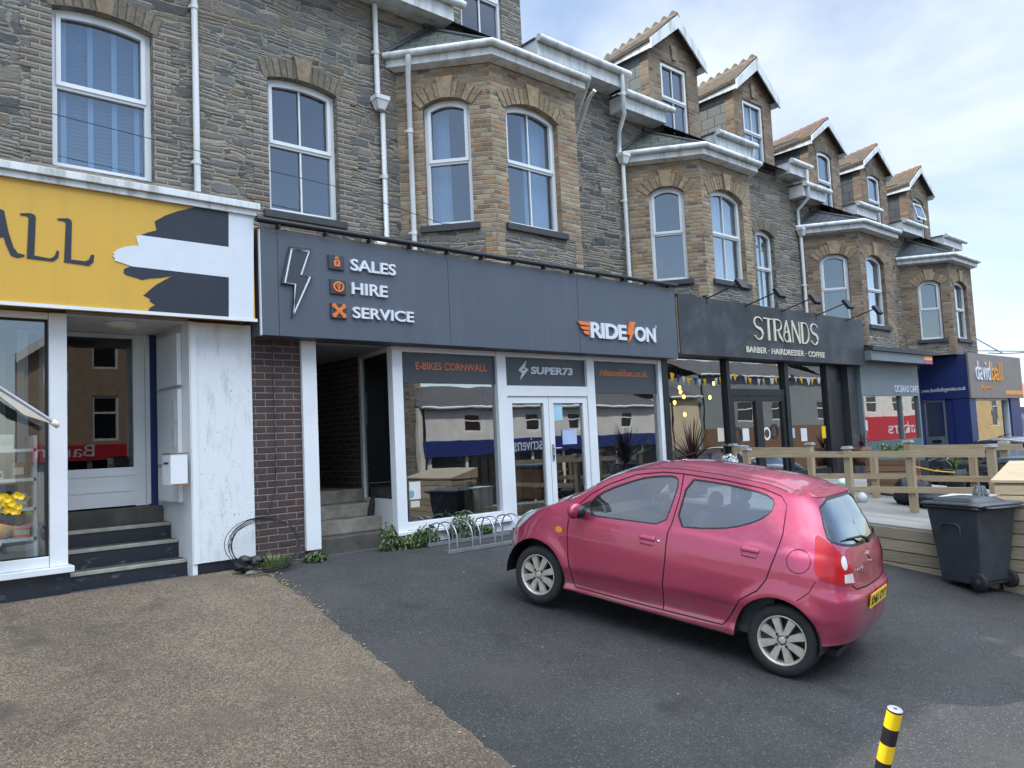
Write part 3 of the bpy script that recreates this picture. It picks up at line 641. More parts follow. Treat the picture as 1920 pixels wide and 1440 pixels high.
def bay(H, xl, x1, x2, bs, bt, gz_, brickm, lpx, a_front, roofm, roof_top, rise=.16, lstyle='curtain', fstyle='curtain', fbars=True, lbars=False, upv='white_upvc', pane='pane_upper', aopen=False, archm='voussoir', keym='keystone', zb=3.6):
    xr = x2+(x1-xl); A, B, C, D = (Vector(q) for q in ((xl, YW, 0), (x1, YB, 0), (x2, YB, 0), (xr, YW, 0)))
    def facet(p, q):
        u = (q-p).normalized(); return FR(p, u, (0, 0, 1), u.cross(Vector((0, 0, 1)))), (q-p).length
    fl, ll = facet(A, B); ff, lf = facet(B, C); frr, lr = facet(C, D)
    la = []
    for px in lpx:     # where the sight lines of the narrow window's jambs cross the facet
        d = ray(*px); t = (A-Vector((0, 0, CAMZ))).dot(fl.n)/d.dot(fl.n); la.append((d*t-(A-Vector((0, 0, CAMZ)))).dot(fl.u))
    base = bs-.10
    mb = MB(); wl_ = arch(la[0], la[1], bs, bt, rise*.8); wf = arch(a_front[0]-x1, a_front[1]-x1, bs, bt, rise); wr = arch(lr-la[1], lr-la[0], bs, bt, rise*.8)
    zt = gz_-.05
    panel(mb, [(0, base), (ll, base), (ll, zt), (0, zt)], [wl_], fl, .14); panel(mb, [(0, base), (lf, base), (lf, zt), (0, zt)], [wf], ff, .14); panel(mb, [(0, base), (lr, base), (lr, zt), (0, zt)], [wr], frr, .14)
    mb.build('bay', brickm, H)
    lo = MB()
    for f_, l_ in ((fl, ll), (ff, lf), (frr, lr)): lo.poly([f_.p(0, zb), f_.p(l_, zb), f_.p(l_, base), f_.p(0, base)])
    lo.build('bay_base', 'stone_rubble', H)
    for P_ in (((fl, ll-.16, ll-.002), (ff, .002, .16)), ((ff, lf-.16, lf-.002), (frr, .002, .16))):      # brick quoins on the corners of the base
        qb = MB()
        for f_, s0, s1 in P_: qb.fbox(f_, s0, s1, zb, base-.003, -.02, .006)
        qb.build('bay_quoin', brickm, H)
    window(H, fl, la[0], la[1], bs, bt, rise*.8, bars=lbars, inside=lstyle, mat=upv, pane=pane, arch_mat=archm, key=keym, fw=.062)
    window(H, ff, a_front[0]-x1, a_front[1]-x1, bs, bt, rise, bars=fbars, inside=fstyle, mat=upv, pane=pane, arch_mat=archm, key=keym, fw=.062)
    window(H, frr, lr-la[1], lr-la[0], bs, bt, rise*.8, bars=lbars, inside=lstyle, mat=upv, pane=pane, arch_mat=archm, key=keym, fw=.062, open_top=aopen)
    def off(o, z):
        e = o*math.tan(radians(26)); e2 = o/cos(radians(26))
        return [Vector((xl-e2*.85, YW+.0, z)), Vector((x1-e, YB-o, z)), Vector((x2+e, YB-o, z)), Vector((xr+e2*.85, YW+.0, z))]
    fa = MB(); i_, o_ = off(.02, gz_-.21), off(.17, gz_-.17)
    i2 = off(.02, gz_-.03); o2 = off(.17, gz_-.03)
    for k in range(3):
        fa.poly([o_[k], o_[k+1], o2[k+1], o2[k]]); fa.poly([i_[k], i_[k+1], o_[k+1], o_[k]])
    fa.poly([o_[0], o2[0], i2[0], i_[0]]); fa.poly([o_[3], i_[3], i2[3], o2[3]])
    fa.build('bay_fascia', 'white_gutter', H)
    g_ = MB(); gutter(g_, off(.22, gz_-.015), .052); g_.build('bay_gutter', 'white_gutter', H)
    rf = MB(); o3 = off(.19, gz_+.015); ta, tb = Vector((xl+.62, YW-.01, roof_top)), Vector((xr-.62, YW-.01, roof_top))
    rf.poly([o3[0], o3[1], ta]); rf.poly([o3[1], o3[2], tb, ta]); rf.poly([o3[2], o3[3], tb]); rf.build('bay_roof', roofm, H)
    ld = MB(); ld.tube([ta, o3[0]+Vector((0, 0, .03))], .035, 6); ld.tube([ta+Vector((-.1, 0, .03)), tb+Vector((.1, 0, .03))], .05, 6); ld.tube([ta, o3[1]], .03, 6); ld.tube([tb, o3[2]], .03, 6); ld.build('bay_flashing', 'lead', H)
    return xr
def dormer(H, xc, hw, zs, ze, zp, win, roofm, facem, cheekm, crest=True, rise=.0, arch_mat=None, key=None, ridgem='ridge_buff', upv='white_upvc', aopen=False, pane='pane_upper', style='dark', back=1.9):
    fr = WY(YW); x0, x1 = xc-hw, xc+hw; zg = ze+(zp-ze)*.93
    mb = MB(); wh = arch(win[0], win[1], win[2], win[3], rise)
    panel(mb, [(x0, zs), (x1, zs), (x1, ze), (xc, zg), (x0, ze)], [wh], fr, .12)
    for x, sg in ((x0, -1), (x1, 1)):     # short brick returns, then slate-hung cheeks
        q = [(x, YW, zs), (x, YW+.22, zs), (x, YW+.22, ze), (x, YW, ze)]; mb.poly(q[::-1] if sg < 0 else q)
    Dm = mb.build('dormer', facem, H)
    for x, sg in ((x0+.012, -1), (x1-.012, 1)):
        q = [(x, YW+.22, zs), (x, YW+back+.6, zs), (x, YW+back+.6, ze), (x, YW+.22, ze)]; MB().poly(q[::-1] if sg < 0 else q).build('cheek', cheekm, Dm)
    rf = MB(); oh = .12; dz = (zp-ze)/(hw)*oh; yf, yb = YW-.16, YW+back; th = .07
    for sg in (-1, 1):
        a, b = Vector((xc, yf, zp)), Vector((xc+sg*(hw+oh), yf, ze-dz)); a2, b2 = Vector((xc, yb, zp-.20)), Vector((xc+sg*(hw+oh), yb+.6, ze-dz-.16)); dn = Vector((0, 0, -th))
        if sg < 0: rf.hexa([b+dn, a+dn, a2+dn, b2+dn], [b, a, a2, b2])
        else: rf.hexa([a+dn, b+dn, b2+dn, a2+dn], [a, b, b2, a2])
    rf.build('dormer_roof', roofm, Dm)
    bb = MB()
    for sg in (-1, 1):
        a, b = Vector((xc, 0, zp-.05)), Vector((xc+sg*(hw+oh), 0, ze-dz-.03)); dn = .21 if crest else .13
        P = [(a.x, a.z), (b.x, b.z), (b.x, b.z-dn), (a.x, a.z-dn*1.3)]
        bb.prism(P if sg > 0 else P[::-1], WY(yf), .002, .03)
        e0 = xc+sg*(hw+oh-.03); zz = ze-dz-.09
        bb.box(min(e0, e0-sg*.03), max(e0, e0-sg*.03), yf+.003, yb+.5, zz-.12, zz+.01)
    bb.build('bargeboard', 'white_gutter', Dm)
    rt = MB(); n = 9; L = yb-yf-.05
    for i in range(n):
        y0 = yf-.02+L*i/n; y1 = y0+L/n-.008
        rt.prism([(-.085, -.06), (.085, -.06), (.025, .035), (-.025, .035)], FR((xc, y1, zp-.2*(y1-yf)/(yb-yf)), (1, 0, 0), (0, 0, 1), (0, -1, 0)), 0, y1-y0)
        if crest:
            ym = (y0+y1)/2; zp_ = zp; zp = zp_-.2*(ym-yf)/(yb-yf); rt.hexa([(xc-.02, y0+.02, zp+.033), (xc+.02, y0+.02, zp+.033), (xc+.02, y1-.02, zp+.033), (xc-.02, y1-.02, zp+.033)], [(xc-.012, ym-.02, zp+.10), (xc+.012, ym-.02, zp+.10), (xc+.012, ym+.02, zp+.10), (xc-.012, ym+.02, zp+.10)]); zp = zp_
    rt.build('ridge_tiles', ridgem, Dm)
    window(H, fr, win[0], win[1], win[2], win[3], rise, bars=not aopen and rise == 0, inside=style, mat=upv, pane=pane, arch_mat=arch_mat, key=None, fw=.05, sill=True, open_top=aopen, archw=.22, deep=.045)
    if key:
        kb = MB(); kz = win[3]+.10+rise*.4; kb.prism([(xc-.06, kz), (xc+.06, kz), (xc+.085, kz+.3), (xc-.085, kz+.3)], fr, -.03, .04); kb.build('keystone', key, Dm)
    return Dm
def eaves(H, xa, xb, ze, drop=.27, proj=.36):
    mb = MB(); y0 = YW-proj
    mb.add([(xa, YW+.3, ze-drop-.0), (xb, YW+.3, ze-drop), (xb, y0, ze-drop), (xa, y0, ze-drop), (xa, YW+.3, ze), (xb, YW+.3, ze), (xb, y0, ze), (xa, y0, ze)],
           [(0, 1, 2, 3), (7, 6, 5, 4), (3, 2, 6, 7), (0, 3, 7, 4), (1, 5, 6, 2)])
    b = mb.build('eaves_box', 'white_gutter', H)
    g = MB(); gutter(g, [(xa-.02, y0-.065, ze+.0), (xb+.16, y0-.065, ze+.0)], .062); g.build('gutter', 'white_gutter', b)
    ld = MB(); ld.box(xa-.02, xb+.02, y0+.03, YW+.3, ze+.002, ze+.035); ld.build('roof_edge', 'lead', b)
    return b
def house(name, label, x0, x1, zeave, notches, holes, stone_m='stone_rubble', base=3.3):
    H = thing(name, ((x0+x1)/2, YW, .5), label, 'house', 'stone terrace houses')
    out = [(x0, base), (x1, base), (x1, zeave)]
    for a, b, z in sorted(notches, reverse=True): out += [(b, zeave), (b, z), (a, z), (a, zeave)]
    out += [(x0, zeave)]
    mb = MB(); panel(mb, out, holes, WY(YW), .14)
    mb.poly([(x0, YW, base), (x0, YW, zeave), (x0, YW+9, zeave), (x0, YW+9, base)]); mb.poly([(x1, YW, base), (x1, YW+9, base), (x1, YW+9, zeave), (x1, YW, zeave)])
    mb.build('wall', stone_m, H)
    rf = MB(); zr = zeave+4.5*.5
    a, b, c, d = (x0, YW-.3, zeave-.03), (x1, YW-.3, zeave-.03), (x1, YW+4.5, zr), (x0, YW+4.5, zr)
    rf.poly([a, b, c, d]); rf.poly([d, c, (x1, YW+9, zeave), (x0, YW+9, zeave)]); rf.poly([a, d, (x0, YW+9, zeave)]); rf.poly([b, (x1, YW+9, zeave), c])
    rf.build('roof', 'roof_slate_blue', H)
    return H
g8 = lambda z: (z-1.72)*8.3/8.5+1.72
# first house, above the yellow shop
W1 = arch(1.93, 2.97, 4.90, 6.74, .075); W2 = arch(4.37, 5.37, 4.80, 6.62, .075)
H1 = house('terrace_house', 'stone house above the yellow shop, with a blue venetian blind in its window', -7, 3.56, 8.12, [], [W1])
window(H1, WY(YW), 1.93, 2.97, 4.90, 6.74, .075, bars=False, inside='blind', arch_mat='voussoir_dark', key='keystone_dark', sill=False)
jambs(H1, WY(YW), 1.93, 2.97, 4.90, 6.62); eaves(H1, -7, 3.2, 8.33)
pipe(H1, [(3.44, YW-.06, 8.1), (3.44, YW-.06, 4.25)])
H2 = house('terrace_house', 'stone house above the grey bike shop, with the nearest brick bay', 3.56, 11.2, 8.12, [(7.2, 8.93, 8.05)], [W2])
window(H2, WY(YW), 4.37, 5.37, 4.80, 6.62, .075, inside='dark', arch_mat='voussoir_dark', key='keystone_dark'); jambs(H2, WY(YW), 4.37, 5.37, 4.80, 6.52)
bay(H2, 6.36, 7.25, 9.01, 4.85, 6.71, g8(7.5), 'brick_bay', [(796, 300), (884, 300)], (7.53, 8.59), 'roof_slate', 8.02, rise=.14, lstyle='curtain_left', fstyle='curtain')
dormer(H2, 8.07, .86, 8.05, 9.9, 10.7, (7.64, 8.49, 8.14, 9.7), 'roof_lichen', 'stone_rubble', 'slate_hung', key='keystone_dark')
eaves(H2, 3.4, 7.2, 8.33); eaves(H2, 8.93, 11.05, 8.33)
pipe(H2, [(6.0, YW-.06, 8.05), (6.0, YW-.06, 6.62)], hopper=(6.02, YW-.08, 6.62)); pipe(H2, [(6.07, YW-.06, 6.45), (6.07, YW-.06, 4.62), (6.0, YW-.08, 4.56), (5.86, YW-.1, 4.54)])
q = onY(766, 200, 8.75); pipe(H2, [(6.33, 8.98, 7.27), (6.34, 9.0, 7.16), (6.43, 9.14, 6.98), (6.43, 9.14, 4.0)])
pipe(H2, [(9.45, 8.25, g8(7.5)-.05), (9.47, 8.4, g8(7.5)-.12), (9.68, 9.2, 6.35), (9.68, 9.25, 6.25)], r=.032, clips=False)
# third house, above the black barber shop
WM = arch(15.85, 16.64, 4.45, 6.26, .12)
H3 = house('terrace_house', 'stone house above the black barber shop, with two crested gable dormers', 11.2, 17.76, 7.72, [(12.35, 13.98, 7.66), (15.33, 16.93, 7.66)], [WM])
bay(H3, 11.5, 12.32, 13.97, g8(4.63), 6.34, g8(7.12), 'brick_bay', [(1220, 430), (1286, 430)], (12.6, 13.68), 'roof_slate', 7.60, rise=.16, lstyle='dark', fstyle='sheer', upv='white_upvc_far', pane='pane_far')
window(H3, WY(YW), 15.85, 16.64, 4.45, 6.26, .12, inside='sheer', arch_mat='voussoir_dark', key=None, mat='white_upvc_far', pane='pane_far')
dormer(H3, 13.17, .82, 7.66, 9.60, 10.28, (12.73, 13.61, 7.73, 9.24), 'roof_lichen', 'brick_bay_far', 'slate_hung', key='keystone_dark', style='dark', pane='pane_far')
dormer(H3, 16.13, .80, 7.66, 9.58, 10.24, (15.70, 16.55, 7.73, 9.22), 'roof_lichen', 'brick_bay_far', 'slate_hung', key='keystone_dark', style='sheer', pane='pane_far')
eaves(H3, 11.1, 12.32, 7.97); eaves(H3, 14.0, 15.3, 7.9); eaves(H3, 16.95, 17.70, 7.9)
pipe(H3, [(11.0, YW-.42, 8.28), (11.0, YW-.42, 7.55), (11.22, YW-.09, 7.35), (11.22, YW-.07, g8(7.12)-.05)]); pipe(H3, [(11.28, YW-.09, g8(7.12)-.2), (11.28, YW-.09, 3.9)], hopper=(11.27, YW-.11, g8(7.12)-.1))
pipe(H3, [(15.35, YW-.4, 7.85), (15.35, YW-.36, 7.55), (15.1, YW-.08, 7.3)], clips=False, mat='white_gutter')
# fourth and fifth houses, lower down the hill
H4 = house('terrace_house', 'stone house above the grey cafe, with orange-lichened gables and a blue slate bay roof', 17.76, 23.3, 7.2, [(18.6, 20.22, 7.12), (21.45, 23.06, 7.12)], [], 'stone_far')
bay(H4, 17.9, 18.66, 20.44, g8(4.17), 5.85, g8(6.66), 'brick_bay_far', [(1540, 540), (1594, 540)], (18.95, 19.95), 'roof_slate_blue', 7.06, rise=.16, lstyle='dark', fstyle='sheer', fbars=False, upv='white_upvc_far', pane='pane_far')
dormer(H4, 19.41, .81, 7.12, 9.03, 9.60, (19.03, 19.79, 7.16, 8.74), 'roof_lichen', 'brick_bay_far', 'slate_hung_dark', crest=False, rise=.08, arch_mat='voussoir_dark', key=None, ridgem='ridge_red', style='dark', pane='pane_far', back=1.6)
dormer(H4, 22.25, .81, 7.12, 8.97, 9.54, (21.87, 22.63, 7.16, 8.68), 'roof_lichen', 'brick_bay_far', 'slate_hung_dark', crest=False, rise=.08, arch_mat='voussoir_dark', key=None, ridgem='ridge_red', style='dark', pane='pane_far', back=1.6)
eaves(H4, 17.5, 18.57, 7.46); eaves(H4, 20.25, 21.42, 7.45)
pipe(H4, [(17.62, YW-.42, 7.8), (17.62, YW-.42, 7.35), (17.66, YW-.4, 7.15), (17.74, YW-.06, 6.95), (17.74, YW-.06, g8(6.66))], clips=False); pipe(H4, [(17.78, YW-.07, g8(6.66)-.2), (17.8, YW-.07, 3.9)], hopper=(17.78, YW-.1, g8(6.66)-.1))
pipe(H4, [(21.1, 9.1, g8(6.66)-.05), (21.1, 9.15, 5.75)], clips=False)
H5 = house('terrace_house', 'end stone house above the navy corner agency', 23.3, 27.6, 7.2, [(24.45, 26.06, 7.12)], [], 'stone_far')
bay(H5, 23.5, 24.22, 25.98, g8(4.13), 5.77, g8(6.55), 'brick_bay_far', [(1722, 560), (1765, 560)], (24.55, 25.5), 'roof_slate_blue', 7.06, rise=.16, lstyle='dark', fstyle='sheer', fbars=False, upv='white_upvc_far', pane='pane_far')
dormer(H5, 25.26, .80, 7.12, 8.92, 9.51, (24.87, 25.65, 7.20, 8.54), 'roof_lichen', 'brick_bay_far', 'slate_hung_dark', crest=False, rise=.12, arch_mat='voussoir_dark', key=None, ridgem='ridge_red', style='sheer', pane='pane_far', back=1.6, aopen=True)
eaves(H5, 23.08, 24.42, 7.42); eaves(H5, 26.1, 27.6, 7.42)
pipe(H5, [(26.9, 9.0, 7.35), (26.9, 9.05, 7.0)], clips=False)
# ------------------------------------------------------------------ shop fronts
YS = 8.40
def fx(x, y, Y):
    p = onY(x, y, Y); return p.x, p.z
def zc(s, ox, oy, Y, pts):      # outlines surveyed off an enlargement (scale s, corner ox, oy) on the plane Y
    return [fx(ox+x/s, oy+y/s, Y) for x, y in pts]
def lettr(name, s, Y, ul, ll, ur, lr, mat, parent, depth=.03, bold=.012, shear=0, space=1., c0=0):
    a = [fx(*p, Y) for p in (ul, ll, ur, lr)]; x0 = (a[0][0]+a[1][0])/2; x1 = (a[2][0]+a[3][0])/2; z0 = (a[1][1]+a[3][1])/2; z1 = (a[0][1]+a[2][1])/2
    return text(name, s, WY(Y), x0, z0, x1-x0, z1-z0, mat, parent, depth, c0, bold, shear, space)
def room(parent, x0, x1, y0, y1, z0, z1, mat='room_mid', floor='concrete_dark'):
    mb = MB(); P = [(x0, y0), (x0, y1), (x1, y1), (x1, y0)]
    for (a, b), (c, d) in zip(P, P[1:]): mb.poly([(a, b, z0), (c, d, z0), (c, d, z1), (a, b, z1)])
    mb.poly([(x0, y0, z1), (x1, y0, z1), (x1, y1, z1), (x0, y1, z1)]); mb.build('interior', mat, parent)
    f = MB(); f.poly([(x0, y0, z0), (x1, y0, z0), (x1, y1, z0), (x0, y1, z0)]); f.build('shop_floor', floor, parent)
def pane(parent, x0, x1, z0, z1, Y, mat='pane_shop', name='pane'):
    return MB().poly([(x0, Y, z0), (x1, Y, z0), (x1, Y, z1), (x0, Y, z1)]).build(name, mat, parent)
# --- yellow shop -----------------------------------------------------------------------------------
S1 = thing('shopfront', (0, YS, .51), 'yellow painted shop front with a black and white brushed flag and a white side pillar', 'shop front')
YF1 = 8.15; xr1 = fx(476, 500, YF1)[0]; zt1 = 4.36; zb1 = fx(300, 585, YF1)[1]
Fa1 = MB().box(-6, xr1, YF1, YW, zb1, zt1).build('fascia', 'shop_yellow', S1)
cb = MB(); cb.box(-6, xr1+.06, YF1-.07, YW-.003, zt1+.003, zt1+.075); cb.box(-6, xr1+.03, YF1-.035, YF1-.003, zt1-.06, zt1+.001); cb.build('fascia_cap', 'white_gutter', S1, bevel=.006)
cm = MB(); cm.box(-6, xr1-.05, YF1-.05, YW-.01, zt1+.077, zt1+.10); cm.build('fascia_flashing', 'concrete_step', S1)
tr = MB(); tr.box(-6, xr1+.02, YF1-.015, YF1+.02, zb1-.035, zb1-.003); tr.build('fascia_trim', 'white_upvc', S1)
f1 = WY(YF1)
A = [(0, 70), (45, 90), (95, 330), (150, 500), (200, 568), (278, 588), (272, 608), (190, 620), (120, 592), (62, 460), (45, 388), (-75, 392), (-130, 500), (-150, 590), (-190, 590), (-150, 470), (-60, 200), (-30, 80)]
L1 = [(225, 120), (340, 118), (385, 135), (402, 165), (385, 595), (560, 628), (605, 610), (630, 570), (632, 540), (665, 545), (655, 620), (600, 662), (540, 655), (300, 627), (322, 170), (300, 150), (230, 140)]
L2 = [(645, 178), (760, 175), (800, 195), (808, 230), (798, 640), (960, 660), (1000, 640), (1025, 585), (1058, 590), (1050, 670), (1000, 712), (950, 703), (720, 670), (740, 225), (715, 205), (650, 198)]
for P_ in (A, L1, L2): MB().prism(zc(6, 0, 380, YF1, P_), f1, .001, .006).build('letter', 'ink_navy', Fa1)
bk1 = zc(3, 0, 0, YF1, [(1205, 1152), (1284, 1163), (1284, 1392), (790, 1322), (830, 1308), (880, 1296), (870, 1245), (930, 1212), (1000, 1188), (1100, 1165)])
MB().prism(bk1, f1, .001, .004).build('flag_black', 'ink_navy', Fa1)
bk2 = zc(6, 0, 380, YF1, [(1470, 715), (2572, 840), (2572, 1282), (1665, 1217), (1690, 1180), (1745, 1150), (1715, 1130), (1680, 1105), (1690, 1085), (1650, 1060), (1612, 1045), (1680, 985), (1760, 920), (1850, 870), (1940, 825), (1800, 845), (1690, 852), (1600, 870), (1545, 852), (1420, 815), (1390, 790), (1395, 745)])
MB().prism(bk2, f1, .001, .004).build('flag_black', 'ink_navy', Fa1)
wh = zc(6, 0, 380, YF1, [(1528, 378), (1572, 366), (2570, 500), (2570, 100), (2850, 140), (2850, 1312), (2572, 1290), (2572, 842), (1480, 718), (1380, 682), (1285, 652), (1296, 628), (1262, 602), (1292, 586), (1270, 570), (1310, 532), (1390, 500), (1480, 488), (1560, 484), (1545, 450)])
MB().prism(wh, f1, .0015, .007).build('flag_white', 'sign_white', Fa1)
xp0, xp1 = fx(92, 800, YS)[0], fx(126, 800, YS)[0]; zs1 = fx(60, 1068, YS)[1]
MB().box(-6, xp1+.02, YS, YW, .35, zs1-.063).build('plinth', 'black_riser', S1)
fm = MB(); fm.box(xp0, xp1, YS-.01, YS+.16, zs1+.0, zb1-.036); fm.box(-6, xp0-.002, YS, YS+.1, zs1, zs1+.10); fm.box(-6, xp0-.002, YS, YS+.1, zb1-.10, zb1-.036); fm.box(-6, xp1+.04, YS-.07, YS+.12, zs1-.06, zs1-.002); fm.box(-.9, -.82, YS, YS+.1, zs1+.1, zb1-.1)
fm.build('window_frame', 'white_upvc', S1, bevel=.005)
gk = MB(); gk.box(-6, xp0-.003, YS+.03, YS+.05, zb1-.118, zb1-.101); gk.box(xp0-.02, xp0-.003, YS+.03, YS+.05, zs1+.101, zb1-.119); gk.box(-6, xp0-.003, YS+.03, YS+.05, zs1+.101, zs1+.112); gk.build('window_seal', 'rubber_black', S1)
pane(S1, -6, xp0, zs1+.09, zb1-.09, YS+.055, 'pane_mid')
room(S1, -6, xp1-.02, YS+.17, 10.4, zs1+.0, zb1-.04, 'room_pale', 'white_upvc')
# display shelves and goods behind the glass
rgb = {'red': (.45, .04, .03), 'orange': (.62, .16, .03), 'teal': (.16, .33, .36), 'cream': (.55, .50, .40), 'dark': (.03, .032, .035), 'white': (.62, .62, .60), 'brown': (.18, .11, .06)}
for k, v in rgb.items(): plain('good_'+k, v, .5, var=.12)
sh = thing('display_shelf', (.9, 9.0, zs1), 'white display shelving of small goods behind the window of the yellow shop', 'shelving')
SB = MB()
for z in (1.02, 1.30, 1.58, 1.86): SB.box(-1.0, xp0-.04, 8.75, 9.15, z-.015, z+.015)
SB.box(xp0-.06, xp0-.03, 8.75, 9.15, zs1+.02, 2.0); SB.build('shelf_board', 'white_upvc', sh)
random.seed(21)
for z in (1.035, 1.315, 1.595, 1.875):
    x = -.9
    while x < xp0-.22:
        w_ = random.uniform(.07, .16); h_ = random.uniform(.08, .2); mt = 'good_'+random.choice(list(rgb))
        b = MB(); b.box(x, x+w_, 8.80, 8.80+.12, z, z+h_)
        o = b.build('packet', mt, bevel=.006)
        lb = MB(); lb.box(x+.012, x+w_-.012, 8.797, 8.7995, z+h_*.25, z+h_*.7); lb.build('paper_label', 'good_cream' if mt != 'good_cream' else 'good_dark', o)
        nm_ = {'good_red': 'red', 'good_orange': 'orange', 'good_teal': 'teal', 'good_cream': 'cream', 'good_dark': 'black', 'good_white': 'white', 'good_brown': 'brown'}[mt]
        tag(o, f'small {nm_} packet among the goods on the shelves behind the yellow shop window', 'packet', f'{nm_} packets on the display shelves')
        x += w_+random.uniform(.01, .08)
# entrance of the yellow shop: landing, three steps, door, right-hand partition with cupboard
X1 = 2.99; YD = 9.46
MB().box(xp1, X1, YS+.02, YD+.3, zb1-.03, zb1-.005).build('soffit', 'soffit_grey', S1)
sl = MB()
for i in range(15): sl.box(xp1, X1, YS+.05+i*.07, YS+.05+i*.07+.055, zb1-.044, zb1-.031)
sl.build('soffit_boards', 'white_upvc', S1)
st = [(8.55, .67), (8.80, .86), (9.03, 1.03), (9.26, 1.20)]
for i, (y, z) in enumerate(st):
    y2 = YD+.25; zl = .35 if i == 0 else st[i-1][1]+.001
    s_ = MB().box(xp1+.025, X1+(.05 if y < YS+.2 else -.002), y, y2, zl, z-.02).build('step', 'black_riser' if i < 3 else 'concrete_dark', S1)
    t_ = MB().box(xp1+.025, X1-.002, y+.035, y2, z-.0195, z).build('tread', 'concrete_dark', s_)
    if i < 3: MB().box(xp1+.025, X1-.002, y-.012, y+.034, z-.035, z+.002).build('nosing', 'nosing', s_, bevel=.005)
xd1 = fx(272, 800, YD)[0]; zd0, zd1 = 1.22, zb1-.05
D1 = MB(); xd0 = 1.62; gx1 = fx(250, 760, YD)[0]; gz0, gz1 = fx(200, 878, YD)[1], fx(200, 633, YD)[1]
panel(D1, [(xd0, zd0), (xd1, zd0), (xd1, zd1), (xd0, zd1)], [[(xd0+.1, gz0), (gx1, gz0), (gx1, gz1), (xd0+.1, gz1)]], WY(YD), .05)
D1 = D1.build('door', 'white_upvc', S1)
pane(D1, xd0+.09, gx1+.01, gz0-.01, gz1+.01, YD+.035, 'pane_dim')
dp = MB()
for a, b in (((xd0+.12, gx1-.02), (zd0+.16, zd0+.20)), ((xd0+.12, gx1+.02), (gz0-.09, gz0-.05))): dp.box(a[0], a[1], YD-.008, YD-.001, b[0], b[1])
dp.build('door_panel', 'white_upvc', D1)
MB().box(xd1+.003, xd1+.05, YD-.02, YD+.06, zd0, zd1).build('door_jamb', 'white_upvc', S1)
room(S1, xd0+.05, gx1+.03, YD+.06, 12.4, 1.2, zd1, 'room_dark')
MB().box(xd1+.053, X1-.003, YD-.03, YD+.08, 1.2, zd1).build('side_wall', 'agency_navy', S1)
pt = MB(); pt.box(X1, X1+.05, YS+.002, YD+.25, .45, zb1-.03); pt.build('partition', 'white_upvc', S1)
ct = MB()
for z0, z1 in ((1.25, 1.62), (1.66, 2.45), (2.49, 3.05)): ct.box(X1-.05, X1-.002, 8.62, 9.28, z0, z1)
ct.build('cupboard', 'white_upvc', S1, bevel=.006)
nt = MB()
for z0 in (1.83, 2.12): nt.box(X1-.056, X1-.0515, 8.70, 8.82, z0, z0+.22)
nt.build('notice', 'good_white', S1)
xq0, xq1 = fx(361, 800, YS)[0], fx(474, 800, YS)[0]
MB().box(xq0+.053, xq1, YS, YW, .62, zb1-.037).build('pillar', 'white_render', S1)
MB().box(xq0-.02, xq1+.0, YS+.02, YW, .35, .618).build('pillar_base', 'black_riser', S1)
MB().box(xq0-.012, xq0+.05, YS-.012, YS+.001, .62, zb1-.037).build('pillar_edge', 'white_upvc', S1)
p = onZ(227, 606, zb1-.045)
lt = thing('soffit_lamp', p, 'round flush lamp on the boarded soffit above the yellow shop entrance', 'lamp')
MB().lathe([(.0, -.062), (.10, -.06), (.155, -.035), (.16, 0)], p, seg=28).build('lamp_glass', 'sign_cream', lt); MB().lathe([(.162, -.025), (.172, -.02), (.172, .0), (.0, .0)], p, seg=28).build('lamp_base', 'sign_white', lt)
x0, z1 = fx(341, 851, YS-.02); x1, z0 = fx(357, 908, YS-.02)
lb = thing('letter_box', (x0, YS, z0), 'white letter box with rusty edges on the corner of the white pillar', 'letter box')
MB().box(x0-.12, x1-.03, YS-.04, YS+.22, z0, z1).build('box', 'white_upvc', lb, bevel=.008)
r_ = MB(); r_.box(x0-.12, x1-.03, YS-.046, YS-.041, z0-.004, z0+.014); r_.box(x0-.122, x1-.028, YS-.045, YS+.22, z1+.001, z1+.012); r_.build('rusty_edge', plain('rust', (.28, .13, .05), .8, var=.4, scale=20), lb)
MB().box(x0-.126, x0-.121, YS+.02, YS+.16, z1-.10, z1-.08).build('slot', 'black_metal', lb)
# --- brick pier and grey bike shop ----------------------------------------------------------------
S2 = thing('shopfront', (7.2, YS, .51), 'graphite bike shop front with white frames, orange lettering and a plum brick pier', 'shop front')
YF2 = 8.13; f2 = WY(YF2); xa, xb = fx(489, 520, YF2)[0], fx(1268, 610, YF2)[0]; zb2, zt2 = fx(800, 645, YF2)[1], fx(1100, 521, YF2)[1]
Fa2 = MB().box(xa, xb, YF2, YW, zb2, zt2).build('fascia', 'shop_graphite', S2)
e_ = MB(); e_.box(xa-.012, xa-.001, YF2-.006, YF2+.03, zb2-.006, zt2); e_.build('fascia_edge', 'sign_white', S2)
sm = MB()
for x in (fx(521, 500, YF2)[0], fx(841, 540, YF2)[0], fx(1083, 560, YF2)[0]): sm.box(x-.0025, x+.0025, YF2-.0015, YF2-.0004, zb2+.001, zt2-.02)
sm.build('panel_joint', 'black_metal', Fa2)
fl = MB(); fl.box(xa, xb, YF2+.01, YW-.005, zt2+.002, zt2+.035); fl.build('fascia_flashing', 'concrete_step', S2)
pp = MB(); pp.tube([(xa-.05, YF2-.03, zt2+.10), (xb+.03, YF2-.03, zt2+.085)], .035, 10); pp = pp.build('roof_pipe', 'black_metal', S2)
for i in range(13):
    x = xa+.2+i*(xb-xa-.4)/12; MB().box(x-.015, x+.015, YF2-.068, YF2+.02, zt2+.03, zt2+.065).build('pipe_bracket', 'black_metal', S2)
Z8 = lambda P_, Y=YF2: zc(5.0526, 480, 430, Y, P_)
bolt = Z8([(325, 195), (490, 215), (415, 435), (500, 455), (345, 805), (360, 525), (262, 510)])
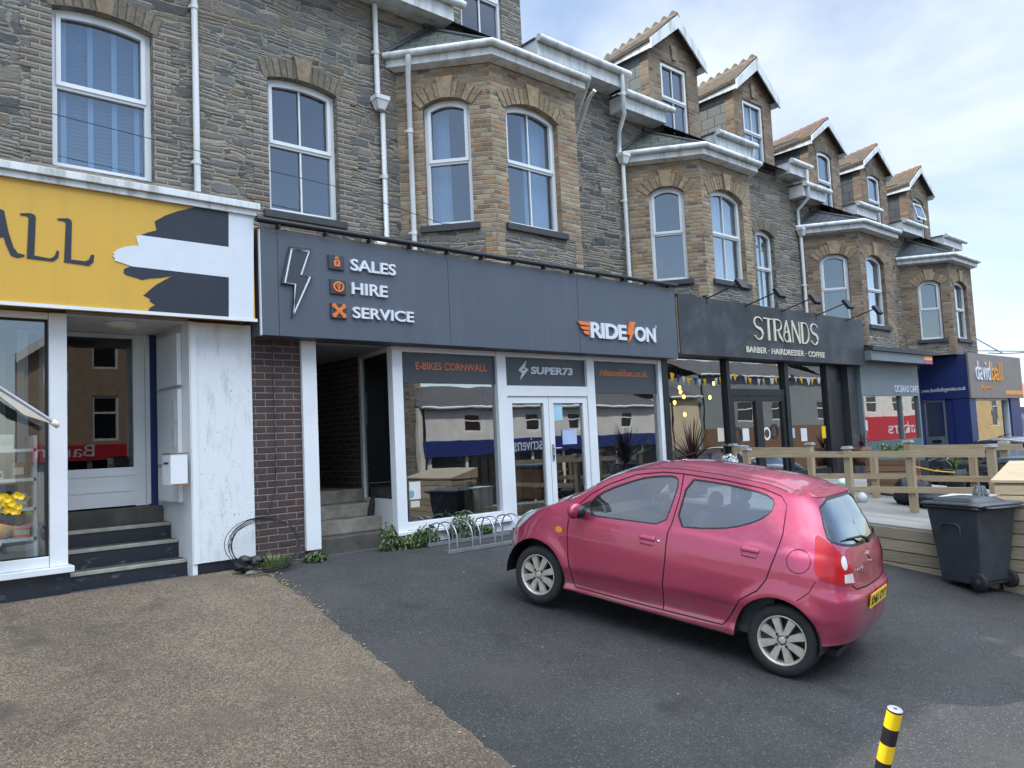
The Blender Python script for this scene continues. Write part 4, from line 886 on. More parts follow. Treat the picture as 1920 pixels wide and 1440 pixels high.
cx, cz = sum(p[0] for p in bolt)/7, sum(p[1] for p in bolt)/7
grow = lambda P_, k: [(cx+(x-cx)*k, cz+(z-cz)*(1+(k-1)*.45)) for x, z in P_]
B_ = MB().prism(grow(bolt, 1.26), f2, .001, .03).build('bolt_sign', plain('bolt_slate', (.036, .044, .056), .5, var=.1), Fa2)
rb = MB(); ribbon(rb, bolt+[bolt[0], bolt[1]], .018, f2, .0305, .037); rb.build('bolt_outline', 'sign_white', Fa2)
lettr('lettering', 'SALES', YF2, (655.6, 486.4), (655.6, 508.2), (740.3, 496), (740.3, 517), 'sign_white', Fa2, .028, .018)
lettr('lettering', 'HIRE', YF2, (657.5, 530), (658.7, 551.7), (724.4, 536.9), (725.4, 558.6), 'sign_white', Fa2, .028, .018)
lettr('lettering', 'SERVICE', YF2, (659.7, 575.5), (660.1, 596.3), (773.9, 585.4), (774.5, 605.8), 'sign_white', Fa2, .028, .018)
for i, (tl, br) in enumerate((((614, 476.5), (644.3, 508)), ((617.5, 522.6), (648, 553.7)), ((618.5, 567.5), (649.2, 599)))):
    x0, z1 = fx(*tl, YF2); x1, z0 = fx(*br, YF2); w_ = x1-x0; h_ = z1-z0; P2 = lambda a, b: (x0+(.5+(a-.5)*.82)*w_, z0+(.5+(b-.5)*.82)*h_)
    MB().fbox(f2, x0, x1, z0, z1, .001, .024).build('icon_plate', plain('icon_black', (.035, .04, .05), .5), Fa2, bevel=.006)
    ic = MB()
    if i == 0:
        ic.prism([P2(.30, .14), P2(.72, .14), P2(.76, .55), P2(.60, .74), P2(.42, .74), P2(.26, .55)], f2, .025, .032)
        ribbon(ic, [P2(.5+.11*cos(a*pi/6), .82+.09*sin(a*pi/6)) for a in range(13)], .014, f2, .025, .032)
    elif i == 1:
        ribbon(ic, [P2(.5+.36*cos(a*pi/12), .5+.36*sin(a*pi/12)) for a in range(3, 26)], .022, f2, .025, .032)
        ic.prism([P2(.5, .22)]+[P2(.5+.15*cos(a*pi/8), .58+.15*sin(a*pi/8)) for a in range(-1, 10)], f2, .025, .032)
        ic.prism([P2(.72, .66), P2(.90, .60), P2(.86, .80)], f2, .025, .031)
    else:
        for a, b in (((.14, .14), (.86, .86)), ((.14, .86), (.86, .14))):
            ribbon(ic, [P2(*a), P2(.5, .5), P2(*b)], [.035, .045, .035], f2, .025, .032 if a[1] < .5 else .034)
            for q in (a, b): ribbon(ic, [P2(q[0]+.09*cos(t_), q[1]+.09*sin(t_)) for t_ in [k*pi/5+atan2(.5-q[1], .5-q[0])-pi*.7+pi for k in range(8)]], .03, f2, .025, .033)
        ic.prism([P2(.5+.2*(1 if k % 2 else .62)*cos(k*pi/8), .5+.2*(1 if k % 2 else .62)*sin(k*pi/8)) for k in range(16)], f2, .025, .036)
    ic.build('icon', 'sign_orange', Fa2)
    if i == 0: MB().prism([P2(.52, .62), P2(.60, .62), P2(.53, .47), P2(.60, .46), P2(.46, .24), P2(.49, .40), P2(.42, .41)], f2, .0325, .036).build('icon_bolt', 'icon_black', Fa2)
    if i == 1: MB().prism([P2(.5+.055*cos(a*pi/6), .58+.06*sin(a*pi/6)) for a in range(12)], f2, .0325, .036).build('icon_dot', 'icon_black', Fa2)
Z9 = lambda P_: zc(9.6, 1060, 580, YF2, P_)
wg = MB()
for P_ in ([(205, 215), (425, 235), (420, 300), (262, 280), (225, 255)], [(245, 308), (420, 318), (416, 378), (295, 362), (265, 340)], [(300, 388), (412, 396), (408, 462), (345, 452), (320, 430)]): wg.prism(Z9(P_), f2, .001, .028)
wg.build('wing_logo', 'sign_orange', Fa2)
lettr('lettering', 'RIDE', YF2, (1105.8, 604.5), (1104.8, 633.6), (1173, 610), (1172.5, 638.3), 'sign_white', Fa2, .03, .03, space=.93)
lettr('lettering', 'ON', YF2, (1188.6, 612.2), (1188, 640.2), (1227.7, 616), (1226.7, 642.5), 'sign_white', Fa2, .03, .03, space=.95)
MB().prism(Z9([(1145, 225), (1235, 235), (1188, 398), (1218, 404), (1128, 595), (1138, 462), (1095, 460)]), f2, .001, .034).build('bolt_logo', 'sign_orange', Fa2)
q = Z9([(1622, 320)])[0]; rg = MB(); ribbon(rg, [(q[0]+.018*cos(a*pi/8), q[1]+.018*sin(a*pi/8)) for a in range(17)], .007, f2, .001, .01); rg.build('registered_mark', 'sign_white', Fa2)
# brick pier, white posts, glazing
bx0, bx1 = fx(474.5, 850, YS)[0], fx(568, 850, YS)[0]
MB().box(bx0, bx1, YS+.012, YW, .4, zb2-.001).build('brick_pier', 'brick_plum', S2)
wp0, wp1 = bx1+.003, fx(596, 850, YS)[0]
fp = MB(); fp.box(wp0, wp1, YS-.03, YS+.14, .60, zb2-.001); fp.build('post', 'white_upvc', S2, bevel=.006)
cx0, cx1 = fx(738, 800, YS)[0], fx(757, 800, YS)[0]; px0, px1 = fx(930.5, 700, YS)[0], fx(947.5, 700, YS)[0]; qx0, qx1 = fx(1098, 690, YS)[0], fx(1112, 690, YS)[0]; rx0, rx1 = fx(1231.5, 690, YS)[0], fx(1241, 690, YS)[0]
zg0 = fx(768, 980, YS)[1]; ztop = zb2-.005; zgl = fx(850, 664, YS)[1]
fm = MB()
for a, b in ((cx0, cx1), (px0, px1), (qx0, qx1), (rx0, rx1)): fm.box(a, b, YS-.02, YS+.10, zg0-.10, ztop)
for a, b in ((cx1, px0), (px1, qx0), (qx1, rx0)): fm.box(a+.001, b-.001, YS-.008, YS+.09, zgl, ztop)
for a, b in ((cx1, px0), (qx1, rx0)): fm.box(a+.001, b-.001, YS-.008, YS+.09, zg0-.095, zg0)
fm.build('window_frame', 'white_upvc', S2, bevel=.004)
for a, b in ((cx0-.02, px1), (qx0, rx1)): MB().box(a, b, YS-.06, YS+.08, zg0-.145, zg0-.101).build('window_sill', 'white_upvc', S2, bevel=.006)
MB().box(cx0, px1, YS+.0, YS+.2, .4, zg0-.147).build('stall_riser', 'white_upvc', S2); MB().box(qx0, rx1, YS+.0, YS+.2, .4, zg0-.147).build('stall_riser', 'white_upvc', S2)
pane(S2, cx1-.01, px0+.01, zg0-.01, zgl+.01, YS+.05); pane(S2, qx1-.01, rx0+.01, zg0-.01, zgl+.01, YS+.05)
zf = fx(850, 719, YS)[1]
MB().box(cx1, px0, YS+.030, YS+.046, zf, zgl).build('window_film', 'film_graphite', S2); MB().box(qx1, rx0, YS+.030, YS+.046, fx(1170, 738, YS)[1], zgl).build('window_film', 'film_graphite', S2)
zt0 = fx(1020, 724, YS)[1]; MB().box(px1, qx0, YS+.030, YS+.046, zt0, zgl).build('transom_panel', 'film_graphite', S2)
YL = YS+.03
lettr('lettering', 'E-BIKES CORNWALL', YL, (778.3, 678.6), (779.3, 692.3), (911.7, 683.3), (912.7, 697.4), 'sign_orange', S2, .004, .014, c0=.0005)
lettr('lettering', 'SUPER73', YL, (995.7, 687.4), (994.3, 701.2), (1073.7, 690.3), (1073, 704.2), 'sign_white', S2, .004, .035, shear=.06, c0=.0005)
lettr('lettering', 'rideonebikes.co.uk', YL, (1124, 692), (1124, 704), (1213.5, 694.8), (1213.5, 707.8), 'sign_orange', S2, .004, .016, c0=.0005)
MB().prism(zc(6.857, 960, 640, YL, [(185, 245), (163, 332), (212, 362), (100, 495), (128, 408), (80, 372)]), WY(YL), .0005, .0045).build('bolt_logo', 'sign_white', S2)
MB().prism(zc(6.857, 960, 640, YL, [(147, 345), (128, 372), (140, 380), (165, 362)]), WY(YL), .005, .006).build('bolt_gap', 'film_graphite', S2)
# transom bar and the pair of glazed doors
zd1 = fx(1020, 743, YS)[1]; fr_ = MB(); fr_.box(px1, qx0, YS-.015, YS+.095, zd1, zt0); fr_.build('transom', 'white_upvc', S2, bevel=.004)
dm = (px1+qx0)/2-.01; zdb = .53
for (a, b), hx in (((px1+.004, dm-.003), None), ((dm+.003, qx0-.004), 1)):
    d_ = MB(); panel(d_, [(a, zdb), (b, zdb), (b, zd1-.004), (a, zd1-.004)], [[(a+.10, zdb+.14), (b-.10, zdb+.14), (b-.10, zd1-.10), (a+.10, zd1-.10)]], WY(YS+.005), .06)
    d_ = d_.build('door', 'white_upvc', S2); pane(d_, a+.09, b-.09, zdb+.13, zd1-.09, YS+.04)
    if hx:
        h_ = MB(); h_.box(a+.03, a+.07, YS-.006, YS+.004, 1.42, 1.66); h_.tube([(a+.05, YS-.004, 1.60), (a+.05, YS-.05, 1.60), (a+.17, YS-.055, 1.60)], .009, 8); h_.build('handle', 'galvanised', d_)
        k_ = MB(); k_.box(a+.04, a+.06, YS-.012, YS-.007, 1.46, 1.50); k_.build('lock', 'black_metal', d_)
        nb = MB(); x0, z1 = fx(1036, 753, YS+.03); x1, z0 = fx(1055, 788, YS+.03); nb.box(x0, x1, YS+.028, YS+.032, z0, z1); nb.build('notice', plain('notice_blue', (.35, .58, .68), .6, var=.1), d_)
        nb = MB(); x0, z1 = fx(1054, 806, YS+.03); x1, z0 = fx(1082, 832, YS+.03); nb.box(x0, x1, YS+.028, YS+.032, z0, z1); nb.build('notice', plain('notice_lilac', (.38, .46, .66), .6, var=.1), d_)
x0, z1 = fx(767, 904, YS+.045); x1, z0 = fx(789, 935, YS+.045)
MB().box(x0, x1, YS+.043, YS+.048, z0, z1).build('notice', 'good_white', S2); MB().prism([(x0+.03+.04*cos(a*pi/6), z0+.07+.05*sin(a*pi/6)) for a in range(12)], WY(YS+.042), 0, .002).build('notice_badge', 'good_teal', S2)
MB().box(x0+.01, x1-.02, YS+.043, YS+.048, z0-.10, z0-.02).build('notice', 'good_cream', S2)
# agave-like sticker on the right pane
xs_, zs_ = fx(1214, 835, YS+.045); tk = MB()
for i in range(9): a = pi*(.08+.84*i/8); ribbon(tk, [(xs_+.02*cos(a), zs_+.02*sin(a)), (xs_+.09*cos(a), zs_+.11*sin(a)), (xs_+.13*cos(a), zs_+.15*sin(a))], [.018, .014, .003], WY(YS+.045), 0, .002)
ribbon(tk, [(xs_+.1*cos(a), zs_-.02+.06*sin(a)) for a in [pi+k*pi/10 for k in range(11)]], .012, WY(YS+.045), 0, .002); tk.build('sticker', 'ink_navy', S2)
# splayed side glazing of the recessed entrance
pin = onZ(667, 667, 3.0); I0 = Vector((cx0+.0, YS+.0, 0)); I1 = Vector((5.66, 9.5, 0)); u = (I1-I0).normalized(); fs_ = FR(I0, u, (0, 0, 1), (-u.y, u.x, 0)); fs_.u = u; L = (I1-I0).length
sp_ = MB(); panel(sp_, [(.02, .45), (L, .45), (L, ztop), (.02, ztop)], [[(.10, 1.07), (L-.08, 1.07), (L-.08, ztop-.06), (.10, ztop-.06)]], fs_, .05)
sp_.build('side_window', 'white_upvc', S2); MB().poly([fs_.p(.09, 1.06, -.03), fs_.p(L-.07, 1.06, -.03), fs_.p(L-.07, ztop-.05, -.03), fs_.p(.09, ztop-.05, -.03)]).build('pane', 'pane_dim', S2)
room(S2, cx0+.32, rx1-.02, YS+.28, 13.2, .5, ztop-.02, 'room_dark', 'room_mid')
for i, (y, z) in enumerate(((8.60, .68), (8.86, .85), (9.10, 1.02), (9.40, 1.19))):
    MB().box(wp0+.05, 5.535+.10*(y-YS)/1.1, y, 10.9, (.35 if i == 0 else .68+.17*(i-1)+.001), z).build('step', 'concrete_step' if i else 'concrete_dark', S2, bevel=.012)
MB().box(wp0-.3, wp0+.045, YS+.16, 10.9, .4, ztop).build('passage_wall', 'brick_plum', S2)
MB().box(5.655, 5.80, 9.505, 10.9, 1.19, ztop).build('inner_wall', 'brick_plum', S2)
dk = MB(); dk.box(wp0+.05, 5.65, 10.75, 10.8, 1.2, ztop); dk = dk.build('door', 'black_gloss', S2)
dh = MB(); dh.box(5.32, 5.36, 10.73, 10.748, 2.1, 2.55); dh.build('handle', 'galvanised', dk)
MB().box(wp0-.3, 5.85, YS+.1, 10.9, ztop-.01, ztop+.06).build('soffit', 'soffit_grey', S2)
# things inside the bike shop
pl = thing('pallet_screen', (8.0, 9.3, .5), 'upright wooden pallet boards standing just behind the glazed bike shop doors', 'pallet')
pb = MB()
for i in range(7): pb.box(7.25+i*.17, 7.25+i*.17+.11, 9.28, 9.30, .52, 1.55)
for z in (.62, 1.05, 1.48): pb.box(7.22, 8.4, 9.305, 9.39, z, z+.09)
pb.build('boards', 'pallet', pl)
def bicycle(x, y, rot, label):
    b = thing('bicycle', (x, y, .5), label, 'bicycle'); b.rotation_euler.z = rot; O = Vector((x, y, .5))
    for dx in (-.55, .55):
        t_ = MB(); t_.tube([O+Vector((dx+.31*cos(a*pi/14), 0, .34+.31*sin(a*pi/14))) for a in range(29)], .045, 8, caps=False); w_ = t_.build('wheel', 'rubber_black', b)
        s_ = MB(); 
        for k in range(9): s_.tube([O+Vector((dx, 0, .34)), O+Vector((dx+.28*cos(k*2*pi/9), 0, .34+.28*sin(k*2*pi/9)))], .004, 4)
        s_.build('spokes', 'galvanised', w_)
    f_ = MB(); Q = lambda a, z: O+Vector((a, 0, z))
    for a, c in ((Q(-.55, .34), Q(-.1, .36)), (Q(-.1, .36), Q(-.22, .82)), (Q(-.22, .78), Q(.38, .86)), (Q(.38, .86), Q(-.1, .36)), (Q(.55, .34), Q(.34, 1.0)), (Q(-.55, .34), Q(-.2, .72))): f_.tube([a, c], .022, 8)
    f_.build('frame', 'black_metal', b); MB().blob(Q(-.24, .88), (.16, .06, .04)).build('saddle', 'rubber_black', b)
    h_ = MB(); h_.tube([Q(.3, 1.05)+Vector((0, -.3, .05)), Q(.34, 1.03), Q(.3, 1.05)+Vector((0, .3, .05))], .014, 8); h_.build('handlebar', 'black_metal', b)
bicycle(6.35, 9.35, .3, 'black bicycle standing inside the left window of the grey bike shop'); bicycle(9.5, 9.9, -.2, 'black bicycle standing inside the right window of the grey bike shop')
# --- black barber shop --------------------------------------------------------------------------
S3 = thing('shopfront', (14.6, YS, .51), 'black barber and coffee shop front with pale raised lettering and black glazed doors', 'shop front')
YF3 = 8.15; f3 = WY(YF3); xa3, xb3 = fx(1273, 600, YF3)[0], fx(1619, 640, YF3)[0]; zt3, zb3 = 4.13, 3.09
Fa3 = MB().box(xa3, xb3, YF3, YW, zb3, zt3).build('fascia', 'shop_black', S3)
MB().box(xb+.012, xa3-.02, YF3+.04, YW, zb3+.02, zt3+.0).build('fascia_return', 'black_metal', S3)
MB().box(xa3-.016, xa3-.003, YF3+.02, YF3+.05, zb3+.01, zt3-.05).build('cable_trim', 'fence_wood', S3)
def ST(ch, x0, w_):      # slender letters with one swelling stroke
    ul, lr = fx(1410, 592.5, YF3), fx(1535, 646, YF3); W_ = lr[0]-ul[0]; z1, z0 = 3.90, 3.46; z1 = (fx(1410, 592.5, YF3)[1]+fx(1533, 609, YF3)[1])/2; z0 = (fx(1411, 637, YF3)[1]+lr[1])/2
    P2 = lambda a, b: (ul[0]+W_*(x0+a*w_), z0+(z1-z0)*b); m = MB(); k = 0
    def arc(cx_, cy_, rx_, ry_, a0, a1, n=14): return [P2(cx_+rx_*cos(radians(a0+(a1-a0)*i/n)), cy_+ry_*sin(radians(a0+(a1-a0)*i/n))) for i in range(n+1)]
    T, H_ = .022, .062
    def st(p, w): 
        nonlocal k; ribbon(m, p, w, f3, .001, .022+.001*k); k += 1
    if ch == 'S':
        st(arc(.52, .76, .40, .23, 20, 180)+arc(.55, .74, .43, .24, 180, 232)+arc(.45, .26, .43, .26, 52, 0)+arc(.48, .25, .40, .24, 0, -160), [T]*15+[T+.02]*15+[H_]*15+[T]*15)
    if ch == 'T': st([P2(.0, .97), P2(1, .97)], T); st([P2(.5, .98), P2(.5, 0)], H_)
    if ch == 'R': st([P2(.14, 1), P2(.14, 0)], H_); st([P2(.14, .98)]+arc(.5, .74, .4, .24, 90, -90)+[P2(.14, .5)], T); st([P2(.45, .5), P2(.7, .2), P2(1.0, .0)], [T, H_, T])
    if ch == 'A': st(arc(.42, .24, .32, .23, 0, 360, 20), T); st([P2(.50, 1), P2(.27, .62), P2(.11, .30)], T); st([P2(.46, 1), P2(.68, .42), P2(.80, .0)], [T, H_, H_])
    if ch == 'N': st([P2(.06, 0), P2(.06, 1)], T); st([P2(.06, 1), P2(.5, .5), P2(.94, 0)], H_); st([P2(.94, 0), P2(.94, 1)], T)
    if ch == 'D': st([P2(.12, 1), P2(.12, 0)], H_); st([P2(.12, .98), P2(.35, .98)]+arc(.42, .5, .5, .48, 80, -80)+[P2(.35, .02), P2(.12, .02)], T)
    m.build('letter', 'sign_cream', Fa3)
for ch, x0, w_ in (('S', 0, .14), ('T', .15, .13), ('R', .285, .135), ('A', .425, .13), ('N', .565, .125), ('D', .71, .135), ('S', .86, .135)): ST(ch, x0, w_)
lettr('lettering', 'BARBER · HAIRDRESSER · COFFEE', YF3, (1399, 649.5), (1399.3, 660.5), (1545.7, 660.5), (1546, 671), 'sign_cream', Fa3, .012, .012, space=1.05)
# sign lamps on arms along the top
for i, (a, b) in enumerate((((1325, 561), (1395, 548)), ((1398, 575), (1470, 563)), ((1466, 585), (1535, 577)), ((1530, 593), (1598, 585)), ((1587, 602), (1650, 597)))):
    w0 = onY(*a, YF3); tip = Vector((w0.x+.12, YF3-.62, w0.z+.20))
    L_ = thing('sign_lamp', w0, 'black floodlight on an arm above the barber fascia, '+['nearest to the grey bike shop', 'second from the grey bike shop', 'third and middle one of five', 'second from the grey cafe', 'nearest to the grey cafe'][i], 'sign lamp', 'sign lamps on the barber fascia')
    MB().tube([w0+Vector((0, .05, 0)), w0+Vector((0, -.04, .02)), tip], .012, 6).build('arm', 'black_metal', L_)
    MB().box(w0.x-.03, w0.x+.03, YF3-.001, YF3+.06, w0.z-.09, w0.z+.07).build('bracket', 'black_metal', L_)
    hd = MB(); fr_ = FR(tip, (1, 0, 0), Vector((0, .55, .83)), None); hd.fbox(fr_, -.11, .11, -.16, .06, -.035, .035); hd.build('lamp_head', 'black_metal', L_, bevel=.01)
ps = [fx(x, 720, YS)[0] for x in (1240, 1251, 1361, 1367, 1470, 1477, 1548, 1556)]
zt_ = zb3-.004
fm = MB()
for a, b in zip(ps[::2], ps[1::2]): fm.box(a, b, YS-.03, YS+.10, .5, zt_)
fm.box(ps[1], ps[2], YS-.01, YS+.08, .5, .92); fm.box(ps[5], ps[6], YS-.01, YS+.08, .5, .85)
zdr = fx(1420, 742, YS)[1]; fm.box(ps[3], ps[4], YS-.01, YS+.08, zdr, zdr+.13)
fm.build('window_frame', 'black_metal', S3)
pane(S3, ps[1], ps[2], .92, zt_, YS+.04); pane(S3, ps[3], ps[4], zdr+.13, zt_, YS+.04); pane(S3, ps[5], ps[6], .85, zt_, YS+.04)
dm = (ps[3]+ps[4])/2
for a, b in ((ps[3]+.003, dm-.002), (dm+.002, ps[4]-.003)):
    d_ = MB(); panel(d_, [(a, .55), (b, .55), (b, zdr-.004), (a, zdr-.004)], [[(a+.12, .75), (b-.12, .75), (b-.12, zdr-.11), (a+.12, zdr-.11)]], WY(YS), .06); d_ = d_.build('door', 'black_metal', S3)
    pane(d_, a+.11, b-.11, .74, zdr-.10, YS+.04)
dk = MB(); x_ = fx(1590, 740, YS)[0]; dk.box(ps[7], x_, YS+.12, YS+.3, .5, zt_); dk.build('side_panel', 'black_gloss', S3)
MB().box(x_+.003, xb3-.05, YS-.02, YS+.3, .5, zt_).build('end_pier', 'shop_black', S3)
sd_ = MB(); sd_.box(ps[7]+.25, x_-.1, YS+.09, YS+.117, 1.2, zt_-.35); sd_.build('side_door', 'black_metal', S3)
room(S3, ps[0], ps[7], YS+.14, 13.0, .55, zt_-.01, 'room_mid', 'bench_brown')
plain('bulb_glow', (1, .55, .15), .4); bt = M['bulb_glow'].node_tree; pb_ = [n for n in bt.nodes if n.type == 'BSDF_PRINCIPLED'][0]; pb_.inputs['Emission Color'].default_value = (1, .45, .08, 1); pb_.inputs['Emission Strength'].default_value = 9
for i, (x, y) in enumerate(((1274, 727), (1276, 735), (1282, 744), (1265, 755), (1284, 777), (1338, 719), (1331, 745), (1370, 684))):
    q = onY(x, y, 9.3+.12*(i % 3)); b = thing('pendant_bulb', q, 'glowing amber filament bulb hanging behind the barber shop glass', 'bulb', 'amber bulbs hanging in the barber shop')
    MB().blob(q, (.03, .03, .045), 10, 6).build('bulb', 'bulb_glow', b); MB().tube([q+Vector((0, 0, .06)), q+Vector((0, 0, zt_-q.z-.01))], .006, 5).build('flex', 'cable_black', b); MB().tube([q+Vector((0, 0, .055)), q+Vector((0, 0, .11))], .018, 8).build('bulb_holder', 'black_metal', b)
# stickers and papers on the barber glass
for (x, y, w_, h_, m_) in ((1399, 815, .22, .24, 'good_white'), (1508, 815, .25, .27, 'good_white'), (1486, 812, .2, .2, 'notice_lilac'), (1545, 810, .17, .26, 'post_yellow'), (1352, 815, .2, .25, 'good_cream')):
    X_, Z_ = fx(x, y, YS+.03); MB().box(X_-w_/2, X_+w_/2, YS+.033, YS+.037, Z_-h_/2, Z_+h_/2).build('notice', m_, S3)
for (x, y, r_, m_) in ((1384, 815, .12, 'ink_navy'), (1438, 813, .11, 'sign_white'), (1453, 809, .13, 'ink_navy')):
    X_, Z_ = fx(x, y, YS+.03); rb = MB(); ribbon(rb, [(X_+r_*cos(a*pi/9), Z_+r_*sin(a*pi/9)) for a in range(19)], r_*.42, WY(YS+.032), 0, .003); rb.build('sticker', m_, S3)
# --- grey cafe ----------------------------------------------------------------------------------
S4 = thing('shopfront', (20, YS, .3), 'grey cafe front with a projecting grey canopy band', 'shop front')
xc0, xc1 = xb3+.01, fx(1748, 676, 8.0)[0]; zc0, zc1 = fx(1680, 678, 8.0)[1], fx(1680, 661, 8.0)[1]
Cn = MB().box(xc0, xc1, 8.0, YW, zc0, zc1).build('canopy', 'cafe_grey', S4); MB().box(xc0, xc1+.04, 7.95, YW-.002, zc1+.003, zc1+.10).build('canopy_flashing', 'sill_slate', S4)
x_ = fx(1733, 676, 8.0)[0]
for k, (m_, z0, z1) in enumerate((('agency_orange', zc0+.17, zc1-.003), ('post_yellow', zc0+.10, zc0+.168), (plain('canopy_magenta', (.5, .05, .22), .5), zc0+.003, zc0+.098))): MB().box(x_, xc1-.003, 7.994, 7.998, z0, z1).build('colour_patch', m_, S4)
Yp = 8.3; xe = fx(1724, 740, Yp)[0]; zp0 = fx(1670, 742, Yp)[1]
Pn = MB().box(xc0+.02, xe, Yp, YW, zp0, zc0-.002).build('sign_panel', 'cafe_grey', S4)
lettr('lettering', 'OCEANS CAFE', Yp, (1676.3, 722.8), (1676.3, 735), (1720.5, 723.2), (1720.5, 737), 'sign_white', Pn, .02, .004)
xw0 = fx(1622, 780, Yp)[0]; zw0 = fx(1670, 825, Yp)[1]
xm = fx(1693, 780, Yp)[0]
for a, b, z in ((xc0+.03, xw0, -.6), (xe-.08, xe, -.6), (xm-.03, xm+.03, zw0)): MB().box(a, b, Yp, Yp+.12, z, zp0-.002).build('window_post', 'cafe_grey', S4)
MB().box(xw0, xe-.08, Yp+.003, Yp+.18, -.6, zw0).build('stall_riser', 'cafe_teal', S4); pane(S4, xw0, xe-.08, zw0, zp0-.003, Yp+.06); room(S4, xw0-.02, xe, Yp+.2, 12, .4, zp0, 'room_mid')
X_, Z_ = fx(1628, 812, Yp); MB().box(X_-.1, X_+.1, Yp+.045, Yp+.05, Z_-.12, Z_+.05).build('notice', 'good_red', S4); MB().box(X_-.1, X_+.1, Yp+.045, Yp+.05, Z_+.06, Z_+.3).build('notice', 'good_white', S4)
MB().poly([(xe, Yp, -.6), (xe, YW, -.6), (xe, YW, zc0), (xe, Yp, zc0)]).build('end_wall', 'cafe_grey', S4)
# --- navy corner agency --------------------------------------------------------------------------
S5 = thing('shopfront', (26.5, 8.1, .0), 'navy corner agency shop front with a taupe and orange sign on the street side', 'shop front')
XA, YA, XA2 = 24.4, 8.1, 28.9
za0, za1 = 2.37, 3.60
MB().box(XA+.06, XA+.2, YA+.46, 8.77, -.9, za0-.004).build('side_wall', 'agency_navy', S5); MB().box(XA+.06, XA+.2, 9.39, YW+.3, -.9, za0-.004).build('side_wall', 'agency_navy', S5)
MB().box(21.5, XA+.05, YW+.01, YW+.3, -.9, 3.3).build('recess_wall', 'agency_navy', S5)
MB().box(XA, XA2, YA+.004, YW+.05, za0, za1).build('fascia', 'agency_navy', S5)
Sg = MB().box(XA-.02, XA2+.03, YA-.05, YA, za0-.02, za1+.03).build('sign_board', 'agency_taupe', S5)
fsg = WY(YA-.05)
text('lettering', 'david', fsg, XA+.45, 2.86, 1.2, .56, 'sign_white', Sg, .02, .001, .0); text('lettering', 'ball', fsg, XA+1.74, 2.86, .92, .56, 'agency_orange', Sg, .02, .001, .0); text('lettering', 'Agencies', fsg, XA+.85, 2.56, 1.0, .16, 'agency_orange', Sg, .01, .001)
MB().box(XA+2.9, XA2, YA-.056, YA-.051, 2.46, 2.58).build('orange_stripe', 'agency_orange', Sg)
text('lettering', 'www.davidballagencies.co.uk', FR((XA, 0, 0), (0, -1, 0), (0, 0, 1), (-1, 0, 0)), -9.38, 2.55, 1.2, .15, 'sign_white', S5, .01, .001, .006)
MB().box(XA+.02, XA+.5, YA+.02, YA+.45, -.9, za0-.003).build('pillar', 'agency_navy', S5); MB().box(XA2-1.0, XA2-.1, YA+.02, YA+.45, -.9, za0-.003).build('pillar', 'agency_navy', S5)
MB().box(XA+.5, XA2-1.0, YA+.1, YA+.3, -.9, 1.15).build('stall_riser', 'agency_navy', S5); pane(S5, XA+.5, XA2-1.0, 1.15, za0, YA+.15, 'pane_shop')
fm = MB(); fm.box(XA+.502, XA+.58, YA+.08, YA+.2, 1.151, za0-.005); fm.box(XA2-1.08, XA2-1.002, YA+.08, YA+.2, 1.151, za0-.005); fm.box(XA+.58, XA2-1.08, YA+.08, YA+.2, za0-.08, za0-.006); fm.build('window_frame', 'white_upvc_far', S5)
d_ = MB(); panel(d_, [(-9.38, -.3), (-8.78, -.3), (-8.78, za0-.01), (-9.38, za0-.01)], [[(-9.33, 1.3), (-8.84, 1.3), (-8.84, za0-.08), (-9.33, za0-.08)]], FR((XA+.05, 0, 0), (0, -1, 0), (0, 0, 1), (-1, 0, 0)), .06)
d_ = d_.build('door', 'galvanised', S5); MB().poly([(XA+.09, 9.34, 1.29), (XA+.09, 8.83, 1.29), (XA+.09, 8.83, za0-.07), (XA+.09, 9.34, za0-.07)]).build('pane', 'pane_shop', d_); MB().box(XA+.03, XA+.048, 8.95, 9.2, 1.12, 1.2).build('letter_plate', 'black_metal', d_)
room(S5, XA+.21, XA2-.1, YA+.5, 12, -.5, za0-.01, 'room_mid')
an = MB(); 
for a, b in (((27.2, 8.9, 4.4), (27.9, 8.2, 3.75)), ((27.2, 8.9, 3.9), (28.6, 7.6, 3.78)), ((27.9, 8.2, 3.75), (28.9, 7.4, 3.76)), ((26.6, 8.2, 3.72), (27.9, 8.2, 3.75))): an.tube([a, b], .018, 6)
tag(an.build('sign_bracket', 'galvanised'), 'bare metal sign bracket on the end wall above the navy agency', 'bracket')
# ------------------------------------------------------------------ the pink hatchback
t = NT('car_paint'); v = t.obj()
dust = t.ramp(t.noise(v, 2.4, 5, .6), [(.35, .0), (.75, .22)]); zz = t.n('SeparateXYZ', {0: v}).outputs[2]
low = t.math('MULTIPLY', t.ramp(zz, [(.20, 1), (.52, 0)]), t.ramp(t.noise(t.mapping(v, (2, 4, 7)), 2.2, 6, .65), [(.38, 0), (.62, .8)]))
c = t.mix(dust, (.45, .050, .108), (.46, .085, .145)); c = t.mix(low, c, (.27, .15, .13))
top = t.math('MULTIPLY', t.ramp(t.noise(t.mapping(v, (5, 9, 5)), 1.3, 6, .7), [(.5, 0), (.75, .3)]), t.ramp(zz, [(.99, 0), (1, 1)]))
c = t.mix(top, c, (.45, .25, .28))
flk = t.n('TexVoronoi', {'Vector': v, 'Scale': 900}).outputs['Color']
nm = t.n('Bump', {'Height': t.n('SeparateColor', {0: flk}).outputs[0], 'Strength': .05, 'Distance': .001}).outputs[0]
M['car_paint'] = t.pbr(c, t.math('ADD', .31, t.math('MULTIPLY', dust, .4)),   .50, nm, **{'Coat Weight': 1.0, 'Coat Roughness': .04})
plain('car_seam', (.03, .006, .012), .7, var=.1); plain('car_black', (.014, .014, .016), .45, var=.2, scale=8); plain('car_trim', (.035, .036, .04), .7, var=.2)
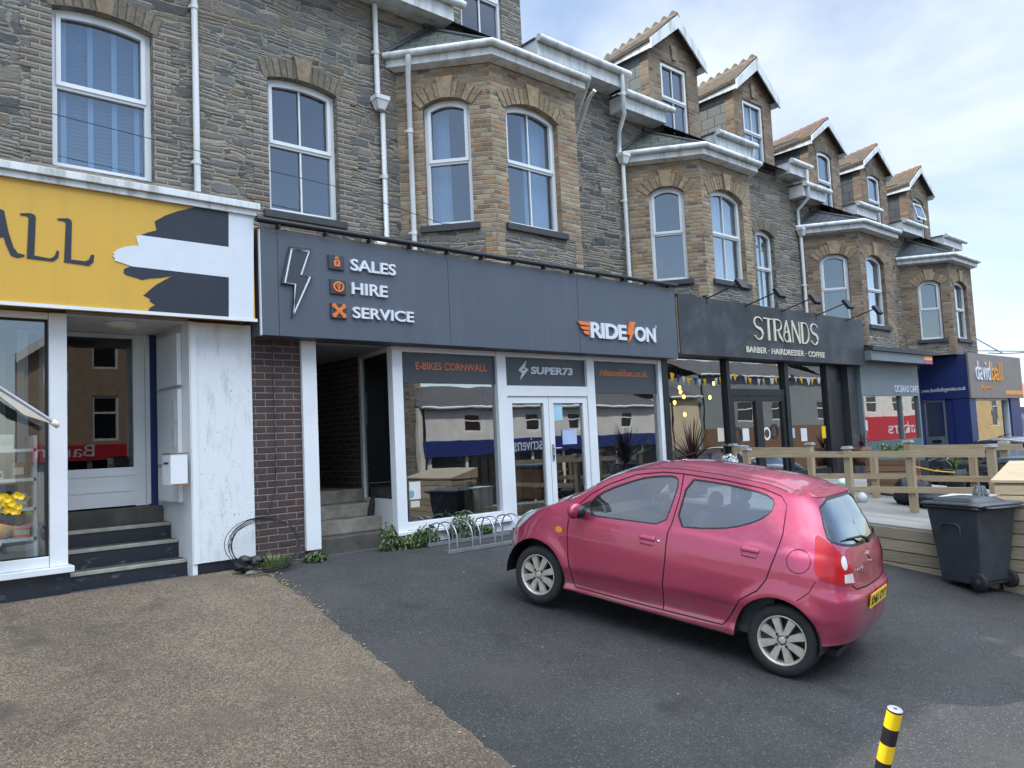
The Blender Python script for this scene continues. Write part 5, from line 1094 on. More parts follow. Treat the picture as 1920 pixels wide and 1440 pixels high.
plain('seat_cloth', (.06, .063, .07), .9, var=.25, scale=14); plain('alloy', (.60, .55, .47), .42, .45, var=.2, scale=14); plain('tyre', (.022, .022, .023), .78, var=.3, scale=16, bump=.2)
plain('tail_red', (.40, .004, .008), .3, var=.15, **{'Coat Weight': .25}); plain('tail_clear', (.62, .60, .60), .12, var=.1, **{'Coat Weight': 1.0}); plain('amber', (.75, .24, .02), .15, var=.1)
plain('headlamp', (.50, .53, .52), .08, .3, var=.25, scale=9, **{'Coat Weight': 1.0}); plain('chrome', (.7, .7, .72), .12, 1, var=.05); plain('plate_yellow', (.78, .52, .03), .45, var=.06)
glass('car_glass', (.68, .74, .74), .9, .20)
LP = lambda x, T: (T[0][1] if x <= T[0][0] else T[-1][1] if x >= T[-1][0] else next(b+(d-b)*(x-a)/(c-a) for (a, b), (c, d) in zip(T, T[1:]) if a <= x <= c))
def sm(T, n=3):      # smooth a lookup table
    lo, hi = T[0][0], T[-1][0]; k = 120; V = [LP(lo+(hi-lo)*i/k, T) for i in range(k+1)]
    for _ in range(n*3): V = [V[0]]+[(V[i-1]+2*V[i]+V[i+1])/4 for i in range(1, k)]+[V[-1]]
    def f(x):
        u = min(max((x-lo)/(hi-lo)*k, 0), k-1e-6); i = int(u); return V[i]+(V[i+1]-V[i])*(u-i)
    return f
KY = sm([(.15, .94), (.235, .972), (.275, .976), (.295, .952), (.36, .960), (.44, .979), (.485, .999), (.56, 1.0), (.70, 1.0), (.85, .984), (.95, .945), (1.1, .875), (1.3, .775), (1.4, .725), (1.5, .69)], 1)
XF = sm([(.15, 2.86), (.3, 2.95), (.5, 2.97), (.62, 2.95), (.72, 2.90), (.80, 2.80), (.9, 2.62), (1.0, 2.45), (1.5, 2.3)], 2)
XR = sm([(.2, -.40), (.3, -.46), (.45, -.50), (.60, -.505), (.68, -.50), (.715, -.462), (.78, -.445), (.9, -.43), (1.05, -.375), (1.2, -.28), (1.36, -.16), (1.5, -.08)], 1)
ZT = sm([(-.5, 1.40), (-.3, 1.405), (-.11, 1.415), (.09, 1.44), (.35, 1.462), (.7, 1.478), (1.07, 1.475), (1.25, 1.455), (1.43, 1.418), (1.57, 1.368), (1.73, 1.29), (1.96, 1.115), (2.08, 1.04), (2.22, .995), (2.41, .945), (2.6, .90), (2.75, .865), (2.9, .83), (2.97, .80)], 1)
ZB = [(-.5, .335), (-.28, .31), (.3, .235), (2.0, .235), (2.6, .21), (2.97, .22)]
OUT = []; n_ = 60; W0 = .79
for i in range(n_+1): a = pi/2*(1-i/n_); OUT.append((2.2+.77*sin(a)**(2/2.5), W0*cos(a)**(2/2.5)))
for i in range(1, 60): OUT.append((2.2-1.95*i/60, W0+.008*sin(pi*i/60)))
for i in range(n_+1): a = pi/2*i/n_; OUT.append((.25-.75*sin(a)**(2/4.8), W0*cos(a)**(2/4.8)))
SL = [0]
for a, b in zip(OUT, OUT[1:]): SL.append(SL[-1]+math.hypot(b[0]-a[0], b[1]-a[1]))
STOT = SL[-1]
def outl(s):
    s = min(max(s, 0), STOT-1e-7); lo, hi = 0, len(SL)-1
    while hi-lo > 1:
        m = (lo+hi)//2
        if SL[m] <= s: lo = m
        else: hi = m
    k = (s-SL[lo])/(SL[lo+1]-SL[lo]); a, b = OUT[lo], OUT[lo+1]; return a[0]+(b[0]-a[0])*k, a[1]+(b[1]-a[1])*k
ARCH = ((2.36, .29, .345), (.03, .285, .335))
def cpos(s, z):
    xb, yb = outl(s); x = xb
    if xb > 2.2: x = 2.2+(xb-2.2)/.77*(XF(z)-2.2)
    elif xb < .25: x = .25-(.25-xb)/.75*(.25-XR(z))
    zc_ = .43+(1.92-max(.3, min(x, 2.1)))*.054; z2 = z-(zc_-.48)*max(0, 1-abs(z-.45)/.3)
    y = yb*KY(z2)
    if yb > .5:
        for ax, az, ar in ARCH:
            d = math.hypot(x-ax, z-az)-ar
            if -.06 < d < .13: y += .016*max(0, cos((d)/.13*pi/2))**2*min(1, (yb-.5)/.2)
        if z > .88 and z < 1.0: y += .006*sin((z-.88)/.12*pi)
    return Vector((x, y, z))
def sx(x, z):
    lo, hi = 0, STOT
    for _ in range(40):
        m = (lo+hi)/2
        if cpos(m, z).x > x: lo = m
        else: hi = m
    return lo
def sy(y, z, rear=True):
    lo, hi = (SL[118], STOT) if rear else (0, SL[60])
    for _ in range(40):
        m = (lo+hi)/2; v_ = cpos(m, z).y
        if (v_ > y) == rear: lo = m
        else: hi = m
    return lo
def chaik(P_, n=2, closed=True):
    for _ in range(n):
        Q = []
        for i in range(len(P_) if closed else len(P_)-1):
            a, b = P_[i], P_[(i+1) % len(P_)]; Q += [(a[0]*.78+b[0]*.22, a[1]*.78+b[1]*.22), (a[0]*.22+b[0]*.78, a[1]*.22+b[1]*.78)]
        P_ = ([P_[0]]+Q+[P_[-1]]) if not closed else Q
    return P_
def dens(P_, d=.06, closed=True):
    Q = []; n = len(P_)
    for i in range(n if closed else n-1):
        a, b = P_[i], P_[(i+1) % n]; k = max(1, int(math.hypot(b[0]-a[0], b[1]-a[1])/d)); Q += [(a[0]+(b[0]-a[0])*j/k, a[1]+(b[1]-a[1])*j/k) for j in range(k)]
    return Q if closed else Q+[P_[-1]]
X = lambda P_: [(sx(x, z), z) for x, z in P_]
def stroke(P_, w=.011):
    L_, R_ = [], []; n = len(P_)
    for i in range(n):
        a = Vector(P_[max(i-1, 0)]); b = Vector(P_[min(i+1, n-1)]); t_ = (b-a).normalized(); q = Vector((-t_.y, t_.x))*w/2; L_.append(tuple(Vector(P_[i])+q)); R_.append(tuple(Vector(P_[i])-q))
    return L_+R_[::-1]
def swell(P_, d):
    n = len(P_); ar = sum(P_[i][0]*P_[(i+1) % n][1]-P_[(i+1) % n][0]*P_[i][1] for i in range(n)); sg = 1 if ar > 0 else -1; Q = []
    for i in range(n):
        a, b, c_ = Vector(P_[i-1]), Vector(P_[i]), Vector(P_[(i+1) % n]); t_ = ((b-a).normalized()+(c_-b).normalized()).normalized(); Q.append((b.x+t_.y*d*sg, b.y-t_.x*d*sg))
    return Q
winF = chaik([(1.885, .958), (1.82, 1.095), (1.70, 1.195), (1.41, 1.335), (1.25, 1.378), (1.085, 1.402), (1.04, 1.37), (1.05, 1.2), (1.078, 1.005), (1.4, .985)], 1)
sail = [(2.045, .945), (1.95, 1.02), (1.84, 1.085), (1.90, .952)]
winR = chaik([(.945, 1.398), (.75, 1.402), (.53, 1.397), (.28, 1.375), (.185, 1.335), (.20, 1.25), (.30, 1.165), (.48, 1.085), (.7, 1.04), (.962, 1.012)], 1)
dF = [(1.995, .99), (2.028, .88), (2.02, .74), (1.99, .54), (1.93, .33), (1.90, .272)]; dB = [(1.90, .272), (1.4, .276), (1.0, .282), (.47, .292)]
dM = [(1.005, 1.44), (.992, 1.25), (1.005, 1.02), (1.022, .95), (1.012, .7), (1.015, .5), (1.0, .282)]
dT = [(1.995, .99), (1.86, 1.135), (1.70, 1.25), (1.45, 1.372), (1.2, 1.428), (1.005, 1.44), (.6, 1.438), (.3, 1.42), (.14, 1.382), (.085, 1.32), (.07, 1.1), (.09, .96), (.14, .74), (.20, .64), (.33, .54), (.40, .40), (.44, .33), (.47, .292)]
doorF = X(dens(dF+dB[1:3]+dM[::-1][1:]+dT[:6][::-1][1:])); doorR = X(dens(dM+dB[2:][1:]+dT[5:][::-1][1:-1]))
circ = lambda x, z, rx, rz, n=22: [(x+rx*cos(2*pi*k/n), z+rz*sin(2*pi*k/n)) for k in range(n)]
tailP = chaik([(sx(-.155, 1.16), 1.16), (sx(-.185, 1.0), 1.0), (sx(-.215, .82), .82), (sy(.58, .785), .785), (sy(.43, .77), .77), (sy(.50, .92), .92), (sy(.60, 1.05), 1.05)], 2)
rglass = chaik([(sy(.47, 1.375), 1.375), (sy(.60, 1.13), 1.13), (sy(.57, 1.09), 1.09), (sy(.30, 1.055), 1.055), (STOT+.25, 1.05), (STOT+.25, 1.375)], 1)
headP = chaik([(sx(2.40, .94), .94), (sx(2.46, .86), .86), (sx(2.60, .72), .72), (sx(2.72, .645), .645), (sx(2.82, .66), .66), (sx(2.80, .77), .77), (sx(2.62, .875), .875)], 2)
feat = [   # (class, outline in surface coordinates) - the first that contains a spot wins
    ('arch', X(dens(circ(2.36, .29, .345, .345, 48), .1))), ('arch', X(dens(circ(.03, .285, .335, .335, 48), .1))),
    ('glassF', X(dens(winF))), ('glassR', X(dens(winR))), ('seal', swell(X(dens(winF)), .014)), ('seal', swell(X(dens(winR)), .014)), ('seal', X(dens(sail))),
    ('lens', [(sy(.575, .93)+.036*cos(2*pi*k/18), .945+.05*sin(2*pi*k/18)) for k in range(18)]), ('lens', [(sy(.60, .85), .862), (sy(.60, .80), .80), (sy(.46, .785), .788), (sy(.49, .85), .865)]),
    ('tail', dens(tailP)), ('rglass', dens(rglass)), ('rseal', dens(swell(rglass, .02))), ('head', dens(headP)),
    ('amber', X(circ(2.115, .772, .042, .03, 16))),
    ('seam', stroke(X(dens(dF, .05, False)))), ('seam', stroke(X(dens(dB, .08, False)))), ('seam', stroke(X(dens(dM, .06, False)))), ('seam', stroke(X(dens(dT, .06, False)))),
    ('seam', stroke(X(circ(-.085, .925, .088, .088, 28)+[(.003, .925)]), .006)), ('flap', X(circ(-.085, .925, .086, .086, 28))),
    ('seam', stroke([(sx(-.225, .80), .80), (sx(-.19, .71), .71), (sx(-.11, .63), .63)], .006)),
    ('seam', stroke([(sy(.50, .768), .768), (sy(.42, .735), .735), (sy(.2, .722), .722), (STOT, .72)], .012)), ('seam', stroke([(sy(.60, 1.09), 1.09), (sy(.575, 1.0), 1.0)], .007)),
    ('seam', stroke([(sx(2.62, .70), .70), (sx(2.655, .62), .62)], .006)),
    ('grille', [(sy(.42, .40, False), .40), (sy(.46, .30, False), .30), (-.02, .28), (-.02, .42)]), ('grille', [(sy(.30, .66, False), .66), (sy(.30, .60, False), .60), (-.02, .60), (-.02, .66)]),
    ('doorF', doorF), ('doorR', doorR)]
car = bpy.data.objects.new('parked_car', None); COL.objects.link(car); ORG[car.name] = Vector((0, 0, 0))
CO, CFW, CLF, CUP = Vector((6.447, 3.585, -.2042)), Vector((-.18761, .97007, .15418)), Vector((-.98188, -.18950, -.00248)), Vector((.02681, -.15185, .98804))
car.matrix_world = Matrix(((CFW.x, CLF.x, CUP.x, CO.x), (CFW.y, CLF.y, CUP.y, CO.y), (CFW.z, CLF.z, CUP.z, CO.z), (0, 0, 0, 1)))
tag(car, 'dusty pink five door hatchback parked nose in towards the grey bike shop', 'car')
vs, es = [], []
def loop(P_, closed=True):
    k = len(vs); n = len(P_); vs.extend(Vector(p) for p in P_); es.extend((k+i, k+(i+1) % n) for i in range(n if closed else n-1))
NS = 170; ss = [STOT*i/NS for i in range(NS+1)]
topc = [(s, ZT(outl(s)[0])) for s in ss]; botc = [(s, LP(outl(s)[0], ZB)) for s in ss]
domain = botc+topc[::-1]; loop(domain)
for s in ss[1:-1:2]:
    zb_, zt_2 = LP(outl(s)[0], ZB), ZT(outl(s)[0]); k = int((zt_2-zb_)/.035)
    for j in range(1, k): vs.append(Vector((s, zb_+(zt_2-zb_)*j/k)))
for c_, P_ in feat: loop(P_)
V2, E2, F2, *_ = delaunay_2d_cdt(vs, es, [], 0, 1e-6)
def inbox(P_): return min(p[0] for p in P_), max(p[0] for p in P_), min(p[1] for p in P_), max(p[1] for p in P_)
fb = [(c_, P_, inbox(P_)) for c_, P_ in feat]
cls = {}
for f in F2:
    cx_ = sum(V2[i].x for i in f)/len(f); cy_ = sum(V2[i].y for i in f)/len(f)
    if not pip(cx_, cy_, domain): continue
    k = 'body'
    for c_, P_, b in fb:
        if b[0] <= cx_ <= b[1] and b[2] <= cy_ <= b[3] and pip(cx_, cy_, P_): k = c_; break
    a, b2, d_ = (V2[i] for i in f[:3])
    cls.setdefault(k, []).append(f if (b2.x-a.x)*(d_.y-a.y)-(b2.y-a.y)*(d_.x-a.x) > 0 else f[::-1])
def cnorm(s, z):
    e = .004; a = cpos(s+e, z)-cpos(s-e, z); b = cpos(s, z+e)-cpos(s, z-e); n = a.cross(b); return n.normalized() if n.length > 1e-12 else Vector((-1, 0, 0))
CACHE = {}
def shell(keys, name, mat, parent, sides=(1, -1), inset=0):
    fs = [f for k in keys for f in cls.get(k, [])]; ids = sorted({i for f in fs for i in f}); mp_ = {i: j for j, i in enumerate(ids)}
    vv, nn, ff = [], [], []
    for sd in sides:
        k0 = len(vv)
        for i in ids:
            if i not in CACHE: s_, z_ = V2[i].x, V2[i].y; CACHE[i] = (cpos(s_, z_), cnorm(s_, z_))
            p, n = CACHE[i]; p = p-n*inset; vv.append(Vector((p.x, p.y*sd, p.z))); nn.append(Vector((n.x, n.y*sd, n.z)))
        for f in fs: g = tuple(mp_[i]+k0 for i in f); ff.append(g if sd > 0 else g[::-1])
    me = bpy.data.meshes.new(name); me.from_pydata([tuple(q) for q in vv], [], ff); me.materials.append(M[mat]); me.polygons.foreach_set('use_smooth', [True]*len(ff)); me.update()
    # keep the curvature of the whole body across part edges
    fn = [sum((nn[i] for i in f), Vector()) for f in ff]
    if ff and sum(n.normalized().dot(p.normal)*p.area for n, p in zip(fn, me.polygons)) < 0: me.flip_normals()
    me.normals_split_custom_set_from_vertices([tuple(n) for n in nn])
    o = bpy.data.objects.new(name, me); COL.objects.link(o); o.parent = parent; ORG[o.name] = Vector((0, 0, 0)); return o
body = shell(['body'], 'body', 'car_paint', car); shell(['seam', 'arch_'], 'shut_line', 'car_seam', body, inset=.006)
for sd in (1, -1):
    for k_, g_, nm_ in (('doorF', 'glassF', 'front_door'), ('doorR', 'glassR', 'rear_door')):
        d_ = shell([k_], nm_, 'car_paint', car, (sd,)); shell([g_], 'window', 'car_glass', d_, (sd,), .008)
    shell(['tail'], 'tail_light', 'tail_red', car, (sd,), -.006); tl = [o for o in car.children if o.name.startswith('tail_light')][-1]; shell(['lens'], 'lens', 'tail_clear', tl, (sd,), -.006)
    shell(['head'], 'headlight', 'headlamp', car, (sd,), -.002); shell(['amber'], 'side_indicator', 'amber', car, (sd,), -.006)
[shell(['seal'], 'window_seal', 'car_black', body, (sd,), .003) for sd in (1, -1)]; shell(['rseal'], 'rear_window_seal', 'car_black', body, inset=.001); shell(['flap'], 'fuel_flap', 'car_paint', car, (1,)); shell(['flap'], 'flap_blank', 'car_paint', body, (-1,))
shell(['rglass'], 'rear_window', 'car_glass', car, inset=.008); shell(['grille'], 'grille', 'car_black', car, inset=.01)
# bonnet, windscreen and roof: spans between the two upper body edges
CRN = sm([(-.5, .0), (-.2, .02), (.2, .05), (1.0, .055), (1.5, .05), (1.9, .045), (2.1, .04), (2.5, .05), (2.97, .0)], 1); BLG = sm([(-.5, 0), (.9, 0), (1.45, .06), (1.9, .13), (2.15, .13), (2.5, .05), (2.97, 0)], 1)
NQ = 28
def tpos(s, q):
    xb = outl(s)[0]; p = cpos(s, ZT(xb)); w = 1-q*q; dip = .012*max(0, 1-abs(abs(q)-.72)/.1) if xb < 1.3 and xb > -.1 else 0
    return Vector((p.x+BLG(xb)*w, p.y*q, p.z+CRN(xb)*w-dip*.5))
def topmesh(name, mat, x0, x1, q0, q1, parent, dz=0):
    rows = [s for s in ss if x0 <= outl(s)[0] <= x1]; k = [i for i in range(NQ+1) if q0-1e-6 <= -1+2*i/NQ <= q1+1e-6]; vv, ff, nn = [], [], []
    for s in rows:
        for i in k:
            q = -1+2*i/NQ; e = .006; s0, s1 = max(1e-4, s-e), min(STOT-1e-4, s+e)
            n = (tpos(s, q+.02)-tpos(s, q-.02)).cross(tpos(s1, q)-tpos(s0, q)); n = n.normalized() if n.length > 1e-12 else Vector((0, 0, 1))
            if n.z < 0: n = -n
            vv.append(tpos(s, q)+n*dz); nn.append(n)
    m = len(k)
    for r in range(len(rows)-1):
        for c_ in range(m-1): ff.append((r*m+c_, r*m+c_+1, (r+1)*m+c_+1, (r+1)*m+c_))
    me = bpy.data.meshes.new(name); me.from_pydata([tuple(p) for p in vv], [], ff); me.materials.append(M[mat]); me.polygons.foreach_set('use_smooth', [True]*len(ff)); me.update()
    if sum(p.normal.z for p in me.polygons) < 0: me.flip_normals()
    me.normals_split_custom_set_from_vertices([tuple(n) for n in nn])
    o = bpy.data.objects.new(name, me); COL.objects.link(o); o.parent = parent; ORG[o.name] = Vector((0, 0, 0)); return o
xs_all = [outl(s)[0] for s in ss]
xw1 = min(x for x in xs_all if x >= 2.06); xw2 = min(x for x in xs_all if x >= 1.50)
topmesh('bonnet', 'car_paint', xw1+.035, 3, -1, 1, car); topmesh('scuttle', 'car_black', xw1-1e-6, xw1+.07, -1, 1, car, -.002)
qk = 1-2*2/NQ
ws = topmesh('windscreen', 'car_glass', xw2-1e-6, xw1+1e-6, -qk, qk, car)
for sg in (-1, 1): topmesh('screen_pillar', 'car_paint', xw2-1e-6, xw1+1e-6, *((-1, -qk) if sg < 0 else (qk, 1)), body)
topmesh('roof', 'car_paint', -1, xw2+1e-6, -1, 1, car)
for sg in (1, -1):      # roof drip seam
    g = MB(); g.tube([tpos(s, sg*.985)+Vector((0, 0, .0)) for s in ss if -.05 < outl(s)[0] < 1.85], .006, 6); g.build('roof_seam', 'car_seam', body)
sp = MB(); pts = []
for i in range(21):
    y = -.50+i*.05; s_ = sy(abs(y), 1.40); p = cpos(s_, 1.405); sgn = 1 if y >= 0 else -1; n = cnorm(s_, 1.39); pts.append((Vector((p.x, y, p.z+.012+CRN(outl(s_)[0])*.5)), Vector((n.x, n.y*sgn, 0)).normalized()))
for (a, n1), (b, n2) in zip(pts, pts[1:]):
    up = Vector((0, 0, 1)); k1 = .006*min(1, (.52-abs(a.y))*12+.2); k2 = .006*min(1, (.52-abs(b.y))*12+.2)
    sp.hexa([a-n1*.10-up*.02, b-n2*.10-up*.02, b+n2*k2-up*.045, a+n1*k1-up*.045], [a-n1*.10+up*.010, b-n2*.10+up*.010, b+n2*k2-up*.012, a+n1*k1-up*.012])
sp.build('spoiler', 'car_paint', car)
# handles, mirror, wiper, badge, plate
for sd in (1, -1):
    for x, z, nm_ in ((1.20, .862, 'front_door'), (.30, .935, 'rear_door')):
        s_ = sx(x, z); p, n = cpos(s_, z), cnorm(s_, z); p.y *= sd; n.y *= sd; fr_ = FR(p, Vector((1, 0, 0)), (0, 0, 1)-n*n.z if False else Vector((0, 0, 1))-n*n.z, n)
        par = [o for o in car.children if o.name.startswith(nm_)][0 if sd > 0 else 1]
        MB().fbox(fr_, -.066, .066, -.056, .03, -.02, .004).build('handle_recess', 'car_paint', par, bevel=.01)
        MB().fbox(fr_, -.075, .075, -.016, .022, -.004, .022).build('handle', 'car_paint', par, bevel=.012)
        if nm_ == 'front_door' and sd > 0: MB().lathe([(0, .006), (.011, .005), (.013, 0)], fr_.p(-.105, -.004, 0), n, 12).build('lock', 'chrome', par)
    m = MB(); o_ = Vector((1.885, sd*.885, .995)); m.blob(o_, (.075, .098, .072), 16, 10, lambda q, d: Vector((q.x*(1.0 if q.x > 0 else .55), q.y, q.z*(1+.12*sd*d.y)))); mi = m.build('door_mirror', 'car_paint', car)
    MB().blob(o_+Vector((-.03, -sd*.035, -.004)), (.05, .068, .06), 14, 8).build('mirror_back', 'car_black', mi); MB().tube([o_+Vector((.0, -sd*.04, -.05)), Vector((1.95, sd*.735, .95))], .028, 8).build('mirror_arm', 'car_black', mi)
def rear(y, z, d=0):
    s_ = sy(abs(y), z); p, n = cpos(s_, z), cnorm(s_, z); sg = 1 if y >= 0 else -1; return Vector((p.x+n.x*d, (p.y+n.y*d)*sg, z+n.z*d))
MB().tube([rear(.02, 1.035, .03), rear(.03, 1.06, .035), rear(.12, 1.085, .028), rear(.44, 1.10, .022)], [.018, .014, .011, .006], 8).build('rear_wiper', 'car_black', car)
pr_ = FR(rear(0, .62, .012), (0, -1, 0), (0, 0, 1), (-1, 0, 0)); pass
pf = FR(rear(0, .62, .018), (0, -1, 0), Vector((-.02, 0, 1)).normalized(), (-1, 0, 0)); np_ = MB().fbox(pf, -.26, .26, -.056, .056, -.006, .0).build('number_plate', 'plate_yellow', car, bevel=.002)
text('plate_text', 'KN61 OYT', pf, -.235, -.036, .47, .072, 'car_black', np_, .002, .0005, .012)
fe = lambda y, z: rear(y, z, .006)
bd = MB(); c0 = rear(0, .93, .004); n0 = cnorm(STOT-.01, .93); fB = FR(c0, (0, -1, 0), Vector((0, 0, 1))-n0*n0.z, n0)
ribbon(bd, [(.035, .032), (.005, .04), (-.03, .02), (-.008, .004), (.012, -.006), (.03, -.022), (-.004, -.042), (-.036, -.03)], .014, fB, 0, .006); bd.build('badge', 'chrome', car)
pb = rear(.33, .885, .004); nb = cnorm(sy(.33, .885), .885); text('badge_text', 'SUZUKI', FR(pb, Vector((-nb.y, nb.x, 0)) if nb.x > 0 else Vector((nb.y, -nb.x, 0)), Vector((0, 0, 1))-nb*nb.z, nb), -.08, -.012, .16, .024, 'chrome', car, .003, .001, .01)
MB().tube([Vector((1.36, 0, ZT(1.36)+CRN(1.36)-.005)), Vector((1.33, 0, ZT(1.36)+CRN(1.36)+.03)), Vector((1.12, 0, ZT(1.2)+CRN(1.2)+.09))], [.016, .012, .004], 8).build('aerial', 'car_black', car)
# wheels
def wheel(x, sd):
    o = Vector((x, sd*.655, .2785)); ax = Vector((0, sd, 0)); W_ = MB()
    W_.lathe([(.19, -.075), (.225, -.082), (.262, -.074), (.2755, -.058), (.2785, -.02), (.2785, .02), (.2755, .058), (.264, .074), (.226, .082), (.196, .076), (.19, .07)], o, ax, 48); w = W_.build('wheel', 'tyre', car)
    R_ = MB(); R_.lathe([(.198, .068), (.193, .076), (.182, .072), (.176, .045), (.172, -.07)], o, ax, 40); R_.lathe([(.0, .067), (.024, .0665), (.028, .0655), (.032, .05)], o, ax, 24)
    a = Vector((1, 0, 0)); b = ax.cross(a)
    for k in range(8):
        t0 = 2*pi*k/8+pi/8; d = a*cos(t0)+b*sin(t0); e = ax.cross(d); P_ = lambda r, h, w_: o+d*r+e*w_+ax*h
        R_.hexa([P_(.038, .03, -.022), P_(.186, .035, -.037), P_(.186, .035, .037), P_(.038, .03, .022)][::1 if sd > 0 else 1], [P_(.038, .064, -.019), P_(.186, .062, -.032), P_(.186, .062, .032), P_(.038, .064, .019)])
    R_.build('rim', 'alloy', w)
    MB().lathe([(.0, -.005), (.172, -.01)], o, ax, 24).build('brake_disc', 'car_black', w)
    nt_ = MB()
    for k in range(4): t0 = 2*pi*k/4+pi/4; nt_.lathe([(0, .074), (.008, .074), (.0125, .066)], o+(a*cos(t0)+b*sin(t0))*.055, ax, 8)
    nt_.build('wheel_nuts', 'car_black', w)
for x in (2.36, .0):
    for sd in (1, -1): wheel(x, sd)
# dark arch liners, underbody and cabin
for ax_, az_, ar_ in ARCH:
    for sd in (1, -1):
        ab = MB(); k = 20; P_ = [(ax_+ar_*cos(pi*1.08*i/k-.04*pi), az_+ar_*sin(pi*1.08*i/k-.04*pi)) for i in range(k+1)]
        ab.add([Vector((x, sd*y, z)) for y in (.772, .50) for x, z in P_], [(i, i+1, i+k+2, i+k+1) for i in range(k)], True); ab.poly([Vector((x, sd*.50, z)) for x, z in P_])
        ab.build('arch_liner', 'car_black', body)
ub = MB(); ub.box(-.36, 2.75, -.49, .49, .19, .24); ub.box(.40, 1.98, -.74, .74, .215, .24); ub.build('underbody', 'car_black', body)
cb = MB(); cb.box(.1, 2.0, -.69, .69, .26, .32)
for sd in (1, -1): cb.box(.1, 1.95, sd*.66-.012, sd*.66+.012, .3, .93)
cb.box(1.72, 2.02, -.66, .66, .55, .955); cb.box(-.30, .02, -.60, .60, .55, .92); cb.build('cabin_trim', 'car_trim', body)
for sd in (1, -1):
    s_ = MB(); s_.hexa([Vector((x, sd*.34+y, z)) for x, y, z in ((.95, -.24, .45), (1.42, -.24, .5), (1.42, .24, .5), (.95, .24, .45))], [Vector((x, sd*.34+y, z)) for x, y, z in ((.95, -.23, .60), (1.42, -.23, .64), (1.42, .23, .64), (.95, .23, .60))])
    s_.hexa([Vector((x, sd*.34+y, z)) for x, y, z in ((.92, -.23, .58), (1.05, -.23, .58), (1.05, .23, .58), (.92, .23, .58))], [Vector((x, sd*.34+y, z)) for x, y, z in ((.78, -.19, 1.12), (.88, -.19, 1.14), (.88, .19, 1.14), (.78, .19, 1.12))]); s_.build('seat', 'seat_cloth', car, bevel=.03)
    MB().blob(Vector((.79, sd*.34, 1.22)), (.05, .13, .085)).build('headrest', 'seat_cloth', [o for o in car.children if o.name.startswith('seat')][-1])
rs = MB(); rs.box(.22, .7, -.6, .6, .42, .62); rs.hexa([Vector(q) for q in ((.16, -.6, .6), (.28, -.6, .6), (.28, .6, .6), (.16, .6, .6))], [Vector(q) for q in ((.02, -.58, 1.06), (.12, -.58, 1.08), (.12, .58, 1.08), (.02, .58, 1.06))]); rs.build('rear_seat', 'seat_cloth', car, bevel=.03)
sw = MB(); o_ = Vector((1.62, -.34, .90)); ax = Vector((-.85, 0, .52)).normalized(); a = ax.orthogonal().normalized(); b = ax.cross(a); sw.tube([o_+(a*cos(k*pi/12)+b*sin(k*pi/12))*.18 for k in range(25)], .016, 8, False); sw.tube([o_, o_-ax*.2], .03, 8)
for k in (0, 1, 2): sw.tube([o_, o_+(a*cos(k*2.1)+b*sin(k*2.1))*.175], .014, 6)
sw.build('steering_wheel', 'car_black', car)
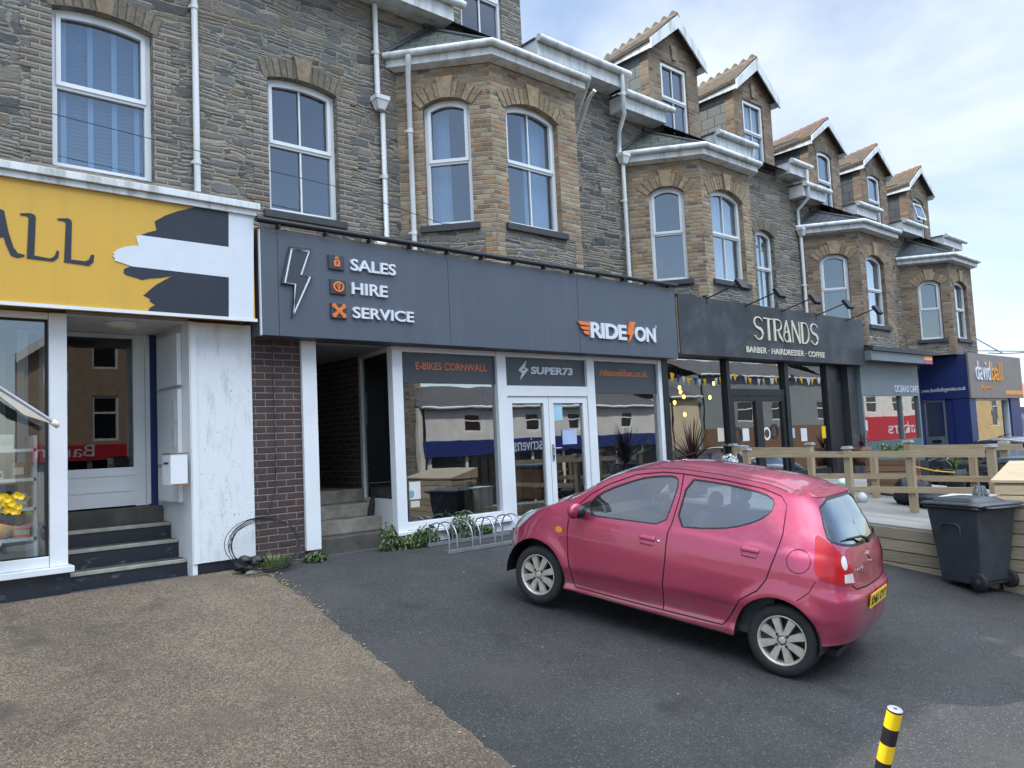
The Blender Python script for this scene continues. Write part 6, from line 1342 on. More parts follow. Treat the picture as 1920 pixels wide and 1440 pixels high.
# ------------------------------------------------------------------ buildings across the street (seen mirrored in the shop glass)
YO = -15.0; YV = 2*8.45-YO
def vx(x, y): p = onY(x, y, YV); return p.x, p.z
plain('render_white', (.68, .67, .63), .85, var=.12, scale=1.5, bump=.1); plain('render_cream', (.62, .52, .36), .85, var=.12, scale=1.5); plain('render_grey', (.22, .24, .245), .85, var=.12, scale=1.5)
plain('render_ochre', (.58, .42, .20), .85, var=.15, scale=1.5); plain('sign_red', (.50, .02, .035), .5, var=.08); plain('sign_navy', (.015, .03, .16), .5, var=.1); plain('tan_brick', (.36, .27, .19), .9, var=.25, scale=4, bump=.3)
def opp(x0, x1, ze, zr, wallm, label, sign=None, wins=(), gable=False, dp=8):
    B = thing('street_building', ((x0+x1)/2, YO, -2.3), label, 'building', 'buildings across the street'); fr = FR((0, YO, 0), (-1, 0, 0), (0, 0, 1), (0, 1, 0))
    holes = [[(-b, c), (-a, c), (-a, d), (-b, d)] for a, b, c, d in wins]
    mb = MB(); top = [(-x0, ze), (-x1, ze)] if not gable else [(-x0, ze), (-(x0+x1)/2, zr), (-x1, ze)]
    panel(mb, [(-x1, -2.4), (-x0, -2.4)]+top, holes, fr, .15); mb.poly([(x0, YO, -2.4), (x0, YO-dp, -2.4), (x0, YO-dp, ze), (x0, YO, ze)]); mb.poly([(x1, YO, -2.4), (x1, YO, ze), (x1, YO-dp, ze), (x1, YO-dp, -2.4)])
    mb.build('wall', wallm, B); r = MB()
    if gable:
        xm = (x0+x1)/2; k = (zr-ze)/(xm-x0)*.3
        for a, z in ((x0-.3, ze-k), (x1+.3, ze-k)): r.poly([(a, YO+.3, z), (xm, YO+.3, zr+.05), (xm, YO-dp, zr+.05), (a, YO-dp, z)])
        b_ = MB(); 
        for a in (x0-.3, x1+.3): b_.hexa([(a, YO+.3, ze-k-.3), (xm, YO+.3, zr-.3), (xm, YO+.36, zr-.3), (a, YO+.36, ze-k-.3)], [(a, YO+.3, ze-k), (xm, YO+.3, zr+.05), (xm, YO+.36, zr+.05), (a, YO+.36, ze-k)])
        b_.build('bargeboard', 'white_upvc', B)
    else: r.poly([(x0, YO+.3, ze-.05), (x1, YO+.3, ze-.05), (x1, YO-4, zr), (x0, YO-4, zr)]); r.poly([(x0, YO-4, zr), (x1, YO-4, zr), (x1, YO-8.3, ze), (x0, YO-8.3, ze)])
    r.build('roof', 'opposite_tile', B)
    if not gable: g = MB(); g.tube([(x0, YO+.35, ze), (x1, YO+.35, ze)], .07, 8); g.build('gutter', 'white_upvc', B)
    if not gable:
        for q in (.12, .86): ch = MB(); x_ = x0+(x1-x0)*q; ch.box(x_-.45, x_+.45, YO-4.4, YO-3.6, zr-.6, zr+1.1); ch.box(x_-.5, x_+.5, YO-4.45, YO-3.55, zr+1.101, zr+1.2); ch.build('chimney', 'tan_brick', B)
        dp_ = MB(); dp_.tube([(x0+.25, YO+.08, ze-.1), (x0+.25, YO+.08, -2.3)], .05, 8); dp_.build('downpipe', 'black_metal', B)
    for a, b, c, d in wins:
        w = MB(); m = c+(d-c)*.62; panel(w, [(-b, c), (-a, c), (-a, d), (-b, d)], [[(-b+.09, c+.09), (-a-.09, c+.09), (-a-.09, m-.04), (-b+.09, m-.04)], [(-b+.09, m+.04), (-a-.09, m+.04), (-a-.09, d-.09), (-b+.09, d-.09)]], fr, .06, -.06)
        W_ = w.build('window', 'white_upvc', B); MB().poly([fr.p(-b, c, -.13), fr.p(-a, c, -.13), fr.p(-a, d, -.13), fr.p(-b, d, -.13)]).build('pane', 'dark_glazing', W_)
    if sign:
        m_, z0, z1, txt, tx, tw, th = sign; s_ = MB().box(x0+.2, x1-.2, YO+.01, YO+.35, z0, z1).build('shop_sign', m_, B)
        if txt: text('lettering', txt, fr, -tx-tw, (z0+z1)/2-th/2, tw, th, 'sign_white', s_, .02, .36)
        sg = MB().box(x0+.5, x1-.5, YO+.012, YO+.06, -1.7, z0-.02).build('shop_window', 'dark_glazing', B)
        fm = MB()
        for i in range(int((x1-x0)/2.2)+1): x = x0+.5+i*(x1-x0-1)/int((x1-x0)/2.2); fm.box(x-.09, x+.09, YO+.01, YO+.1, -2.3, z0-.02)
        fm.build('shop_posts', 'white_upvc', B)
    return B
YVD = 2*9.5-YO
def vd(x, y): p = onY(x, y, YVD); return p.x, p.z
a0 = vx(45, 700)[0]; b0, b1 = vx(784, 760)[0], vx(1248, 760)[0]
ze = vx(860, 764)[1]; gh = vx(60, 655)[1]; sg0, sg1 = vx(60, 868)[1], vx(60, 836)[1]
W2_ = [(vd(172, 700)[0], vd(222, 700)[0], vd(200, 692)[1], vd(200, 606)[1]), (vd(172, 700)[0], vd(222, 700)[0], sg1+.15, vd(200, 742)[1]), (vx(79, 700)[0], vx(79, 700)[0]+1.3, vx(80, 722)[1], vx(80, 680)[1])]
opp(a0, a0+9.2, gh, gh+3.4, 'tan_brick', 'gabled tan house across the street with a red shop sign', ('sign_red', sg0, sg1, 'Bargain', vx(62, 850)[0], vd(172, 845)[0]-vx(62, 850)[0], .6), W2_, True, 1.6)
opp(a0+9.5, b0-.2, gh+.2, gh+2.4, 'stone_rubble', 'dark stone house across the street beside the gabled tan house', None, [(a0+11.4, a0+13.0, .9, 2.6), (a0+11.4, a0+13.0, 3.4, 5.2)])
ws_ = []
for q in (872, 985, 1065, 1165): x = vx(q, 790)[0]; ws_.append((x, x+1.1, vx(870, 812)[1], vx(870, 776)[1]))
opp(b0, b1, ze, vx(860, 712)[1], 'render_white', 'long white rendered building across the street with a navy shop sign', ('sign_navy', vx(870, 853)[1], vx(870, 826)[1], 'scrivens', vx(955, 830)[0], vx(1008, 830)[0]-vx(955, 830)[0], .62), ws_)
c1, c2, c3 = vx(1308, 750)[0], vx(1560, 750)[0], vx(1730, 750)[0]
opp(b1+.3, c1, vx(1280, 745)[1], vx(1280, 700)[1], 'render_cream', 'narrow cream rendered building across the street', None, [])
ws_ = [(vx(a, 770)[0], vx(b, 770)[0], vx(1400, 790)[1], vx(1400, 752)[1]) for a, b in ((1382, 1412), (1448, 1482), (1532, 1556))]
opp(c1+.2, c2, vx(1400, 706)[1], vx(1400, 706)[1]+1.6, 'render_grey', 'grey rendered building across the street with white windows', ('bench_brown', -1.6, vx(1400, 802)[1], '', 0, 0, 0), ws_)
ws_ = [(vx(a, 760)[0], vx(b, 760)[0], vx(1690, 772)[1], vx(1690, 744)[1]) for a, b in ((1622, 1640), (1672, 1690), (1704, 1718))]
opp(c2+.3, c3, 5.4, 8.0, 'render_white', 'white building across the street above a red and white shop sign', ('sign_red', vx(1690, 822)[1], vx(1690, 780)[1], 'Barbers', vx(1655, 800)[0], vx(1722, 800)[0]-vx(1655, 800)[0], 1.1), ws_)
opp(c3+.3, c3+40, 6.5, 9, 'render_ochre', 'ochre rendered building farthest along across the street', None, [(c3+4+i*7, c3+6.6+i*7, 1.0, 4.6) for i in range(5)])
# bunting strung along the street (mirrored in the barber shop glass)
bt_ = thing('bunting', (16, -8, 4), 'string of coloured bunting flags strung along the street', 'bunting'); L0, L1 = onY(1255, 698, 24.9), onY(1560, 700, 24.9); mb = MB(); P_ = [Vector((L0.x+(L1.x-L0.x)*i/36, -8, L0.z+(L1.z-L0.z)*i/36-.35*sin(pi*(i % 12)/12))) for i in range(37)]; mb.tube(P_, .012, 5); mb.build('string', 'cable_black', bt_)
for k, m_ in enumerate(('post_yellow', 'sign_navy', 'sign_white')):
    for i in range(k, 36, 3): a_, b_ = P_[i], P_[i]+(P_[i+1]-P_[i])*.75; c_ = (a_+b_)/2-Vector((0, 0, .42)); MB().hexa([a_-Vector((0, .004, 0)), b_-Vector((0, .004, 0)), c_-Vector((0, .004, 0)), c_-Vector((0, .004, .01))], [a_+Vector((0, .004, 0)), b_+Vector((0, .004, 0)), c_+Vector((0, .004, 0)), c_+Vector((0, .004, -.01))]).build('flag', m_, bt_)
# far roofs beyond the agency
fb_ = thing('far_house', (46, 13, 0), 'far house with an orange tiled roof beyond the navy agency', 'house'); fr = FR((0, 13, 0), (1, 0, 0), (0, 0, 1), (0, -1, 0))
MB().box(40, 58, 13, 20, -1, 2.0).build('wall', 'render_white', fb_); r = MB(); r.poly([(39.6, 12.6, 1.9), (58.4, 12.6, 1.9), (58.4, 17, 4.4), (39.6, 17, 4.4)]); r.poly([(39.6, 17, 4.4), (39.6, 12.6, 1.9), (39.6, 20.4, 1.9)]); r.build('roof', plain('roof_orange', (.40, .17, .08), .85, var=.3, scale=4), fb_)
MB().box(44, 44.8, 16, 16.8, 3.6, 5.1).build('chimney', 'tan_brick', fb_)
# ------------------------------------------------------------------ deck, fences and the things around them
XD, XN, XF_ = 10.35, 11.7, 12.9
dz_ = lambda Y: .405+.08*(Y-4.0)
DK = thing('timber_deck', (13, 6, .4), 'weathered timber deck with plank sides in front of the black barber shop', 'deck')
bd = MB(); x = XD; i = 0
while x < 15.6:
    w_ = .118; bd.hexa([(x, 3.3, dz_(3.3)-.03), (x+w_, 3.3, dz_(3.3)-.03), (x+w_, 8.34, dz_(8.34)-.03), (x, 8.34, dz_(8.34)-.03)], [(x, 3.3, dz_(3.3)), (x+w_, 3.3, dz_(3.3)), (x+w_, 8.34, dz_(8.34)), (x, 8.34, dz_(8.34))]); x += .124
bd.build('deck_boards', 'deck_grey', DK, uvaxis=(0, 1, 0))
sp_ = MB()
for k in range(8):
    for (y0, y1) in ((3.32, 5.1), (5.104, 8.33)):
        za = [dz_(y)-.032-.146*k for y in (y0, y1)]; j = random.uniform(-.004, .004)
        if za[1]-.14 < gz(y1)-.1 and za[0] < gz(y0): continue
        sp_.hexa([(XD-.03+j, y0, za[0]-.134), (XD+.01, y0, za[0]-.134), (XD+.01, y1, za[1]-.134), (XD-.03+j, y1, za[1]-.134)], [(XD-.03+j, y0, za[0]), (XD+.01, y0, za[0]), (XD+.01, y1, za[1]), (XD-.03+j, y1, za[1])])
sp_.build('side_planks', 'deck_side', DK, uvaxis=(0, 1, 0))
dkk = MB(); dkk.box(XD+.012, 15.7, 3.36, 8.33, -.9, dz_(3.3)-.04); dkk.build('deck_frame', 'black_metal', DK)
fp_ = MB()
for k in range(7): fp_.box(XD+.02, 15.7, 3.30, 3.335, dz_(3.3)-.04-.146*(k+1)+.003, dz_(3.3)-.04-.146*k)
fp_.build('front_planks', 'deck_side', DK, uvaxis=(1, 0, 0))
# raised planter at the street end of the deck
PL = thing('timber_planter', (10.3, 2.7, -.2), 'tall weathered plank planter at the end of the deck beside the wheelie bin', 'planter')
q = onX(1890, 905, XD); zt_ = q.z; p_ = MB()
for k in range(11):
    z1 = zt_-.146*k; 
    if z1 < -.6: break
    for (x0, x1, y0, y1) in ((XD-.03, XD+.01, 1.6, 3.25), (XD+.012, 11.0, 3.212, 3.25), (XD+.012, 11.0, 1.6, 1.64)): p_.box(x0, x1, y0, y1, z1-.134, z1)
p_.build('planks', 'deck_side', PL, uvaxis=(0, 1, 0)); MB().box(XD+.012, 10.99, 1.642, 3.21, -.7, zt_-.01).build('soil_box', 'black_metal', PL); 
c_ = MB(); c_.hexa([(XD-.05, 1.56, zt_+.003), (11.02, 1.56, zt_+.003), (11.02, 3.28, zt_+.003), (XD-.05, 3.28, zt_+.003)], [(XD-.05, 1.56, zt_+.03), (11.02, 1.56, zt_+.22), (11.02, 3.28, zt_+.22), (XD-.05, 3.28, zt_+.03)]); c_.build('lid', 'deck_side', PL, uvaxis=(0, 1, 0))
def fence(XX, posts, rails, label):
    ys = [onX(p[0], p[1], XX) for p in posts]; Fn = thing('post_and_rail_fence', (XX, sum(p.y for p in ys)/len(ys), .5), label, 'fence')
    for p, (px_, py_, cap) in zip(ys, posts):
        b = .048; m = MB().box(XX-b, XX+b, p.y-b, p.y+b, dz_(min(max(p.y, 3.3), 8.3))-.02, p.z-(.03 if cap else 0)).build('post', 'fence_wood', Fn, bevel=.004, uvaxis=(0, 0, 1))
        if cap: MB().hexa([(XX-.07, p.y-.07, p.z-.029), (XX+.07, p.y-.07, p.z-.029), (XX+.07, p.y+.07, p.z-.029), (XX-.07, p.y+.07, p.z-.029)], [(XX-.055, p.y-.055, p.z+.012), (XX+.055, p.y-.055, p.z+.012), (XX+.055, p.y+.055, p.z+.012), (XX-.055, p.y+.055, p.z+.012)]).build('cap', 'deck_grey', m)
    for a, b, h in rails:
        p0, p1 = onX(*a, XX-.07), onX(*b, XX-.07); x0, x1 = XX-.088, XX-.05
        MB().hexa([(x0, p0.y, p0.z-h), (x1, p0.y, p0.z-h), (x1, p1.y, p1.z-h), (x0, p1.y, p1.z-h)], [(x0, p0.y, p0.z), (x1, p0.y, p0.z), (x1, p1.y, p1.z), (x0, p1.y, p1.z)]).build('rail', 'fence_wood', Fn, uvaxis=(0, 1, 0))
    return Fn
fence(XN, [(1399, 841, 1), (1588, 838, 1), (1706, 848, 0), (1857, 834, 1)], [((1402, 847.5), (1846, 844.5), .09), ((1596, 912), (1846, 914), .085)], 'near post and rail timber fence along the deck, behind the wheelie bin')
fence(XF_, [(1374, 833, 1), (1518, 831, 1), (1637, 848, 0), (1702, 826, 1), (1822, 838, 0), (1882, 828, 1)], [((1376, 839), (1520, 839), .09), ((1706, 835), (1916, 832), .085), ((1530, 888), (1700, 888), .085), ((1706, 892), (1916, 893), .085)], 'far post and rail timber fence behind the near one on the deck')
# wheelie bin
p1, p2 = onG(1757, 1090), onG(1822, 1112); u = Vector((p2.x-p1.x, p2.y-p1.y, 0)).normalized(); w = Vector((-u.y, u.x, 0))
if w.x < 0: w = -w
b0 = p1+Vector((0, 0, .0)); zb_ = gz((p1.y+p2.y)/2)
BN = thing('wheelie_bin', (b0+u*.3+w*.25), 'dark grey wheelie bin standing against the plank side of the deck', 'bin')
BF = lambda a, c, z: Vector((b0.x, b0.y, zb_))+u*a+w*c+Vector((0, 0, z))
def ring(a0, a1, c0, c1, z): return [BF(a0, c0, z), BF(a1, c0, z), BF(a1, c1, z), BF(a0, c1, z)]
m = MB(); m.hexa(ring(.04, .56, .04, .46, .05), ring(-.03, .66, -.04, .54, .90)); m.hexa(ring(-.06, .70, -.07, .57, .901), ring(-.06, .70, -.07, .57, .94))
m.build('body', 'wheelie_grey', BN, bevel=.025)
l_ = MB(); l_.hexa(ring(-.10, .76, -.09, .59, .942), ring(-.08, .74, -.07, .57, .975)); l_.hexa(ring(-.02, .60, .0, .50, .974), ring(.05, .52, .06, .44, 1.02)); l_.build('lid', 'wheelie_grey', BN, bevel=.02)
h_ = MB(); h_.tube([BF(.72, .0, .93), BF(.80, .02, .93), BF(.80, .48, .93), BF(.72, .50, .93)], .016, 8); h_.build('handle', 'wheelie_grey', BN)
for c in (.02, .48):
    wm = MB(); wm.lathe([(.0, -.03), (.085, -.03), (.10, -.02), (.10, .02), (.085, .03), (.0, .03)], BF(.56, c, .10), w, 24); wl_ = wm.build('wheel', 'rubber_black', BN)
    MB().lathe([(0, -.034), (.03, -.034), (.035, -.031)], BF(.56, c, .10), w, 16).build('hub', 'wheelie_grey', wl_)
MB().tube([BF(.56, .0, .10), BF(.56, .5, .10)], .012, 6).build('axle', 'black_metal', BN)
gr = MB(); gr.tube([BF(.15, -.035, .62), BF(.15, -.04, .70), BF(.20, -.043, .735), BF(.36, -.043, .735), BF(.41, -.04, .70), BF(.41, -.035, .62)], .009, 6); gr.build('moulded_grip', 'wheelie_grey', BN)
# leaning bollard
D_ = 3.3; pt = ray(1678.5, 1330)/F_PX*D_+Vector((0, 0, CAMZ)); pb = ray(1655, 1440)/F_PX*(D_+.04)+Vector((0, 0, CAMZ)); ax = (pb-pt).normalized(); Lb = (pt.z-gz(pt.y-.1)+.06)/-ax.z
BL = thing('bollard', pt+ax*Lb, 'leaning black and yellow striped bollard with a pale cap', 'bollard'); r_ = 14.2/F_PX*D_*.98
ln = 54/F_PX*D_*1.0; s0 = 0; k = 0
while s0 < Lb:
    s1 = min(Lb, s0+(.080 if k % 2 == 0 else .072)); MB().lathe([(r_, s0+.001), (r_, s1)], pt, ax, 32).build('yellow_band' if k % 2 == 0 else 'black_band', 'post_yellow' if k % 2 == 0 else 'post_black', BL); s0 = s1; k += 1
MB().lathe([(.0085, -.003), (r_*.9, -.003), (r_*1.0, .0), (r_*1.01, .003)], pt, ax, 32).build('cap', 'post_cap', BL); MB().lathe([(.0, .002), (.0088, -.0025)], pt, ax, 16).build('bolt_hole', 'post_black', BL); MB().lathe([(r_*1.02, .001), (r_*1.02, .007), (r_, .0085)], pt, ax, 32).build('cap_rim', 'post_black', BL)
# toast-rack bicycle stand
r0, r1 = onG(838, 1039), onG(1000, 1012); r1 = Vector((6.75, r0.y+.02, gz(r0.y))); k0 = onG(815, 1028)
RK = thing('bicycle_rack', (6.2, 7.75, gz(7.75)), 'low galvanised bicycle rack on the tarmac below the bike shop window', 'bicycle rack'); rk = MB(); yb0 = r0.y; yb1 = min(8.2, yb0+.40); xA, xB = r0.x, r0.x+1.35
for y in (yb0, yb1): rk.box(xA, xB, y-.02, y+.02, gz(y), gz(y)+.04)
rk.build('base_rail', 'galvanised', RK)
for i in range(8):
    x = xA+.04+(i//2)*.36+(i % 2)*.12; lean = .02
    P_ = [(x, yb0, gz(yb0)+.035), (x, yb0, gz(yb0)+.20), (x, yb0+.03, gz(yb0)+.27), (x, yb0+.09, gz(yb0)+.33), (x, yb0+.17, gz(yb0)+.355), (x, yb0+.25, gz(yb0)+.355), (x, yb1-.05, gz(yb1)+.27), (x, yb1, gz(yb1)+.19), (x, yb1, gz(yb1)+.035)]
    MB().tube(P_, .0095, 8).build('hoop', 'galvanised', RK)
# coil of cable leaning against the brick pier, and the loose end up the wall
c0 = onY(487, 1036, 8.24); CC = thing('cable_coil', (c0.x, 8.24, .51), 'coil of thin black cable leaning on the foot of the brick pier', 'cable'); cm = MB()
for k in range(7):
    rx_, rz_ = .385+random.uniform(-.03, .03), .265+random.uniform(-.03, .02); ox, oz = random.uniform(-.035, .035), random.uniform(-.02, .03); ph = random.uniform(0, 6)
    cm.tube([(c0.x+ox+rx_*cos(t_*pi/16+ph), 8.22-.09*(1-sin(t_*pi/16+ph))-.02*k/4+random.uniform(-.004, .004), .50+rz_+oz+rz_*sin(t_*pi/16+ph)) for t_ in range(33)], .004, 6, False)
cm.build('loops', 'cable_black', CC)
up_ = [onY(x, y, 8.385) for x, y in ((511, 632), (512, 700), (515, 800), (517, 880), (516, 920), (502, 965), (485, 990))]; cm = MB(); cm.tube(up_+[Vector((c0.x-.05, 8.25, 1.02))], .0045, 6); cm.build('loose_end', 'cable_black', CC)
rb = MB(); q = onG(452, 1065)
for k in range(5): rb.blob((q.x+random.uniform(-.10, .10), 8.22+random.uniform(-.05, .05), gz(8.2)+.05+.022*k), (.075, .05, .045), 9, 6, lambda v, d: v*(1+.25*sin(d.x*9+d.z*7)))
tag(rb.build('rubbish', 'cable_black'), 'small heap of black rubbish beside the cable coil', 'rubbish'); 
sg = MB(); q = onG(474, 1076); sg.hexa([q+Vector((a, b, 0)) for a, b in ((-.09, -.03), (.10, -.04), (.11, .03), (-.08, .04))], [q+Vector((a, b, c)) for a, b, c in ((-.07, -.02, .03), (.08, -.03, .045), (.09, .02, .05), (-.06, .03, .035))]); tag(sg.build('stone', 'concrete_step', bevel=.012), 'pale broken stone lying in front of the cable coil', 'stone')
# plants
def leafclump(name, label, cat, o, rad, h, n, mat, blade=False, size=.035, group=None):
    mb = MB(); o = Vector(o)
    for i in range(n):
        a = random.uniform(0, 2*pi); rr = rad*sqrt(random.random()); zz_ = h*random.random()**.8*(1-.5*(rr/rad)**2)
        c = o+Vector((rr*cos(a), rr*.55*sin(a), zz_ if not blade else 0)); d = Vector((random.gauss(0, 1), random.gauss(0, 1), random.gauss(.3, .8))).normalized()
        if blade:
            hh = h*random.uniform(.45, 1); tip = c+Vector((cos(a)*hh*.5, sin(a)*hh*.4, hh)); sd = Vector((-sin(a), cos(a), 0))*size*.12; mid = (c+tip)/2+Vector((0, 0, hh*.15))
            mb.add([c-sd, c+sd, mid+sd*.8, mid-sd*.8, tip], [(0, 1, 2, 3), (3, 2, 4)])
        else:
            s_ = size*random.uniform(.55, 1.3); t_ = d.orthogonal().normalized(); b_ = d.cross(t_)
            mb.add([c-t_*s_, c-b_*s_*.5+d*s_*.1, c+t_*s_, c+b_*s_*.5+d*s_*.1], [(0, 1, 2, 3)])
    return tag(mb.build(name, mat), label, cat, group)
g0 = onG(508, 1066); leafclump('grass_tuft', 'tuft of bright grass growing inside the cable coil', 'grass tuft', (g0.x, 8.2, gz(8.2)), .22, .17, 260, 'leaf_green', True, .05)
for i, (x, y, r_, h_, l_) in enumerate(((590, 1043, .14, .10, 'small weed at the foot of the tall white post'), (728, 1022, .13, .34, 'ivy weed climbing at the corner of the bike shop beside the steps'), (770, 1025, .24, .15, 'low ivy between the steps and the bicycle rack'), (800, 1018, .2, .26, 'leafy weed at the left end of the bicycle rack'), (868, 1015, .2, .36, 'tall leafy weed behind the bicycle rack'), (905, 1016, .16, .14, 'low weed inside the bicycle rack'))):
    p = onY(x, y, 8.28); leafclump('weed', l_, 'weed', (p.x, 8.27, gz(8.27)), r_, h_, int(340*r_/.2), 'leaf_ivy', False, .03)
def spiky(label, o, R_, n, mat, wd=.03, up=.5, pot=None):
    T_ = thing('spiky_plant', o, label, 'plant'); mb = MB(); o = Vector(o)
    for i in range(n):
        a = random.uniform(0, 2*pi); el = random.uniform(-.1, 1.45); L_ = R_*random.uniform(.7, 1.05); d = Vector((cos(a)*cos(el), sin(a)*cos(el), sin(el)*up*2)).normalized(); sd = Vector((-sin(a), cos(a), 0))*wd/2; p = o; last = None
        for k in range(6):
            t_ = k/5; c = o+d*L_*t_+Vector((0, 0, -.35*L_*t_*t_*cos(el))); w_ = (1-t_)**.7*min(1, .5+t_*2); q = [c-sd*w_, c+sd*w_]
            if last: mb.poly([last[0], last[1], q[1], q[0]])
            last = q
    mb.build('leaves', mat, T_)
    if pot: MB().lathe([(.0, -pot[1]), (pot[0]*.8, -pot[1]), (pot[0], 0), (pot[0]*.9, .0), (pot[0]*.85, -.04), (0, -.04)], o, seg=20).build('pot', pot[2], T_)
    return T_
q = onY(1298, 866, 7.75); spiky('large purple spiky plant at the left corner of the black barber shop', (q.x, 7.75, q.z-.02), .85, 120, 'leaf_purple', .035, .55, (.26, .5, 'bag_black'))
q = onY(1615, 838, 8.0); spiky('small dark red spiky plant by the right pier of the barber shop', (q.x, 8.0, q.z), .5, 45, 'leaf_purple', .03, .5, (.2, .4, 'terracotta'))
q = onX(1790, 880, 13.6); spiky('thin green spiky plant in a pot behind the deck fence', (13.6, q.y, q.z), .42, 60, 'leaf_green', .016, .6, (.16, .3, 'bag_black'))
q = onX(1368, 866, 12.2); leafclump('flowering_plant', 'small pale flowered plant at the left end of the deck fence', 'plant', (12.2, q.y, q.z-.1), .2, .25, 120, 'bag_white', False, .04)
for px_, l_ in ((1690, 'low green plant below the cafe window'), (1660, 'small green plant left of the cafe plant')):
    q = onX(px_, 846, 14.6); leafclump('green_plant', l_, 'plant', (14.6, q.y, q.z-.1), .22, .25, 130, 'leaf_green', False, .04)
# clutter behind the fence
q0, q1 = onX(1622, 862, 13.3), onX(1702, 905, 13.3); yb_ = min(q0.y, q1.y); ye_ = max(q0.y, q1.y); BB = thing('slatted_planter', (13.4, (yb_+ye_)/2, q1.z), 'brown slatted planter box standing on the deck behind the fence', 'planter'); m = MB(); n = 5
for i in range(n): h_ = (q0.z-q1.z+.12)/n; m.box(13.3, 13.33, yb_-.2, ye_, q1.z-.12+h_*i+.004, q1.z-.12+h_*(i+1)-.004)
m.build('slats', 'bench_brown', BB, uvaxis=(0, 1, 0)); MB().box(13.34, 13.7, yb_-.19, ye_-.01, q1.z-.12, q0.z-.03).build('soil_box', 'black_metal', BB)
def sack(label, px_, py_, XX, r, mat, cat='bag', name='rubbish_bag'):
    q = onX(px_, py_, XX); base = dz_(min(max(q.y, 3.4), 8.3)); mb = MB(); mb.blob((XX, q.y, base+r[2]*.96), r, 18, 12, lambda v, d: Vector((v.x, v.y, v.z))*(1+.10*sin(d.x*7+d.z*5)+.08*sin(d.y*11))*(1 if d.z < .8 else 1.15)); return tag(mb.build(name, mat), label, cat)
sack('shiny black rubbish bag slumped beside the slatted planter', 1697, 890, 12.45, (.16, .18, .19), 'bag_black'); sack('navy bag lying on the deck behind the fence', 1742, 903, 12.35, (.18, .26, .13), 'bag_navy'); sack('dark bag of clothes right of the navy bag', 1725, 890, 12.75, (.15, .2, .17), 'bag_black')
w_ = sack('white and green carrier bag behind the fence post', 1580, 888, 12.4, (.13, .16, .15), 'bag_white', 'bag', 'carrier_bag')
gb = MB(); q = onX(1572, 884, 12.19); gb.blob((12.262, q.y, dz_(q.y)+.2), (.03, .11, .07), 12, 8); gb.build('green_print', 'bag_green', w_); ORG[w_.name] = Vector((0, 0, 0))
q = onX(1613, 900, 12.2); bo = thing('spray_bottle', (12.2, q.y, dz_(q.y)), 'small white bottle standing on the deck behind the fence', 'bottle'); MB().lathe([(.0, 0), (.07, 0), (.075, .1), (.03, .16), (.02, .2)], (12.2, q.y, dz_(q.y)), seg=16).build('bottle', 'bag_white', bo); MB().lathe([(.025, .2), (.025, .24), (0, .24)], (12.2, q.y, dz_(q.y)), seg=12).build('cap', 'good_white', bo)
for px_, l_, h_ in ((1770, 'brown cardboard box on the deck behind the fence', .28), (1800, 'smaller brown cardboard box right of the other box', .24)):
    q = onX(px_, 905, 12.5); z = dz_(q.y); bx = thing('cardboard_box', (12.5, q.y, z), l_, 'box'); MB().box(12.3, 12.65, q.y-.19, q.y+.19, z, z+h_).build('carton', 'card', bx); MB().box(12.295, 12.299, q.y-.03, q.y+.03, z, z+h_).build('tape', 'good_cream', bx)
a, b = onX(1716, 875, 12.2), onX(1790, 886, 12.2); mb = MB(); mb.tube([a, (a+b)/2+Vector((0, 0, -.02)), b], .009, 6); tag(mb.build('strap', 'strap_yellow'), 'yellow strap stretched across the bags behind the fence', 'strap')
q0, q1 = onX(1874, 868, 12.4), onX(1925, 897, 12.4); ch = thing('wooden_chest', (12.6, q1.y, q1.z-.2), 'orange brown wooden chest with a teal top at the right edge', 'chest'); MB().box(12.4, 13.0, q1.y-.8, q0.y, dz_(4), q0.z).build('box', 'terracotta', ch, bevel=.02); MB().box(12.37, 13.03, q1.y-.82, q0.y+.02, q0.z+.002, q0.z+.07).build('lid', 'cafe_teal', ch, bevel=.01)
q = onX(1838, 921, 10.6); mp = thing('mop', (10.6, q.y, dz_(q.y)), 'grey string mop standing head up behind the wheelie bin', 'mop'); mb = MB(); mb.tube([(10.6, q.y, dz_(q.y)), (10.6, q.y, q.z)], .012, 6); mb.build('pole', 'bag_white', mp); mb = MB()
for i in range(90):
    a = random.uniform(0, 2*pi); r_ = random.uniform(.04, .09); mb.tube([(10.6, q.y, q.z+.02), (10.6+r_*.6*cos(a), q.y+r_*.6*sin(a), q.z+random.uniform(.0, .07)), (10.6+r_*cos(a), q.y+r_*sin(a), q.z-random.uniform(.02, .08))], .006, 4, False)
mb.build('mop_head', 'mop_grey', mp)
q = onX(1812, 940, 10.7); bx = thing('white_crate', (10.7, q.y, dz_(q.y)), 'white plastic crate on the deck behind the wheelie bin', 'crate'); mb = MB(); z = dz_(q.y); q2 = onX(1775, 930, 10.7)
mb.box(10.5, 10.9, q.y-.30, q2.y, z, q2.z-.012); mb.build('crate', 'bag_white', bx, bevel=.012); MB().box(10.48, 10.92, q.y-.32, q2.y+.02, q2.z-.011, q2.z+.012).build('rim', 'bag_white', bx)
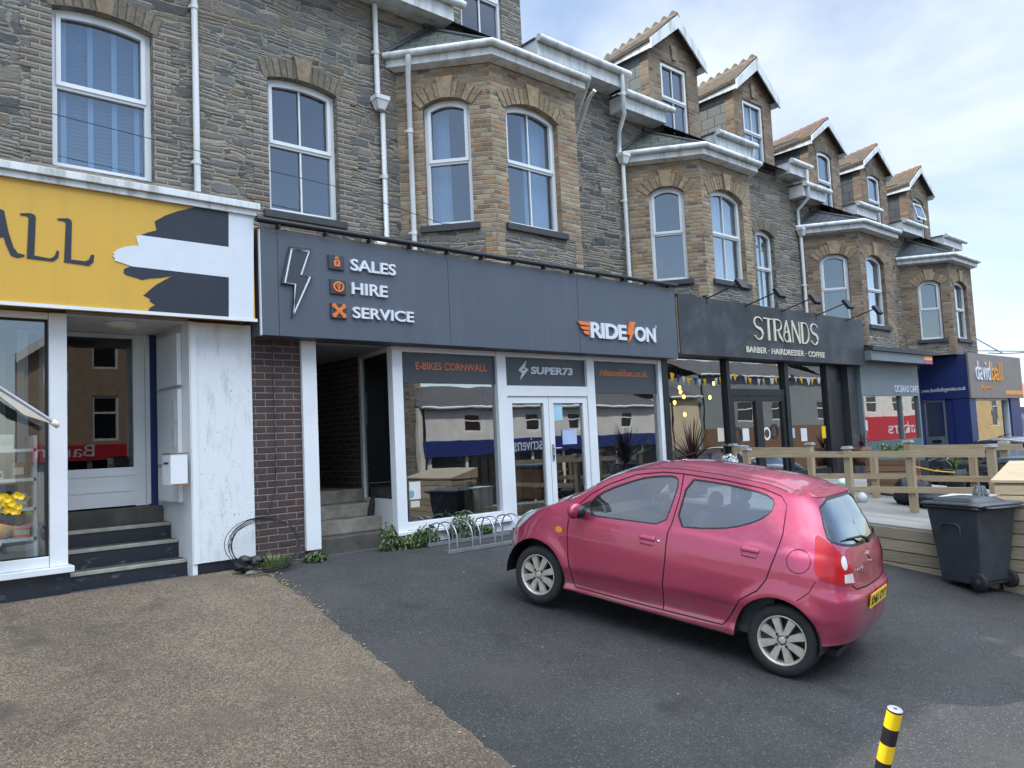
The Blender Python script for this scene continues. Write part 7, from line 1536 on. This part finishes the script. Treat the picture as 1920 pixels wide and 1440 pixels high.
# dark hatchback parked beyond the deck, silver line along its roof
car2 = copy_tree(car); car2['label'] = 'dark hatchback parked beyond the deck in front of the navy agency'
plain('car_dark', (.022, .024, .03), .28, .3, var=.15, **{'Coat Weight': .8}); plain('silver_trim', (.62, .62, .64), .3, .8, var=.05)
def repaint(o):
    for s_ in o.material_slots:
        if s_.material and s_.material.name == 'car_paint': s_.link = 'OBJECT'; s_.material = M['car_dark']
    for c in o.children: repaint(c)
repaint(car2)
for c in list(car2.children):
    for cc in list(c.children):
        if cc.name.startswith(('plate_text',)): bpy.data.objects.remove(cc)
X2, Y2 = 17.6, 4.3; z2 = gz(Y2, X2); car2.matrix_world = Matrix.Translation((X2, Y2, z2)) @ Matrix.Rotation(radians(86), 4, 'Z') @ Matrix.Rotation(-.145, 4, 'Y')
for sd in (1, -1):
    rl = MB(); rl.tube([Vector((x, sd*.56, ZT(x)+.035)) for x in (-.05, .2, .6, 1.0, 1.3, 1.5)], .016, 8); o = rl.build('roof_rail', 'silver_trim', car2)
for (x_, y_, rz, col_, nm_, lb_) in ((13.5, -6.5, 0, (.05, .10, .22), 'car_blue', 'blue hatchback parked along the street opposite the barber shop'), (5.5, -7.0, 180, (.42, .43, .44), 'car_silver', 'silver hatchback parked along the street opposite the bike shop')):
    plain(nm_, col_, .3, .3, var=.1, **{'Coat Weight': .8}); c3_ = copy_tree(car); c3_['label'] = lb_
    def rp(o):
        for s_ in o.material_slots:
            if s_.material and s_.material.name == 'car_paint': s_.link = 'OBJECT'; s_.material = M[nm_]
        for c in o.children: rp(c)
    rp(c3_)
    for c in list(c3_.children):
        for cc in list(c.children):
            if cc.name.startswith('plate_text'): bpy.data.objects.remove(cc)
    c3_.matrix_world = Matrix.Translation((x_, y_, gz(y_, x_))) @ Matrix.Rotation(radians(rz), 4, 'Z') @ Matrix.Rotation(.125 if rz == 0 else -.125, 4, 'X')
# metal arm with a strip of pale canvas reaching in over the yellow shop window
a, b = onY(-60, 690, 8.1), onY(106, 796, 8.1); am = thing('awning_arm', b, 'slanting metal awning arm with pale canvas across the yellow shop window', 'awning arm'); MB().tube([a, b], [.022, .02], 10).build('arm', 'galvanised', am)
MB().lathe([(0, -.05), (.028, -.045), (.03, .02), (.0, .03)], b, (b-a).normalized(), 14).build('end_cap', 'sign_cream', am)
d_ = (b-a).normalized(); mb = MB(); L_ = (b-a).length; dn = Vector((0, 0, -1)); P_ = [a+d_*L_*t_+dn*k for t_, k in ((.0, .03), (.95, .02), (.62, .10), (.3, .07))]; mb.hexa([p+Vector((0, .02, 0)) for p in P_], [p-Vector((0, .02, 0)) for p in P_]); mb.build('canvas', 'good_cream', am)
# bouquet in brown paper
q = onY(8, 975, 8.25); bq = thing('bouquet', (q.x, 8.25, q.z-.25), 'bouquet of yellow flowers wrapped in brown paper by the yellow shop window', 'bouquet'); mb = MB(); mb.lathe([(.02, -.30), (.06, -.22), (.16, .0), (.155, .0)], (q.x-.06, 8.25, q.z), (.35, -.1, .9), 20); mb.build('wrapping', 'card', bq)
mb = MB(); lf = MB()
for i in range(34):
    a_ = random.uniform(0, 2*pi); r_ = .17*sqrt(random.random()); c = Vector((q.x-.02+r_*cos(a_), 8.25+r_*.7*sin(a_), q.z+.10+random.uniform(-.04, .11)))
    for k in range(7): t_ = k*2*pi/7; e = Vector((cos(t_), -.35, sin(t_)))*.026; s_ = Vector((-sin(t_), 0, cos(t_)))*.011; mb.poly([c-s_*.4, c+e-s_, c+e*1.25, c+e+s_, c+s_*.4])
for i in range(16):
    a_ = random.uniform(0, 2*pi); c = Vector((q.x+.16*cos(a_), 8.24+.1*sin(a_), q.z+.06+random.uniform(-.06, .1))); e = Vector((cos(a_), -.2, random.uniform(-.2, .8)))*.06; s_ = Vector((-sin(a_), 0, cos(a_)))*.025; lf.poly([c, c+e*.6-s_, c+e*1.4, c+e*.6+s_])
mb.build('flowers', 'post_yellow', bq); lf.build('leaves', 'leaf_green', bq)
# overhead wire slung across the first-floor windows
wp_ = [onY(x, y, 8.9) for x, y in ((-40, 190), (94, 212), (290, 262), (372, 283), (505, 320), (640, 352), (830, 420), (890, 417))]; mb = MB(); mb.tube(wp_, .005, 5); tag(mb.build('overhead_wire', 'cable_black'), 'thin black wire slung across the first floor windows', 'wire')
# things beyond the agency: banner, parasol
q0, q1 = onY(1884, 775, 9.2), onY(1930, 840, 9.2); bn = thing('hoarding', (q0.x+1, 9.2, 0), 'navy picture hoarding beyond the corner agency', 'hoarding'); t = NT('banner_print'); vv_ = t.pos(); M['banner_print'] = t.pbr(t.ramp(t.noise(vv_, 1.6, 4), [(.35, (.03, .05, .16)), (.5, (.10, .14, .26)), (.62, (.30, .32, .38)), (.7, (.12, .12, .2))]), .5)
MB().box(q0.x, q0.x+3, 9.2, 9.26, q1.z-1.2, q0.z).build('panel', 'banner_print', bn); MB().box(q0.x-.06, q0.x+3, 9.18, 9.28, q0.z+.002, q0.z+.22).build('frame', 'agency_navy', bn)
q = onY(1893, 742, 12.0); um = thing('parasol', (q.x+1.2, 12, 0), 'pale parasol beyond the corner agency', 'parasol'); mb = MB(); c = Vector((q.x+.6, 12, q.z)); R8 = [c+Vector((1.7*cos(k*pi/4), 1.7*sin(k*pi/4), -.75)) for k in range(8)]
for k in range(8): mb.poly([c, R8[k], R8[(k+1) % 8]])
mb.build('canopy', 'sign_cream', um); MB().tube([c, c-Vector((0, 0, 3))], .03, 8).build('pole', 'galvanised', um)
